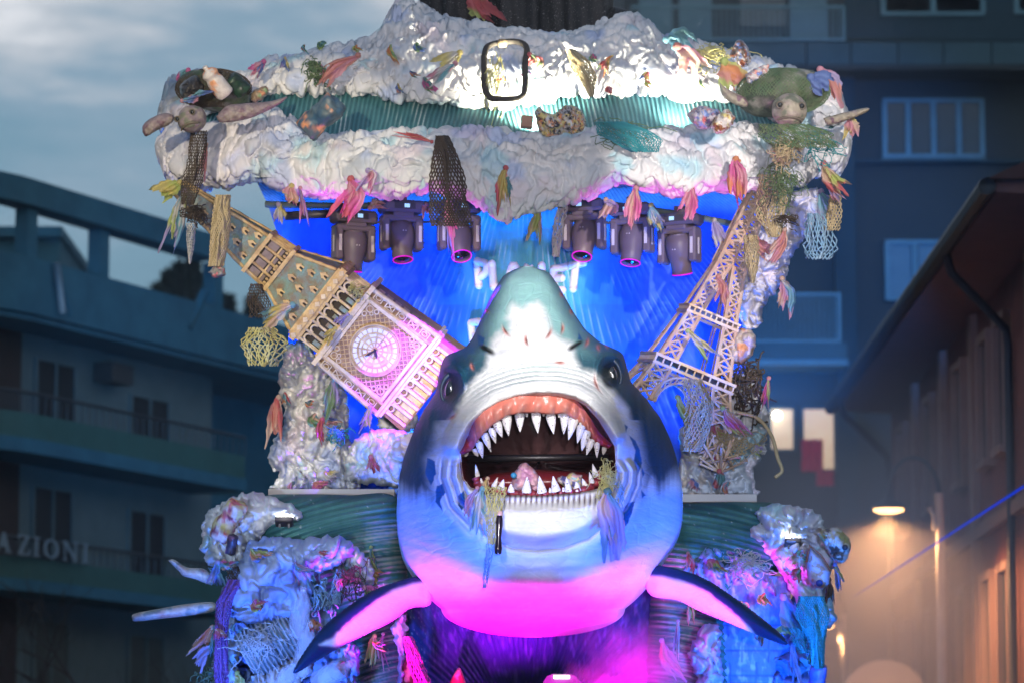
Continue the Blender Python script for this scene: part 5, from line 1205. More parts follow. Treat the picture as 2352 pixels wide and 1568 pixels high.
def rag_mesh(pts, w, cols, Y, seed, n=26, m=9, fray=.18, fold=.05):
    r = np.random.default_rng(seed); c = smooth_pts(pts, n); t = np.linspace(0, 1, n)
    tg = np.gradient(c, axis=0); tg /= np.hypot(tg[:, 0], tg[:, 1])[:, None]+1e-9; nr = np.stack([-tg[:, 1], tg[:, 0]], -1)
    u = np.linspace(-1, 1, m); wd = w*.5*(.32+.68*np.sin(np.clip(t*1.5, 0, 1)*PI*.5)**1.1)*(1-.12*ss(.75, 1, t))
    q = np.stack([np.repeat(t[:, None]*2.2, m, 1), np.repeat(u[None]*1.3, n, 0), np.full((n, m), seed*.7)], -1)
    wob = pn(q)*.5; Lp = np.hypot(*np.diff(c, axis=0).T).sum()
    fr = np.cumsum(r.normal(size=m))*.5; fr = fr-fr.mean(); fr = np.clip(fr*fray, -.3, .3); fr += np.where(np.arange(m) == m//2, -.12, 0)
    along = fr[None]*Lp*(t**3)[:, None]
    er = 1+.45*pn(np.stack([np.repeat(t[:, None]*9, m, 1), np.repeat(u[None]*.8, n, 0), np.full((n, m), seed*1.3)], -1)); wd = wd[:, None]*er
    X = c[:, None, 0]+nr[:, None, 0]*wd*(u[None]+wob*.6)+tg[:, None, 0]*along; Yp = c[:, None, 1]+nr[:, None, 1]*wd*(u[None]+wob*.6)+tg[:, None, 1]*along
    D = fold*(np.sin(u[None]*4.5+seed+t[:, None]*2)+.8*pn(q*1.7, 5))*(.3+t[:, None])
    V = P(X, Yp, Y+D)
    tt = np.clip(t[:, None]+.18*u[None]+.25*wob, 0, 1)*(len(cols)-1); i = np.clip(tt.astype(int), 0, max(len(cols)-2, 0)); f = ss(.25, .75, tt-i)[..., None]
    ca = np.array([COL[k] if isinstance(k, str) else k for k in cols]); Cc = lerp(ca[i], ca[np.minimum(i+1, len(cols)-1)], f)
    return (V.reshape(-1, 3), gfaces(n, m)), Cc.reshape(-1, 3)
def rag(label, pts, w, cols, Y, seed, name='rag', mm=None, two=None, knot=True, group=None):
    g = np.random.default_rng(seed+900); L = []; CC = []; kk = 2
    p0 = np.array(pts, float); dv = p0[-1]-p0[0]; ln_ = np.hypot(*dv)+1e-6; nv = np.array([-dv[1], dv[0]])/ln_
    for q in range(kk):
        s_ = (q-(kk-1)/2)/kk; lf = g.uniform(.62, 1.08); t_ = np.linspace(0, 1, len(p0))[:, None]
        pq = p0[0]+(p0-p0[0])*lf+nv*(s_*w*1.1*t_+g.normal()*w*.12*np.sin(t_*5+g.random()*6))
        cq = list(cols) if q != 1 else list(cols[1:])+[cols[0]]
        vf, c = rag_mesh([tuple(a) for a in pq], w*g.uniform(.6, .95), cq, Y-.03*q, seed+q*7, fray=.32, fold=.045); L.append(vf); CC.append(c)
    if two:
        p2 = [(x+w*.25*(1 if i else 0)+(4 if i else 0), y+(-8 if i == len(pts)-1 else 3)) for i, (x, y) in enumerate(pts)]
        v2, c2 = rag_mesh(p2, w*.7, two, Y-.05, seed+31); L.append(v2); CC.append(c2)
    if knot:
        k = ell(P(pts[0][0], pts[0][1], Y-.02), (w*.16*M_(Y)+.01,)*3, 10, 8, None, lambda d: 1+.3*pn(d*2.5, seed)); L.append(k); CC.append(np.broadcast_to(CC[0][0], (len(k[0]), 3)))
    V, F = merge(*L)
    return solo(name, (V, F), mm or m_rag, label, 'rag' if name == 'rag' else name.replace('_', ' '), group, col=np.vstack(CC))
def strands(A, B, r, k=3):
    "straight thin strands from A[i] to B[i]"
    A = np.asarray(A); B = np.asarray(B); d = B-A; d /= np.linalg.norm(d, axis=1)[:, None]+1e-9
    a = np.cross(d, np.where(np.abs(d[:, 1:2]) < .9, [[0, 1., 0]], [[1., 0, 0]])); a /= np.linalg.norm(a, axis=1)[:, None]+1e-9; b = np.cross(d, a); V = []
    for e in (A, B):
        for j in range(k):
            t = 2*PI*j/k; V.append(e+r*(math.cos(t)*a+math.sin(t)*b))
    V = np.stack(V, 1); n = len(A); idx = (np.arange(n)*2*k)[:, None, None]
    f = np.array([[j, (j+1) % k, k+(j+1) % k, k+j] for j in range(k)])[None]
    return V.reshape(-1, 3), (idx+f).reshape(-1, 4)
def net_fn(fn, nx, ny, r, jit, seed):
    g = np.random.default_rng(seed)
    i, j = np.meshgrid(np.arange(nx+1), np.arange(ny+1), indexing='ij')
    u = (i+.5*(j % 2))/(nx+.5)*2-1; v = j/ny*np.ones_like(u)
    u = u+g.normal(size=u.shape)*jit/nx; v = np.clip(v+g.normal(size=u.shape)*jit*.5/ny, 0, 1)
    N = fn(np.clip(u, -1.05, 1.05), v); A = []; B = []
    for a in range(nx+1):
        for b in range(ny):
            A.append(N[a, b]); B.append(N[a, b+1])
            o = a+(1 if b % 2 else -1)
            if 0 <= o <= nx: A.append(N[a, b]); B.append(N[o, b+1])
    return strands(np.array(A), np.array(B), r)
def net(label, pts, ws, Y, nx, ny, r, m, seed, bulge=.12, jit=.25, droop=0, name='fishing_net'):
    n = len(pts); c_t = np.linspace(0, 1, n); px = np.array([p[0] for p in pts]); py = np.array([p[1] for p in pts])
    def fn(u, v):
        cx = np.interp(v, c_t, px); cy = np.interp(v, c_t, py); w = np.interp(v, c_t, ws)
        q = np.stack([u*1.5, v*3, u*0+seed], -1)
        return P(cx+w*.5*u+.15*w*pn(q), cy+droop*(1-u*u)*v, Y-bulge*np.cos(np.clip(u, -1, 1)*PI/2)+.10*pn(q*1.6, 3))
    return solo(name, net_fn(fn, nx, ny, r, jit, seed), m, label, 'net', smooth=False)
def tangle(label, cx, cy, rx, ry, Y, n, r, m, seed, dz=.15, ln=1.0, name='net_tangle'):
    g = np.random.default_rng(seed); L = []; sc_ = g.normal(size=(4, 3))*np.array([.38, .38, .25]); th_ = g.random()*PI
    for k in range(n):
        p = sc_[g.integers(4)]+g.normal(size=3)*.32; d = g.normal(size=3)+np.array([math.cos(th_), math.sin(th_), 0])*.8*(1 if k % 2 else -1); pts = []
        for i in range(12):
            d = d*.8+g.normal(size=3)*.42-p*.10; p = p+d*.13*ln; pts.append(p)
        pts = np.array(pts); rr = np.hypot(pts[:, 0], pts[:, 1])
        W_ = P(cx+pts[:, 0]*rx*.75, cy+pts[:, 1]*ry*.75+6*rr, Y+pts[:, 2]*dz*.6-dz*np.sqrt(np.clip(1-rr**2, 0, 1))*.7); L.append((W_[:-1], W_[1:]))
    return solo(name, strands(np.vstack([a for a, b in L]), np.vstack([b for a, b in L]), r), m, label, 'net', smooth=False)
def splat(V, cols, seed, sc=7.0, base=(.75, .72, .70)):
    c = np.broadcast_to(np.array(base), V.shape).copy()
    for k, cl in enumerate(cols):
        n = fbm(V*sc, 3, seed+k*5)[:, None]; c = lerp(c, np.array(COL.get(cl, cl) if isinstance(cl, str) else cl), ss(.10, .22, n))
    return c
def crushed(label, cx, cy, Y, L, r, ang, cols, seed, name='painted_can', cat='can', base=(.75, .72, .70), prof=None, par=None, yaw=25, crum=.16, sc=9.):
    pr = prof or [(.0, 0), (.85, 0), (1, .05), (1, .3), (.9, .45), (1, .6), (1, .92), (.85, 1), (0, 1)]
    vf = lathe([(max(a, .01)*r*M_(Y), (b-.5)*L*M_(Y)) for a, b in [(np.interp(t, np.linspace(0, 1, len(pr)), [p[0] for p in pr]), np.interp(t, np.linspace(0, 1, len(pr)), [p[1] for p in pr])) for t in np.linspace(0, 1, 28)]], 36)
    V = vf[0]; V = V*(1+crum*fbm(V*(2.2/(r*M_(Y)))*.5, 3, seed))[:, None]
    V = V@(rot('Y', ang)@rot('X', yaw)).T+P(cx, cy, Y)
    return solo(name, (V, vf[1]), m_paint, label, cat, col=splat(V, cols, seed, sc, base))
def painted_blob(label, poly, Y, th, cols, seed, name='painted_wreck', cat='debris', base=(.72, .70, .68), sc=6., amp=1.0, m=None):
    vf, xs, ys = pillow(jitter(smooth_pts(list(poly)+[poly[0]], 70)[:-1], 4, seed), Y, th, 2.2, None, .6, None, seed, amp, .55)
    return solo(name, vf, m or m_paint, label, cat, col=splat(vf[0], cols, seed, sc, base))
m_ntan = mat('net_tan', (.55, .46, .28), (.38, .30, .18), rough=.8, ns=20, bump=0); m_nbrown = mat('net_brown', (.09, .07, .055), rough=.8, bump=0)
m_ngreen = mat('net_green', (.10, .20, .10), (.22, .22, .12), rough=.8, ns=12, bump=0); m_nyel = mat('net_yellow', (.58, .56, .24), rough=.8, bump=0)
m_nwhite = mat('net_white', (.62, .62, .60), rough=.8, bump=0); m_nblue = mat('net_blue', (.20, .40, .60), (.4, .5, .6), rough=.8, ns=8, bump=0)
m_npur = mat('net_purple', (.24, .10, .34), (.10, .06, .30), rough=.8, ns=6, bump=0); m_nteal = mat('net_teal', (.05, .36, .40), rough=.8, bump=0); m_npink = mat('net_pink', (.75, .15, .50), rough=.8, bump=0)
m_rope = mat('dark_rope', (.05, .045, .04), (.10, .09, .08), rough=.8, ns=40, bump=.8, bs=90)

# ---------------- turtles
m_turt = mat('turtle_skin', vcol=True, c2=(.5, .48, .5), rough=.5, ns=18, amt=.7, bump=.8, bs=34, bd=.012)
def turtle(label, shell, sr, head, hr, flips, side, seed, hc):
    t = thing('sea_turtle', label, 'turtle', P(shell[0], shell[1], shell[2])-np.array([0, 0, .2]))
    s_ = M_(shell[2]); vf = ell(P(*shell), (sr[0]*s_, .42, sr[1]*s_), 64, 40, rot('Y', side*8), lambda d: 1+.05*np.abs(pn(d*4, seed))+.02*np.cos(d[:, 0]*9)*np.cos(d[:, 2]*8))
    part('shell', vf, m_turt, t, col=splat(vf[0], [(.10, .16, .07), (.30, .30, .26), (.05, .08, .05)], seed, 5., (.14, .17, .12)))
    Hc = P(*head); hm = M_(head[2]); Rh = rot('Z', side*(-18 if seed == 61 else 0))@rot('X', 12)@rot('Y', -20 if seed == 61 else 3)
    def hd(d):
        return 1+.16*np.exp(-((d[:, 2]+.35)/.5)**2)*np.clip(-d[:, 1], 0, 1)-.10*np.exp(-((np.abs(d[:, 0])-.75)/.25)**2)*np.clip(-d[:, 1], 0, 1)+.04*np.exp(-((d[:, 2]-.45)/.15)**2)-.10*np.exp(-((d[:, 2]+.36+.22*(1-np.abs(d[:, 0])*1.3)*0-.25*d[:, 0]**2*-1.2)/.06)**2)*np.clip(-d[:, 1]*1.5, 0, 1)
    vf = ell(Hc, (hr*hm, hr*hm*1.25, hr*hm*.98), 72, 48, Rh, hd)
    loc = (vf[0]-Hc)@Rh/np.array([hr*hm, hr*hm*1.25, hr*hm*.98])
    c = splat(vf[0], [(.22, .24, .18), (.40, .34, .30)], seed+2, 9., hc); ml = np.exp(-((loc[:, 2]+.40+.30*loc[:, 0]**2)/.055)**2)*ss(.1, -.3, loc[:, 1])*ss(.8, .6, np.abs(loc[:, 0]))
    c = lerp(c, np.array([.05, .03, .03]), ml[:, None]); h = part('head', vf, m_turt, t, col=c)
    for sx in (-1, 1):
        q = Hc+Rh@np.array([sx*hr*hm*.62, -hr*hm*.98, hr*hm*.30])
        part('eye', ell(q, (hr*hm*.17, hr*hm*.14, hr*hm*.17), 16, 10), m_eye, h)
        part('eyelid', tube([q+Rh@np.array([hr*hm*.19*math.cos(a), -.01, hr*hm*.19*math.sin(a)]) for a in np.linspace(0, 2*PI, 20)], hr*hm*.055, 6, False), m_turt2, h)
    lipp = [Hc+Rh@(np.array([x*hr*hm, -math.sqrt(max(1.45-x*x*1.15, .05))*hr*hm*1.04, (-.34-.42*x*x)*hr*hm]) ) for x in np.linspace(-.72, .72, 17)]
    part('beak', tube(lipp, hr*hm*.085*np.sin(np.linspace(.3, PI-.3, 17))+.004, 8), m_turt2, h)
    for poly, Y, th in flips:
        vf, xs, ys = pillow(smooth_pts(list(poly)+[poly[0]], 60)[:-1], Y, th, 1.8, None, .7, lambda X, Yp, d: .01*np.cos(X/4)*np.cos(Yp/4))
        part('flipper', vf, m_turt, t, col=splat(vf[0], [(.25, .16, .20), (.40, .34, .32)], seed+7, 7., hc))
    return t
m_turt2 = mat('turtle_lid', (.16, .14, .11), rough=.5, ns=30)
turtle('left sea turtle sculpture with drooping flippers caught under nets and a bottle', (492, 208, 38.85), (88, 46), (441, 274, 38.25), 33,
       (([(327, 304), (329, 287), (350, 270), (380, 260), (400, 268), (392, 285), (365, 298), (336, 314)], 38.5, .09), ([(496, 268), (520, 244), (560, 238), (620, 233), (660, 222), (642, 240), (600, 262), (560, 276), (508, 282)], 38.25, .10)), 1, 61, (.34, .27, .29))
turtle('right sea turtle sculpture facing the crowd with a frowning beak under green netting', (1798, 214, 38.95), (108, 54), (1813, 254, 38.35), 41,
       (([(1652, 188), (1664, 200), (1688, 214), (1716, 226), (1716, 246), (1686, 240), (1660, 220)], 38.8, .08), ([(1890, 272), (1935, 260), (1990, 248), (1994, 256), (1960, 272), (1905, 288)], 38.6, .07)), -1, 66, (.44, .40, .31))
def on_shell(c, rx, ry, rz, R=None):
    def f(u, v):
        a = u*1.35; b = (v-.5)*2.5; d = np.stack([np.sin(a)*np.cos(b), -np.cos(a)*np.cos(b), np.sin(b)], -1); return c+d*np.array([rx, ry, rz])*1.04
    return f
solo('fishing_net', net_fn(on_shell(P(492, 208, 38.85), 88*M_(39), .42, 46*M_(39)), 30, 30, .0045, .35, 1), m_nbrown, 'fine dark net stretched over the left turtle shell', 'net', smooth=False)
solo('fishing_net', net_fn(on_shell(P(1798, 214, 38.95), 108*M_(39), .42, 54*M_(39)), 36, 30, .0045, .35, 2), m_ngreen, 'fine green net stretched over the right turtle shell', 'net', smooth=False)
crushed('orange and white spray bottle lying on the left turtle', 494, 186, 38.35, 84, 22, -38, ['orange'], 3, 'plastic_bottle', 'bottle', (.78, .74, .72), [(0, 0), (.9, 0), (1, .06), (.96, .5), (.8, .62), (.95, .75), (.7, .84), (.3, .9), (.28, 1), (0, 1)], crum=.06, sc=7)
crushed('dark green glass bottle base behind the orange bottle', 544, 196, 38.5, 50, 22, -50, [(.03, .08, .05)], 4, 'glass_bottle', 'bottle', (.02, .04, .03), crum=.03)
painted_blob('black netted bundle left of the orange bottle on the turtle', [(410, 200), (430, 180), (455, 176), (470, 200), (455, 225), (420, 224)], 38.5, .18, [(.12, .12, .12)], 5, 'netted_bundle', 'debris', (.04, .04, .045))
painted_blob('brown broken shard standing right of the left turtle', [(575, 222), (590, 205), (612, 198), (614, 215), (600, 232), (578, 234)], 38.5, .1, ['green', 'orange'], 6, 'painted_shard', 'debris', (.30, .22, .14))
# ---------------- on the upper foam
solo('rope_loop', tube(smooth_pts([P(x, y, Y) for x, y, Y in ((1112, 130, 39.05), (1120, 108, 39.2), (1150, 98, 39.3), (1190, 97, 39.3), (1210, 112, 39.2), (1206, 150, 39.0), (1206, 200, 38.85), (1195, 224, 38.8), (1150, 228, 38.8), (1122, 222, 38.85), (1112, 190, 38.9), (1112, 130, 39.05))], 90), .032, 8, False), m_rope, 'black rope loop hung on the bright middle of the upper foam', 'rope')
solo('rope_tie', bbox_(P(1154, 100, 39.2), (.1, .1, .08), .02), mat('tie_tan', (.40, .30, .18), rough=.7), 'small tan tie block at the top of the rope loop', 'tie')
tangle('yellow string tangle inside the rope loop', 1135, 175, 28, 55, 38.95, 60, .005, m_nyel, 11)
tangle('olive string tangle on the upper foam left of centre', 722, 155, 26, 34, 39.35, 70, .006, m_ngreen, 12)
net('brown net draped over the bright upper foam right of the rope', [(1308, 115), (1330, 140), (1350, 180), (1358, 222)], [20, 44, 40, 10], 39.0, 12, 20, .007, m_ntan, 13)
tangle('yellow green net heap on the right shoulder of the upper foam', 1636, 118, 48, 24, 39.5, 90, .006, m_nyel, 14)
net('green and blue net pile lying over the right part of the ribbed band', [(1400, 280), (1430, 300), (1460, 325), (1480, 350)], [60, 130, 120, 60], 38.05, 24, 14, .005, m_nteal, 15, .2, .5)
tangle('olive net tangle beside the blue net pile on the ribbed band', 1430, 298, 60, 28, 38.15, 80, .005, m_ngreen, 16)
rag('salmon pink rag lying across the left upper foam', [(822, 128), (790, 145), (760, 165), (736, 186)], 34, ['salmon', 'pink', 'salmon'], 39.25, 1)
rag('magenta and blue rag on the left end of the upper foam', [(606, 142), (590, 160), (570, 180)], 26, ['magenta', 'blue', 'pink'], 39.55, 2)
rag('pale yellow cloth on the foam left of the rope loop', [(1056, 122), (1035, 135), (1012, 155)], 32, ['yellow', 'white'], 39.15, 3)
rag('cyan and pink scarf below the pale yellow cloth', [(1046, 146), (1010, 170), (975, 196)], 26, ['pink', 'cyan', 'white'], 39.05, 4)
rag('red and green scrap at the right edge of the rope loop', [(1216, 126), (1235, 140), (1225, 155)], 26, ['red', 'green'], 39.1, 5)
rag('teal plastic sheet on the right shoulder of the upper foam', [(1530, 92), (1560, 88), (1590, 112)], 40, ['cyan', 'teal', 'cyan'], 39.55, 6)
rag('large salmon cloth below the teal sheet on the right foam', [(1556, 108), (1580, 130), (1600, 172)], 54, ['salmon', 'pink', 'peach'], 39.35, 7)
rag('orange and lime cloth just left of the right turtle', [(1664, 142), (1680, 175), (1706, 220)], 52, ['lime', 'yellow', 'orange', 'salmon'], 38.9, 8)
rag('blue plastic bag on top of the right turtle', [(1862, 178), (1882, 190), (1904, 206)], 46, ['blue', 'blue'], 38.6, 9)
rag('pink cloth at the far right behind the right turtle', [(1884, 160), (1915, 190), (1932, 235)], 40, ['pink', 'lilac', 'salmon'], 38.9, 10)
rag('yellow scrap under the right turtle flipper at the far right edge', [(1955, 268), (1958, 290), (1950, 318)], 34, ['yellow', 'peach', 'pink'], 38.9, 11)
painted_blob('dark paint spattered lump on the ridge above the right turtle', [(1676, 130), (1688, 100), (1706, 94), (1722, 115), (1722, 150), (1700, 156)], 39.5, .2, ['white', (.35, .12, .06), 'blue'], 21, 'painted_lump', 'debris', (.12, .09, .08), 12)
painted_blob('paper cone with red spatters next to the right turtle', [(1710, 172), (1740, 155), (1766, 148), (1764, 172), (1740, 186), (1718, 194)], 38.7, .1, ['salmon', 'blue'], 22, 'painted_cone', 'debris', (.75, .70, .68), 16)
rag('cyan shred over the left turtle back', [(418, 232), (450, 222), (478, 218)], 18, ['pink', 'cyan', 'blue'], 38.3, 12)
rag('magenta shred at the top left corner of the foam', [(432, 162), (420, 175), (412, 195)], 26, ['magenta', 'teal', 'cyan'], 38.9, 13)
# on the ribbed band
crushed('crushed can with blue and orange paint on the left ribbed band', 738, 268, 38.35, 104, 32, 52, ['orange', (.03, .08, .14), (.05, .12, .2)], 23, base=(.10, .16, .20), crum=.3, sc=6)
painted_blob('folded paint splashed sheet on the ribbed band below the rope loop', [(1226, 256), (1240, 248), (1268, 262), (1300, 242), (1330, 248), (1345, 275), (1338, 302), (1300, 306), (1258, 316), (1236, 300)], 38.1, .22, [(.04, .04, .04), 'orange', (.03, .03, .05), 'yellow'], 24, 'painted_sheet', 'sheet', (.72, .70, .70), 14, 1.6)
solo('painted_box', bbox_(P(1210, 281, 38.35), (.12, .14, .12), .01, rot('Y', 6)), mat('box_brown', (.42, .25, .18), rough=.7), 'small brown box behind the paint splashed sheet', 'box', smooth=False)
painted_blob('striped blue and red bundle on the ribbed band left of the right turtle', [(1578, 262), (1600, 245), (1640, 250), (1660, 268), (1640, 292), (1600, 296)], 38.25, .2, ['red', 'blue', (.1, .1, .2)], 25, 'painted_bundle', 'debris', (.5, .48, .55), 12)
painted_blob('white crumpled carton with ochre stains beside the striped bundle', [(1630, 290), (1650, 262), (1672, 252), (1688, 270), (1680, 290), (1650, 310)], 38.05, .16, ['yellow', (.3, .12, .05)], 26, 'crumpled_carton', 'carton', (.78, .75, .72), 12)
# ---------------- hanging from the lower foam lip
net('long dark brown net hanging over the lip left of centre', [(1014, 312), (1022, 360), (1030, 430), (1032, 480), (1036, 520)], [26, 58, 84, 98, 92], 37.85, 13, 30, .009, m_nbrown, 31, .12, .18)
HANG = [('yellow and pink rag under the left lip', [(670, 428), (664, 452), (660, 470)], 32, ['yellow', 'peach', 'pink'], 38.4), ('thin lilac rag right of the yellow and pink rag', [(690, 432), (694, 465), (698, 500)], 16, ['pink', 'lilac'], 38.4),
        ('magenta rag with a dark blue knot below the left lip', [(806, 412), (812, 445), (795, 475), (782, 508)], 44, ['red', 'magenta', 'pink', 'magenta'], 38.15), ('lilac shred beside the magenta rag', [(845, 392), (858, 402), (838, 440)], 26, ['lilac', 'white', 'pink'], 38.1),
        ('blue and peach rag hanging through the brown net', [(1032, 437), (1030, 480), (1040, 530), (1046, 574)], 26, ['blue', 'lilac', 'peach', 'pink'], 38.6), ('ochre and teal rag on the middle of the lip', [(1162, 386), (1152, 420), (1148, 486)], 26, ['red', 'yellow', 'yellow'], 37.8),
        ('red ribbon tied beside the top of the brown net', [(992, 326), (960, 316), (914, 306)], 13, ['red', 'salmon'], 37.95), ('yellow and pink rag under the centre of the lip', [(1236, 474), (1234, 510), (1228, 562)], 24, ['yellow', 'peach', 'lime'], 38.5),
        ('peach rag hanging right of the centre stage light', [(1392, 460), (1400, 472), (1388, 500)], 28, ['peach', 'lilac'], 39.0), ('magenta rag over the second stage light from the right', [(1462, 432), (1452, 470), (1444, 520)], 30, ['pink', 'magenta', 'peach'], 38.4),
        ('yellow and blue rag between the two right hand stage lights', [(1496, 472), (1500, 500), (1510, 528)], 30, ['yellow', 'white', 'cyan'], 39.4), ('magenta rag above the rightmost stage light', [(1590, 430), (1582, 465), (1570, 508)], 30, ['pink', 'magenta', 'pink'], 38.5),
        ('long pink drop shaped rag right of the stage lights', [(1690, 366), (1692, 400), (1688, 462)], 36, ['orange', 'pink', 'magenta'], 38.3), ('lilac rag near the top of the lattice tower', [(1640, 506), (1648, 530), (1662, 568)], 26, ['white', 'lilac', 'lilac'], 39.6),
        ('lime and pink rag at the right end of the lip', [(1892, 376), (1908, 410), (1928, 440)], 34, ['red', 'lime', 'peach'], 38.6), ('pink rag below the lime and pink rag', [(1905, 425), (1915, 445), (1935, 472)], 22, ['pink', 'salmon', 'lilac'], 38.7),
        ('blue rag hanging at the far right under the lip', [(1886, 440), (1892, 470), (1906, 508)], 30, ['lilac', 'blue', 'cyan'], 39.0), ('lime cloth sticking out at the left end of the lip', [(412, 420), (390, 430), (366, 448)], 34, ['yellow', 'lime'], 38.9),
        ('cyan and lime streamer at the far left under the lip', [(424, 440), (408, 480), (400, 520), (388, 562)], 32, ['lilac', 'cyan', 'white', 'lime'], 39.0), ('salmon ribbon running down the left end of the lip', [(474, 332), (470, 365), (460, 408)], 16, ['peach', 'salmon', 'pink'], 38.6),
        ('yellow scrap left of the leftmost stage light', [(640, 470), (648, 492), (644, 512)], 26, ['lilac', 'yellow', 'white'], 39.5), ('salmon scrap between the two left stage lights', [(850, 478), (862, 472), (880, 462)], 24, ['salmon', 'peach'], 39.4),
        ('pink scrap right of the second stage light', [(980, 470), (975, 480), (985, 494)], 20, ['salmon', 'pink'], 39.4), ('teal tuft on the ochre rag', [(1166, 410), (1170, 430), (1172, 452)], 12, ['teal', 'cyan'], 37.78)]
for k, (lb_, pts, w, cl, Y) in enumerate(HANG): rag(lb_, pts, w, cl, Y, 40+k*3, two=None if w < 28 else cl[::-1])
net('tan net hanging over the clock tower spire', [(512, 448), (508, 500), (502, 560), (496, 612)], [34, 40, 40, 36], 38.7, 10, 34, .009, m_ntan, 32, .1, .2)
painted_blob('glinting knot of foil at the end of the tan net', [(478, 626), (492, 610), (514, 612), (518, 632), (496, 640)], 38.7, .1, ['red', (.3, .3, .3)], 27, 'foil_knot', 'foil', (.4, .38, .36), 14)
tangle('grey net bundle at the tip of the clock tower', 446, 492, 30, 26, 38.9, 90, .006, m_nbrown, 33); net('thin grey net tail hanging from the bundle at the tower tip', [(440, 512), (438, 550), (436, 606)], [26, 20, 4], 38.9, 6, 16, .004, m_nwhite, 34)
net('fine dark net running down the left end of the lip', [(455, 300), (452, 360), (440, 420), (430, 470)], [40, 40, 46, 30], 38.5, 12, 26, .005, m_nbrown, 35)
net('pale stringy net hanging left of the right hand stage lights', [(1296, 462), (1286, 500), (1280, 545), (1276, 590)], [22, 26, 24, 14], 39.2, 6, 16, .009, m_nwhite, 36, .05, .5)
net('blue white net pouch hanging at the far right', [(1872, 490), (1880, 530), (1884, 570), (1880, 596)], [40, 66, 74, 50], 38.9, 9, 10, .010, m_nblue, 37, .2, .3)
net('tan net hanging at the right edge of the foam', [(1918, 410), (1918, 450), (1914, 490), (1908, 530)], [14, 24, 36, 36], 38.9, 7, 18, .008, m_ntan, 38)
net('pale tan net over the top of the lattice tower', [(1760, 400), (1775, 450), (1770, 500), (1780, 545)], [60, 70, 60, 30], 38.9, 12, 18, .009, m_ntan, 39, .1, .4)
net('small tan net caught on the right edge of the lattice tower', [(1722, 540), (1726, 580), (1728, 650)], [30, 40, 8], 39.1, 8, 14, .008, m_ntan, 40)
tangle('grey thread tangle below the right turtle head', 1800, 420, 48, 55, 38.4, 120, .0045, m_ngreen, 41); tangle('tan string nest under the right turtle', 1806, 345, 40, 34, 38.1, 110, .006, m_ntan, 42)
net('green net sagging from the right turtle onto the foam', [(1800, 285), (1830, 310), (1850, 340)], [110, 170, 150], 38.1, 26, 14, .005, m_ngreen, 43, .2, .5)
rag('peach hand shaped rag hanging below the right foam curl', [(1802, 528), (1795, 560), (1768, 598)], 26, ['peach', 'salmon', 'pink'], 38.9, 70); rag('pink rag beside the small tan net on the lattice tower', [(1738, 548), (1750, 570), (1775, 592)], 26, ['salmon', 'pink'], 39.2, 71)
rag('white, pink and cyan rag flying off the right foam curl', [(1796, 640), (1806, 670), (1800, 716)], 30, ['peach', 'lilac', 'pink'], 39.6, 72, two=['white', 'cyan', 'cyan'])
tangle('dark silver wire knot under the left lip', 1808, 500, 30, 16, 38.7, 40, .006, m_nbrown, 44)
# ---------------- around the towers
rag('yellow and blue rag tied to the clock tower corner', [(672, 700), (630, 722), (584, 752)], 34, ['cyan', 'white', 'peach', 'yellow'], 39.1, 73); net('yellow green net bunch under the clock tower corner', [(600, 752), (606, 790), (604, 840)], [60, 110, 60], 39.1, 12, 11, .010, m_nyel, 45, .25, .6)
net('dark net triangle between clock tower roof and cornice', [(590, 652), (592, 690), (605, 730)], [30, 50, 60], 39.3, 10, 12, .006, m_nbrown, 46); rag('red rag at the left edge of the bluish pillar', [(640, 912), (632, 950), (630, 1008)], 30, ['peach', 'red', 'salmon'], 39.7, 74)
rag('purple and green rag on the bluish pillar', [(768, 872), (760, 910), (756, 966)], 30, ['cyan', 'lilac', 'green'], 39.6, 75); rag('small red rag low on the bluish pillar', [(740, 962), (736, 985), (734, 1014)], 20, ['magenta', 'red'], 39.7, 76)
rag('lime and lilac scrap under the clock tower foot', [(850, 934), (842, 955), (836, 980)], 22, ['lilac', 'lime'], 39.2, 77); rag('yellow scrap stuck in the belfry arches', [(770, 755), (758, 768), (740, 790)], 20, ['yellow', 'yellow'], 38.95, 78)
rag('lilac scrap stuck in the belfry', [(798, 722), (782, 735), (770, 748)], 16, ['lilac', 'lilac'], 38.95, 79); tangle('string tangle over the belfry top corner', 825, 665, 26, 22, 39.0, 40, .006, m_nyel, 47)
rag('red scrap on the white foam boulder', [(852, 1048), (858, 1065), (856, 1086)], 24, ['salmon', 'red'], 39.05, 80); tangle('teal wire nest at the foot of the bluish pillar', 770, 990, 28, 26, 39.6, 50, .006, m_nteal, 48)
rag('pink rag on the lattice tower above its upper platform', [(1650, 636), (1660, 670), (1668, 712)], 28, ['salmon', 'pink', 'salmon'], 38.95, 81); rag('yellow rag knotted inside the lattice tower', [(1580, 760), (1610, 785), (1640, 828)], 22, ['lime', 'yellow', 'white'], 38.95, 82)
painted_blob('crumpled paper heap right of the lattice tower legs', [(1668, 790), (1690, 760), (1720, 756), (1736, 780), (1728, 815), (1700, 836), (1676, 830)], 39.6, .25, [(.25, .18, .05), 'lilac', 'orange'], 28, 'paper_heap', 'debris', (.62, .55, .50), 5)
tangle('dark wire tangle right of the lattice tower foot', 1722, 880, 48, 60, 39.6, 90, .010, m_nbrown, 49, .2); net('tan net hanging from the lattice tower platform', [(1592, 870), (1606, 930), (1600, 990), (1590, 1036)], [40, 70, 60, 40], 39.0, 9, 22, .009, m_ntan, 50, .1, .35)
rag('lime rag under the lattice tower platform', [(1556, 912), (1570, 940), (1596, 980)], 26, ['lime', 'yellow', 'lime'], 39.1, 83); rag('pink and orange rag right of the tan platform net', [(1660, 936), (1685, 970), (1722, 1014)], 26, ['lime', 'peach', 'pink', 'magenta'], 39.2, 84)
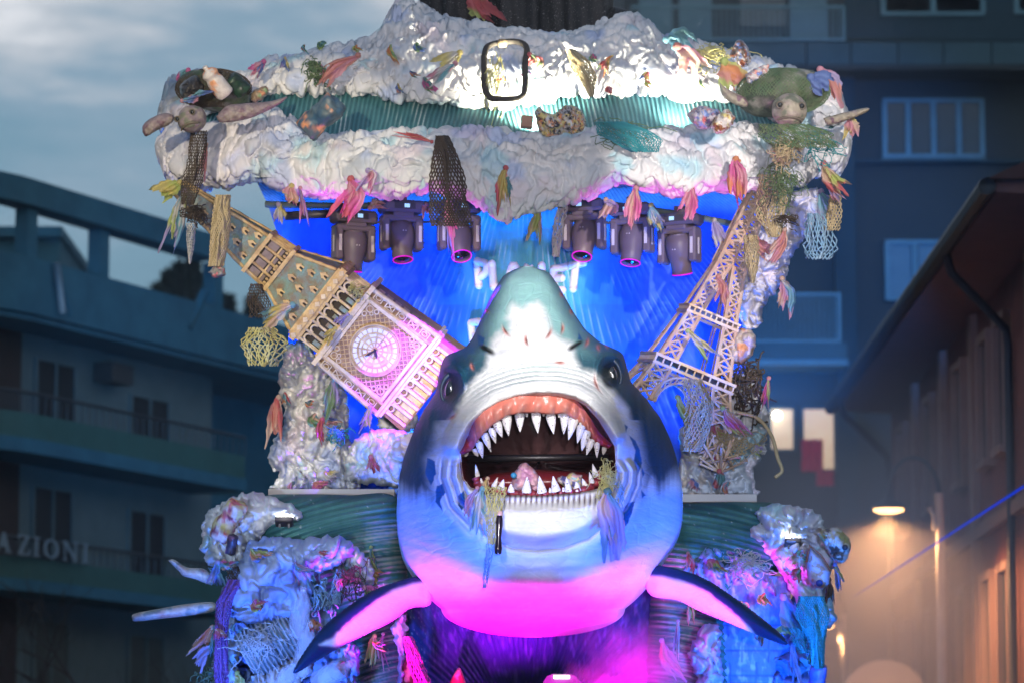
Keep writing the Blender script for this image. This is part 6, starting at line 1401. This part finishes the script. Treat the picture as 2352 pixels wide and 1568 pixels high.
solo('old_rope', tube(smooth_pts([P(x, y, 39.5) for x, y in ((1690, 945), (1740, 960), (1772, 1000), (1786, 1050), (1796, 1080), (1780, 1096))], 40), .02, 7), m_ntan, 'frayed tan rope dangling right of the pale foam pillar', 'rope')
rag('pink and green ribbon on the wire tangle', [(1766, 868), (1758, 910), (1750, 950)], 20, ['salmon', 'lime', 'magenta'], 39.4, 85); rag('teal tassel at the foot of the lattice tower', [(1652, 1082), (1656, 1100), (1652, 1122)], 26, ['red', 'teal', 'teal'], 39.4, 86)
g_ = np.random.default_rng(5); A = []; B = []
for k in range(26):
    a = P(1655, 1085, 39.5); b = P(1655+g_.normal()*38, 985+g_.random()*80, 39.5+g_.normal()*.25); A.append(a if k % 2 else P(1600+g_.random()*90, 990+g_.random()*90, 39.5)); B.append(b)
solo('rebar_bundle', strands(np.array(A), np.array(B), .014, 5), m_rust, 'splayed rusty rods below the lattice tower', 'rods', smooth=False)
# small floods
def flood(label, cx, cy, Y, w, lit=None):
    o = thing('flood_light', label, 'stage light', P(cx, cy, Y)); s_ = w*M_(Y)
    part('housing', bbox_(P(cx, cy, Y), (s_, .16, .05), .012, rot('X', -20)), m_mhd, o, smooth=False); part('foot', merge(box(P(cx-w*.25, cy+7, Y), (.02, .02, .06)), box(P(cx+w*.25, cy+7, Y), (.02, .02, .06))), m_mhd, o, smooth=False)
    part('lens', box(P(cx, cy, Y)+np.array([0, .02, .045]), (s_*.86, .12, .008), rot('X', -20)), lit or m_lensd, o, smooth=False); return o
m_white_led = mat('white_led', (1, 1, 1), emit=(1, .96, .9), es=12, bump=0)
flood('small black flood light on the left foam crest', 653, 1197, 38.35, 42, m_white_led); flood('small black flood light on the right foam crest', 1821, 1246, 38.35, 38, m_white_led)
led = thing('led_cluster', 'three small white lamps shining inside the lattice tower legs', 'stage light', P(1618, 868, 40.4))
for x, y in ((1608, 863), (1622, 864), (1630, 872)): part('lens', ell(P(x, y, 40.4), (.03, .02, .03), 12, 8), m_white_led, led)
# ---------------- left lower side
crushed('battered painted bottle with orange stains on the left foam crest', 524, 1196, 38.15, 108, 27, 32, ['orange', (.25, .05, .08), 'yellow', 'red'], 29, base=(.74, .66, .60), crum=.22, name='painted_bottle', cat='bottle', sc=8, prof=[(0, 0), (.8, 0), (.95, .1), (1, .45), (.8, .6), (.95, .75), (.9, .95), (0, 1)])
crushed('dark cracked jar below the battered bottle', 532, 1250, 38.1, 46, 12, 12, [(.2, .1, .25)], 30, base=(.06, .05, .08), name='cracked_jar', cat='jar')
for k, (lb_, pl) in enumerate((('pale driftwood spike pointing left above the other spike', [(386, 1286), (400, 1284), (430, 1302), (470, 1306), (492, 1330), (484, 1342), (450, 1330), (422, 1322), (408, 1308)]), ('long red flecked spike pointing left below the other spike', [(302, 1418), (310, 1408), (370, 1396), (430, 1386), (490, 1382), (492, 1402), (440, 1412), (370, 1420), (312, 1426)]))):
    vf, xs, ys = pillow(smooth_pts(pl+pl[:1], 60)[:-1], 38.6, .07, 2, None, .8); c = splat(vf[0], [(.30, .36, .38), (.6, .5, .45)], 71+k, 7., (.62, .60, .56)); c = lerp(c, np.array([.65, .12, .08]), (ss(.0, .3, pn(vf[0]*6, 3))*np.exp(-((xs-(465 if k == 0 else 392))/24)**2))[:, None]); solo('driftwood_spike', vf, m_paint, lb_, 'driftwood', col=c)
tangle('fine blue net web above the upper spike', 494, 1320, 14, 24, 38.4, 30, .004, m_nblue, 52); net('black net loop at the left end of the blue fold', [(535, 1300), (545, 1325), (540, 1350)], [26, 46, 20], 38.0, 8, 8, .007, m_nbrown, 53)
net('long purple net hanging down the left side of the float', [(545, 1330), (515, 1380), (508, 1450), (508, 1520), (510, 1640)], [40, 34, 28, 30, 30], 37.9, 9, 44, .008, m_npur, 54, .08, .25)
# ribbed barrel
nb = 240; V = []; tt = np.linspace(0, 1, nb); cA, cB = P(560, 1505, 38.3), P(672, 1440, 38.2); ax = (cB-cA)/np.linalg.norm(cB-cA); sd = np.array([0, 1., 0]); upv = np.cross(ax, sd)
for t in tt:
    r = .27*(1+.06*math.cos(t*2*PI*13))*(1-.25*(abs(t-.5)*2)**6)
    for j in range(40):
        a = 2*PI*j/40; V.append(cA+(cB-cA)*t+r*(math.cos(a)*sd+math.sin(a)*upv))
V = np.array(V); nn1 = ss(.1, .5, fbm(V*8, 3, 3))[:, None]; cc = lerp(np.array([.20, .30, .30]), np.array([.60, .58, .56]), np.repeat((.5+.5*np.cos(tt*2*PI*13)), 40)[:, None]); cc = lerp(cc, np.array([.06, .06, .06]), nn1*.7)
solo('ribbed_barrel', (V, gfaces(nb, 40, False, True).tolist()+[list(range(40))[::-1], [(nb-1)*40+i for i in range(40)]]), m_paint, 'grey green ribbed barrel tilted below the blue fold', 'barrel', col=cc)
m_clear = bpy.data.materials.new('clear_plastic'); m_clear.use_nodes = True; b_ = m_clear.node_tree.nodes['Principled BSDF']; b_.inputs['Base Color'].default_value = (.85, .9, 1, 1); b_.inputs['Roughness'].default_value = .08; b_.inputs['Alpha'].default_value = .30; b_.inputs['Specular IOR Level'].default_value = 1.0
_n = m_clear.node_tree.nodes.new('ShaderNodeTexNoise'); _n.inputs['Scale'].default_value = 14; _b = m_clear.node_tree.nodes.new('ShaderNodeBump'); _b.inputs['Strength'].default_value = .8; _b.inputs['Distance'].default_value = .03; m_clear.node_tree.links.new(_n.outputs[0], _b.inputs['Height']); m_clear.node_tree.links.new(_b.outputs[0], b_.inputs['Normal'])
def bottle_clear(label, cx, cy, Y, L, r, ang, seed):
    pr = [(.05, 0), (.8, 0), (1, .05), (.95, .2), (1, .35), (.94, .5), (1, .62), (.8, .78), (.35, .9), (.32, 1), (.05, 1)]
    vf = lathe([(a*r*M_(Y), (b-.5)*L*M_(Y)) for a, b in zip(np.interp(np.linspace(0, 1, 30), np.linspace(0, 1, 11), [p[0] for p in pr]), np.interp(np.linspace(0, 1, 30), np.linspace(0, 1, 11), [p[1] for p in pr]))], 24)
    V = vf[0]*(1+.10*fbm(vf[0]*9, 2, seed))[:, None]; V = V@(rot('Y', ang)@rot('X', 20)).T+P(cx, cy, Y); return solo('clear_bottle', (V, vf[1]), m_clear, label, 'bottle')
bottle_clear('clear plastic bottle hanging upright in the left side cluster', 690, 1405, 37.9, 120, 24, 8, 1); bottle_clear('long clear bottle hanging below the upright one', 700, 1490, 37.95, 130, 22, 12, 2); bottle_clear('clear bottle lying behind the left fin tip', 765, 1545, 37.8, 100, 26, 62, 3); bottle_clear('crushed clear bottle at the bottom edge left of the fin tip', 655, 1560, 37.9, 90, 22, 30, 4)
for k, (lb_, pts, w, cl, Y) in enumerate((('magenta plastic strip above the clear bottles', [(684, 1316), (682, 1340), (686, 1378)], 14, ['lilac', 'magenta'], 38.0), ('cyan plastic strip right of the magenta strip', [(704, 1304), (710, 1330), (718, 1356)], 20, ['cyan', 'cyan'], 38.0),
      ('yellow scrap on the grey streaked wave left of the shark', [(854, 1306), (862, 1318), (872, 1328)], 22, ['yellow', 'orange'], 38.5), ('green scrap below the yellow one on the streaked wave', [(850, 1330), (860, 1345), (868, 1352)], 18, ['salmon', 'green'], 38.5), ('long yellow green streamer on the streaked wave', [(852, 1256), (856, 1280), (866, 1305)], 12, ['lime', 'teal'], 38.5),
      ('orange rag left of the purple net', [(488, 1440), (468, 1465), (448, 1490)], 28, ['peach', 'orange', 'salmon'], 38.3), ('lilac rag below the orange rag left of the purple net', [(490, 1485), (470, 1500), (448, 1518)], 30, ['lilac', 'lilac'], 38.3), ('teal rag right of the orange rag', [(494, 1440), (492, 1470), (486, 1500)], 18, ['cyan', 'teal'], 38.25),
      ('ochre rag hanging under the left fin', [(860, 1460), (858, 1490), (850, 1540)], 26, ['yellow', 'peach', 'yellow'], 38.2), ('pink strip right of the ochre rag under the left fin', [(880, 1455), (874, 1490), (878, 1530)], 12, ['pink', 'magenta'], 38.2), ('green and ochre scrap at the bottom of the purple net', [(545, 1545), (548, 1565), (556, 1590)], 24, ['lime', 'yellow'], 37.9),
      ('blue rag beside the battered bottle', [(500, 1290), (496, 1320), (492, 1355)], 26, ['lilac', 'cyan', 'blue'], 38.1), ('magenta and green scraps above the left fin root', [(838, 1348), (850, 1360), (862, 1380)], 26, ['pink', 'magenta', 'green'], 38.2))): rag(lb_, pts, w, cl, Y, 120+k*2)
net('blue scaly net flap beside the lilac plaster flap', [(782, 1306), (778, 1340), (770, 1388)], [20, 30, 40], 38.1, 8, 14, .006, m_nblue, 55); tangle('olive weed tangle at the bottom left of the float', 480, 1545, 34, 28, 38.5, 80, .006, m_ngreen, 56)
tangle('blue ice like shards of wire by the clear bottles', 738, 1370, 32, 46, 38.2, 60, .012, m_nblue, 57)
# ---------------- right lower side
painted_blob('bleached buoy with a black hole on the right foam crest', [(1876, 1222), (1895, 1212), (1925, 1210), (1950, 1235), (1954, 1262), (1938, 1290), (1915, 1284), (1890, 1250)], 38.3, .2, [(.10, .07, .06), (.45, .40, .15)], 81, 'bleached_buoy', 'buoy', (.70, .66, .60), 7)
solo('black_plug', ell(P(1941, 1256, 38.1), (.03, .03, .03), 14, 10), m_mhd, 'round black plug on the bleached buoy', 'plug')
pb = thing('toy_boat', 'lilac painted toy boat hull with rust marks stuck on the right foam', 'boat', P(1880, 1352, 38.1)); pl = [(1855, 1330), (1852, 1290), (1860, 1252), (1886, 1275), (1908, 1310), (1904, 1340), (1890, 1354), (1870, 1345)]
vf, xs, ys = pillow(pl, 38.15, .12, 1.8, 14, .6); part('hull', vf, m_paint, pb, col=splat(vf[0], [(.5, .28, .2), (.4, .4, .6)], 83, 12., (.56, .54, .70))); part('porthole', ell(P(1882, 1338, 38.02), (.035, .03, .035), 14, 10), mat('blue_knob', (.03, .08, .4), rough=.4), pb)
part('rim', tube([P(x, y, 38.08) for x, y in pl[1:5]], .012, 6), mat('rust_rim', (.35, .14, .08), rough=.7), pb)
net('teal net sack hanging from the right foam', [(1862, 1368), (1866, 1410), (1876, 1470), (1880, 1535)], [60, 72, 40, 26], 37.95, 16, 26, .007, m_nteal, 61, .15, .25); net('thin teal net fringe left of the net sack', [(1830, 1440), (1836, 1470), (1850, 1500)], [40, 36, 24], 38.2, 8, 9, .005, m_nteal, 62)
crushed('blue plastic jar hanging at the end of the teal net', 1878, 1556, 38.0, 60, 20, 5, [(.05, .1, .5), (.3, .2, .6)], 84, base=(.08, .16, .55), name='plastic_jar', cat='jar')
for k, (lb_, pts, w, cl, Y) in enumerate((('beaded red string on the right streaked wave', [(1580, 1270), (1588, 1290), (1586, 1312)], 14, ['pink', 'red'], 38.6), ('yellow rag hanging behind the toy boat', [(1918, 1296), (1926, 1320), (1930, 1345)], 20, ['blue', 'yellow', 'lilac'], 38.5), ('brown net strip under the toy boat', [(1905, 1330), (1908, 1365), (1906, 1400)], 18, [(.2, .12, .08), (.3, .2, .15)], 38.3),
      ('long pink rag in the magenta smoke right of centre', [(1520, 1470), (1535, 1510), (1560, 1555)], 26, ['lilac', 'pink', 'salmon'], 38.1), ('thin lilac rag hanging right of the belly', [(1558, 1425), (1556, 1460), (1552, 1510)], 12, ['lilac', 'white'], 38.3), ('ochre and green rag under the right fin root', [(1590, 1375), (1588, 1400), (1592, 1430)], 20, ['peach', 'lime'], 38.3),
      ('blue film fan beside the teal net sack', [(1800, 1370), (1822, 1420), (1856, 1488)], 50, ['lilac', 'blue', 'cyan'], 38.3), ('blue film strip below the right fin tip', [(1822, 1480), (1820, 1520), (1826, 1560)], 24, ['blue', 'lilac'], 38.3))): rag(lb_, pts, w, cl, Y, 160+k*2)
# ---------------- under the belly
for k, (lb_, pl, cl) in enumerate((('dark red petal shaped shard at the bottom left of centre', [(918, 1620), (922, 1540), (935, 1505), (950, 1520), (968, 1560), (985, 1620)], (.16, .03, .03)), ('bright red pointed petal below the belly', [(1022, 1620), (1034, 1565), (1054, 1532), (1068, 1560), (1080, 1620)], (.55, .04, .08)))):
    vf, xs, ys = pillow(smooth_pts(pl+pl[:1], 50)[:-1], 38.1, .1, 2.2, None, .5); solo('petal_shard', vf, m_paint, lb_, 'petal', col=splat(vf[0], ['salmon', (.10, .01, .02)], 91+k, 6., cl))
net('pink net scrap lying over the dark red petal', [(935, 1460), (950, 1510), (970, 1570), (980, 1620)], [24, 36, 44, 30], 37.95, 9, 18, .006, m_npink, 63)
fx_ = thing('fog_machine_light', 'black lamp housing with a white light bar in the pink smoke at the bottom', 'stage light', P(1290, 1600, 37.6))
hp = [(1246, 1640), (1246, 1568), (1256, 1552), (1270, 1546), (1310, 1546), (1324, 1552), (1334, 1568), (1334, 1640)]
a_ = [P(x, y, 37.6) for x, y in hp]; b2 = [p+np.array([0, .35, 0]) for p in a_]; part('housing', (np.array(a_+b2), [list(range(8)), list(range(15, 7, -1))]+[[i, 8+i, 8+(i+1) % 8, (i+1) % 8] for i in range(8)]), m_mhd, fx_, smooth=False)
part('light_bar', bxp(1272, 1550, 1308, 1557, 37.58, .02), m_white_led, fx_, smooth=False)
# ---------------- in the jaws
def in_mouth(name, label, cat, poly, Y, th, cols, seed, base, sc): painted_blob(label, [(float(TX(a)), float(TY(b))) for a, b in poly], Y, th, cols, seed, name, cat, base, sc, .5)
in_mouth('pink_stone', 'big pink stone bag between the lower teeth', 'stone', [(690, 1165), (690, 1060), (720, 960), (780, 870), (820, 845), (880, 865), (960, 950), (1010, 1020), (1030, 1080), (980, 1170)], 37.35, .16, ['lilac', 'pink', (.6, .3, .5)], 95, (.74, .46, .56), 9)
in_mouth('litter_heap', 'bright litter heap behind the lower right teeth', 'litter', [(1185, 1060), (1200, 1010), (1290, 990), (1340, 960), (1390, 970), (1470, 990), (1450, 1060), (1440, 1150), (1340, 1150), (1230, 1090)], 37.3, .1, ['cyan', 'pink', 'yellow', (.1, .1, .3)], 96, (.65, .6, .6), 16)
solo('blue_ball', ell(P(float(TX(715)), float(TY(990)), 37.15), (.03, .03, .03), 16, 10), mat('cyan_ball', (.05, .30, .62), rough=.3), 'small bright blue ball on the pink stone', 'ball')
tangle('yellow string net over the right corner of the lower jaw', 1396, 1098, 24, 46, 36.75, 90, .0045, m_nyel, 65, .08); tangle('blue thread ends right of the yellow jaw net', 1424, 1120, 14, 34, 36.85, 30, .004, m_nblue, 66, .06)
net('yellow string net hanging from the left lower teeth', [(1138, 1116), (1136, 1150), (1132, 1200), (1130, 1250)], [56, 40, 36, 16], 36.55, 9, 18, .005, m_nyel, 67, .06, .6); net('blue string trailing below the chin on the left', [(1128, 1240), (1120, 1290), (1112, 1350)], [22, 16, 10], 36.6, 4, 14, .004, m_nblue, 68, .04, .6)
rag('cyan and white cloth hanging from the left lower teeth', [(1108, 1122), (1100, 1155), (1104, 1208)], 30, ['cyan', 'cyan', 'white'], 36.6, 180); rag('lilac film left of the cyan cloth on the jaw', [(1096, 1120), (1078, 1150), (1070, 1186)], 18, ['pink', 'lilac'], 36.65, 182, mm=m_film); rag('yellowed scrap stuck on the left lower teeth', [(1120, 1098), (1116, 1112), (1118, 1128)], 18, ['peach', 'yellow'], 36.7, 184)
rag('pink and cyan plastic bag hanging from the right lower teeth', [(1396, 1128), (1400, 1170), (1404, 1220), (1406, 1268)], 46, ['teal', 'pink', 'peach', 'lilac'], 36.65, 186, mm=m_film, two=['cyan', 'lilac', 'lilac'])
bt_ = thing('dark_bottle', 'small dark bottle with a pale cap dangling under the left teeth', 'bottle', P(1145, 1272, 36.5))
part('body', xf(lathe([(.02, 0), (.034, .01), (.036, .06), (.024, .16), (.036, .26), (.036, .34), (.026, .37)], 18), rot('Y', 2), P(1144, 1272, 36.5)), mat('cola_dark', (.02, .01, .02), rough=.08, spec=.8, bump=0, coat=.5), bt_); part('cap', xf(lathe([(.03, .37), (.032, .375), (.032, .41), (.02, .415)], 16), rot('Y', 2), P(1144, 1272, 36.5)), mat('cap_peach', (.7, .45, .38), rough=.4), bt_)

rag('red and lime cloth caught in the dark statue hem', [(1075, -12), (1105, 15), (1130, 58)], 46, ['lime', 'red', 'red'], 40.85, 190)

g_ = np.random.default_rng(77); ck = list(COL)
ORD = 'first second third fourth fifth sixth seventh eighth ninth tenth eleventh twelfth thirteenth fourteenth fifteenth sixteenth seventeenth eighteenth nineteenth twentieth'.split()
def scraps(n, x0, x1, y0, y1, Yf, where, group, w=(14, 30)):
    for k, x in enumerate(sorted(g_.uniform(x0, x1, n))):
        y = g_.uniform(y0, y1); a = g_.uniform(-1, 1); L = g_.uniform(18, 44); cl = [ck[g_.integers(len(ck))] for _ in range(3)]
        nm = cl[0] if cl[0] == cl[1] else cl[0]+' and '+cl[1]
        rag('small %s scrap, %s scrap from the left on %s' % (nm, ORD[k], where), [(x, y), (x+L*.5*math.sin(a), y+L*.5*math.cos(a)), (x+L*math.sin(a+.3), y+L*math.cos(a+.3))], g_.uniform(*w), cl, Yf(x, y), 400+k*5, name='plastic_scrap', group=group, knot=False)
scraps(20, 560, 1620, 95, 200, lambda x, y: 39.0+.9*((x-1160)/800)**2+.0035*(200-y), 'the upper foam', 'scraps on the upper foam', (10, 22))
scraps(14, 480, 860, 1250, 1540, lambda x, y: 37.75, 'the left lower foam', 'scraps on the left lower foam')
scraps(10, 1590, 1880, 1260, 1500, lambda x, y: 38.2, 'the right lower foam', 'scraps on the right lower foam')
scraps(10, 1590, 1750, 880, 1120, lambda x, y: 39.75, 'the pale right pillar', 'scraps on the right pillar')
scraps(8, 640, 800, 860, 1110, lambda x, y: 39.75, 'the bluish left pillar', 'scraps on the left pillar')
for k, (x, y, rx, ry, Y, mm, lb_) in enumerate(((1690, 1020, 60, 60, 39.6, m_ntan, 'tan string tangle over the pale right pillar'), (600, 1480, 60, 60, 37.85, m_nwhite, 'white thread tangle over the ribbed barrel'), (800, 1330, 40, 60, 38.0, m_nbrown, 'dark thread tangle beside the lilac plaster flap'), (1720, 1300, 60, 40, 38.35, m_nwhite, 'white thread tangle on the pale blue foam edge'), (1880, 330, 55, 40, 38.4, m_nteal, 'teal thread tangle on the right end of the lip'))):
    tangle(lb_, x, y, rx, ry, Y, 60, .005, mm, 300+k)
# ================================================================== STAGE LIGHTING (lamps of the show)
spot('front_spot_shark', (2.6, 10, 11), P(1215, 750, 37.2), (1, .97, .95), 38000, 5.3, .75, .12)
spot('front_spot_jaw', (-2.0, 9, 6), P(1235, 1130, 36.8), (1, .93, .97), 22000, 3.5, .85, .12)
spot('front_spot_left', (-7, 14, 8.5), P(610, 600, 39.2), (1, .84, .58), 13000, 10.5, .25, .15)
spot('front_spot_right', (7, 14, 8.5), P(1740, 500, 39.4), (1, .88, .80), 20000, 8.6, .2, .15)
spot('foam_uplight', P(1222, 282, 38.85), P(1215, 120, 39.75), (1, .90, .66), 560, 120, .8, .1)
spot('foam_uplight', P(1560, 282, 39.1), P(1560, 150, 39.8), (1, .92, .74), 220, 110, .9, .1)
for x, y, tx, ty, e in ((940, 1090, 830, 560, 750), (1510, 1090, 1580, 560, 750), (1230, 900, 1225, 540, 40)):
    spot('alcove_flood', P(x, y, 40.6), P(tx, ty, 41.6), (.0, .16, 1) if e > 300 else (.01, .42, 1), e, 110, .9, .15)
for bx, tx, e in ((1195, 1220, 900), (960, 1060, 700), (1470, 1380, 700)): spot('belly_magenta', P(bx, 1800, 36.3), P(tx, 1425, 37.95), (1, .0, .85), e*1.3, 42, .85, .08)
spot('fin_magenta', P(1000, 1720, 36.4), P(830, 1420, 37.8), (1, .0, .9), 900, 24, .9, .1)
spot('fin_magenta', P(1440, 1720, 36.4), P(1650, 1400, 37.8), (1, .0, .9), 900, 24, .9, .1)
spot('low_blue', P(760, 2000, 33.5), P(1010, 1075, 38), (.01, .12, 1), 2600, 23, .6, .15)
spot('low_blue', P(1700, 2000, 33.5), P(1440, 1075, 38), (.01, .12, 1), 2600, 23, .6, .15)
spot('side_blue', P(520, 1900, 35.5), P(620, 1400, 38.3), (.06, .20, 1), 800, 60, .8, .15)
spot('side_blue', P(1850, 1900, 35.5), P(1740, 1420, 38.5), (.01, .18, 1), 1100, 60, .8, .15)
spot('tower_violet', P(1160, 570, 37.9), P(965, 860, 39.3), (.20, .0, 1), 2000, 33, .3, .06)
for x in (760, 1040, 1420, 1640): spot('lip_magenta', P(x, 640, 38.7), P(x+20, 430, 38.4), (1, .08, .9), 30, 90, .9, .08)
spot('crest_flood', P(655, 1186, 38.2), P(640, 1150, 38.6), (1, .95, .85), 1.0, 150, .8, .05)
spot('crest_flood', P(1821, 1234, 38.2), P(1815, 1195, 38.6), (1, .95, .85), 1.0, 150, .8, .05)
spot('rear_blue_beam', P(1720, 900, 42), P(1850, 560, 90), (.0, .26, 1), 50000, 14, .9, .2)
spot('rear_blue_beam', P(640, 1000, 42), P(560, 900, 87), (.02, .40, 1), 14000, 20, .9, .2)
spot('front_wash', (0.5, 6, 3.2), P(1176, 560, 39), (1, .90, .93), 13000, 17, .9, .3)
spot('letter_spot', (-4, 10, 4.6), P(1105, 625, 40.6), (1, .78, .86), 15000, 1.6, .6, .1)
spot('letter_spot', (4.5, 10, 4.6), P(1310, 630, 40.6), (1, .78, .86), 15000, 1.6, .6, .1)
spot('fog_magenta', P(1320, 1680, 37.0), P(1440, 1540, 37.5), (1, .0, .85), 200, 45, .9, .1)
m_laser = bpy.data.materials.new('laser_light'); m_laser.use_nodes = True; _N = m_laser.node_tree.nodes; _N.remove(_N['Principled BSDF']); _e = _N.new('ShaderNodeEmission'); _e.inputs[0].default_value = (.01, .06, 1, 1); _e.inputs[1].default_value = .55; _t = _N.new('ShaderNodeBsdfTransparent'); _m = _N.new('ShaderNodeMixShader'); _m.inputs[0].default_value = .55
m_laser.node_tree.links.new(_t.outputs[0], _m.inputs[1]); m_laser.node_tree.links.new(_e.outputs[0], _m.inputs[2]); m_laser.node_tree.links.new(_m.outputs[0], _N['Material Output'].inputs[0])
solo('laser_beam', tube([P(2420, 1072, 50), P(2200, 1214, 54), P(2040, 1318, 57), P(1960, 1370, 58.5)], [.022, .02, .014, .004], 6), m_laser, 'thin blue laser beam slanting down past the street lamp', 'laser beam')
spot('rear_lilac', P(1790, 1500, 43), P(2000, 1330, 58), (.50, .58, 1), 2600, 34, .9, .2)
spot('low_blue', P(1225, 2050, 32.5), P(1225, 1185, 37), (.06, .15, 1), 1500, 13, .7, .15)
spot('front_low_left', (-6, 16, 2.6), P(630, 1330, 38.3), (.52, .70, 1), 6500, 8.5, .7, .15)
spot('front_low_right', (6, 16, 2.6), P(1770, 1340, 38.4), (.40, .62, 1), 6500, 8.5, .7, .15)
HAZE = 0.0006
def smoke(label, c, r, dens, col, seed, nscale, lo=.42, hi=.62):
    m = bpy.data.materials.new('smoke_'+str(seed)); m.use_nodes = True; N, L = m.node_tree.nodes, m.node_tree.links; N.remove(N['Principled BSDF'])
    v = N.new('ShaderNodeVolumePrincipled'); v.inputs['Color'].default_value = (*col, 1); v.inputs['Anisotropy'].default_value = .1
    tc = N.new('ShaderNodeTexCoord'); ln = N.new('ShaderNodeVectorMath'); ln.operation = 'LENGTH'; L.new(tc.outputs['Object'], ln.inputs[0])
    fo = N.new('ShaderNodeMapRange'); fo.interpolation_type = 'SMOOTHSTEP'; fo.inputs[1].default_value = 1.0; fo.inputs[2].default_value = .25; L.new(ln.outputs['Value'], fo.inputs[0])
    no = N.new('ShaderNodeTexNoise'); no.inputs['Scale'].default_value = nscale; no.inputs['Detail'].default_value = 3; L.new(tc.outputs['Object'], no.inputs['Vector'])
    mr = N.new('ShaderNodeMapRange'); mr.inputs[1].default_value = lo; mr.inputs[2].default_value = hi; L.new(no.outputs['Fac'], mr.inputs[0])
    a = N.new('ShaderNodeMath'); a.operation = 'MULTIPLY'; L.new(fo.outputs[0], a.inputs[0]); L.new(mr.outputs[0], a.inputs[1])
    b = N.new('ShaderNodeMath'); b.operation = 'MULTIPLY'; b.inputs[1].default_value = dens; L.new(a.outputs[0], b.inputs[0]); L.new(b.outputs[0], v.inputs['Density'])
    L.new(v.outputs[0], N['Material Output'].inputs['Volume'])
    me = make_mesh('smoke', *ell((0, 0, 0), (1, 1, 1), 24, 14)); me.materials.append(m); o = bpy.data.objects.new('smoke', me); C.objects.link(o); o.location = [float(q) for q in c]; o.scale = r
    tag(o, label, None, None, 'stuff'); return o
smoke('pink stage smoke billowing under the right side of the shark belly', P(1445, 1560, 37.5), (.72, .5, .75), 2.6, (1, .9, 1), 1, 1.6)
smoke('pale street smoke drifting in front of the lamp on the right', P(1960, 1430, 57), (4.8, 9, 4.8), .12, (.95, .95, 1), 2, 1.2, .25, .7)
S.cycles.volume_step_rate = 2.0; S.cycles.volume_max_steps = 96
# ================================================================== AIR
hz = bpy.data.materials.new('haze_air'); hz.use_nodes = True
hn, hl = hz.node_tree.nodes, hz.node_tree.links
hn.remove(hn['Principled BSDF'])
pv = hn.new('ShaderNodeVolumePrincipled'); pv.inputs['Color'].default_value = (.75, .88, 1, 1); pv.inputs['Density'].default_value = HAZE; pv.inputs['Anisotropy'].default_value = 0.25
hl.new(pv.outputs[0], hn['Material Output'].inputs['Volume'])
tag(part('haze', box((0, 62, 16), (90, 150, 34)), hz, smooth=False), 'thin bluish stage haze hanging in the street', None, None, 'stuff')
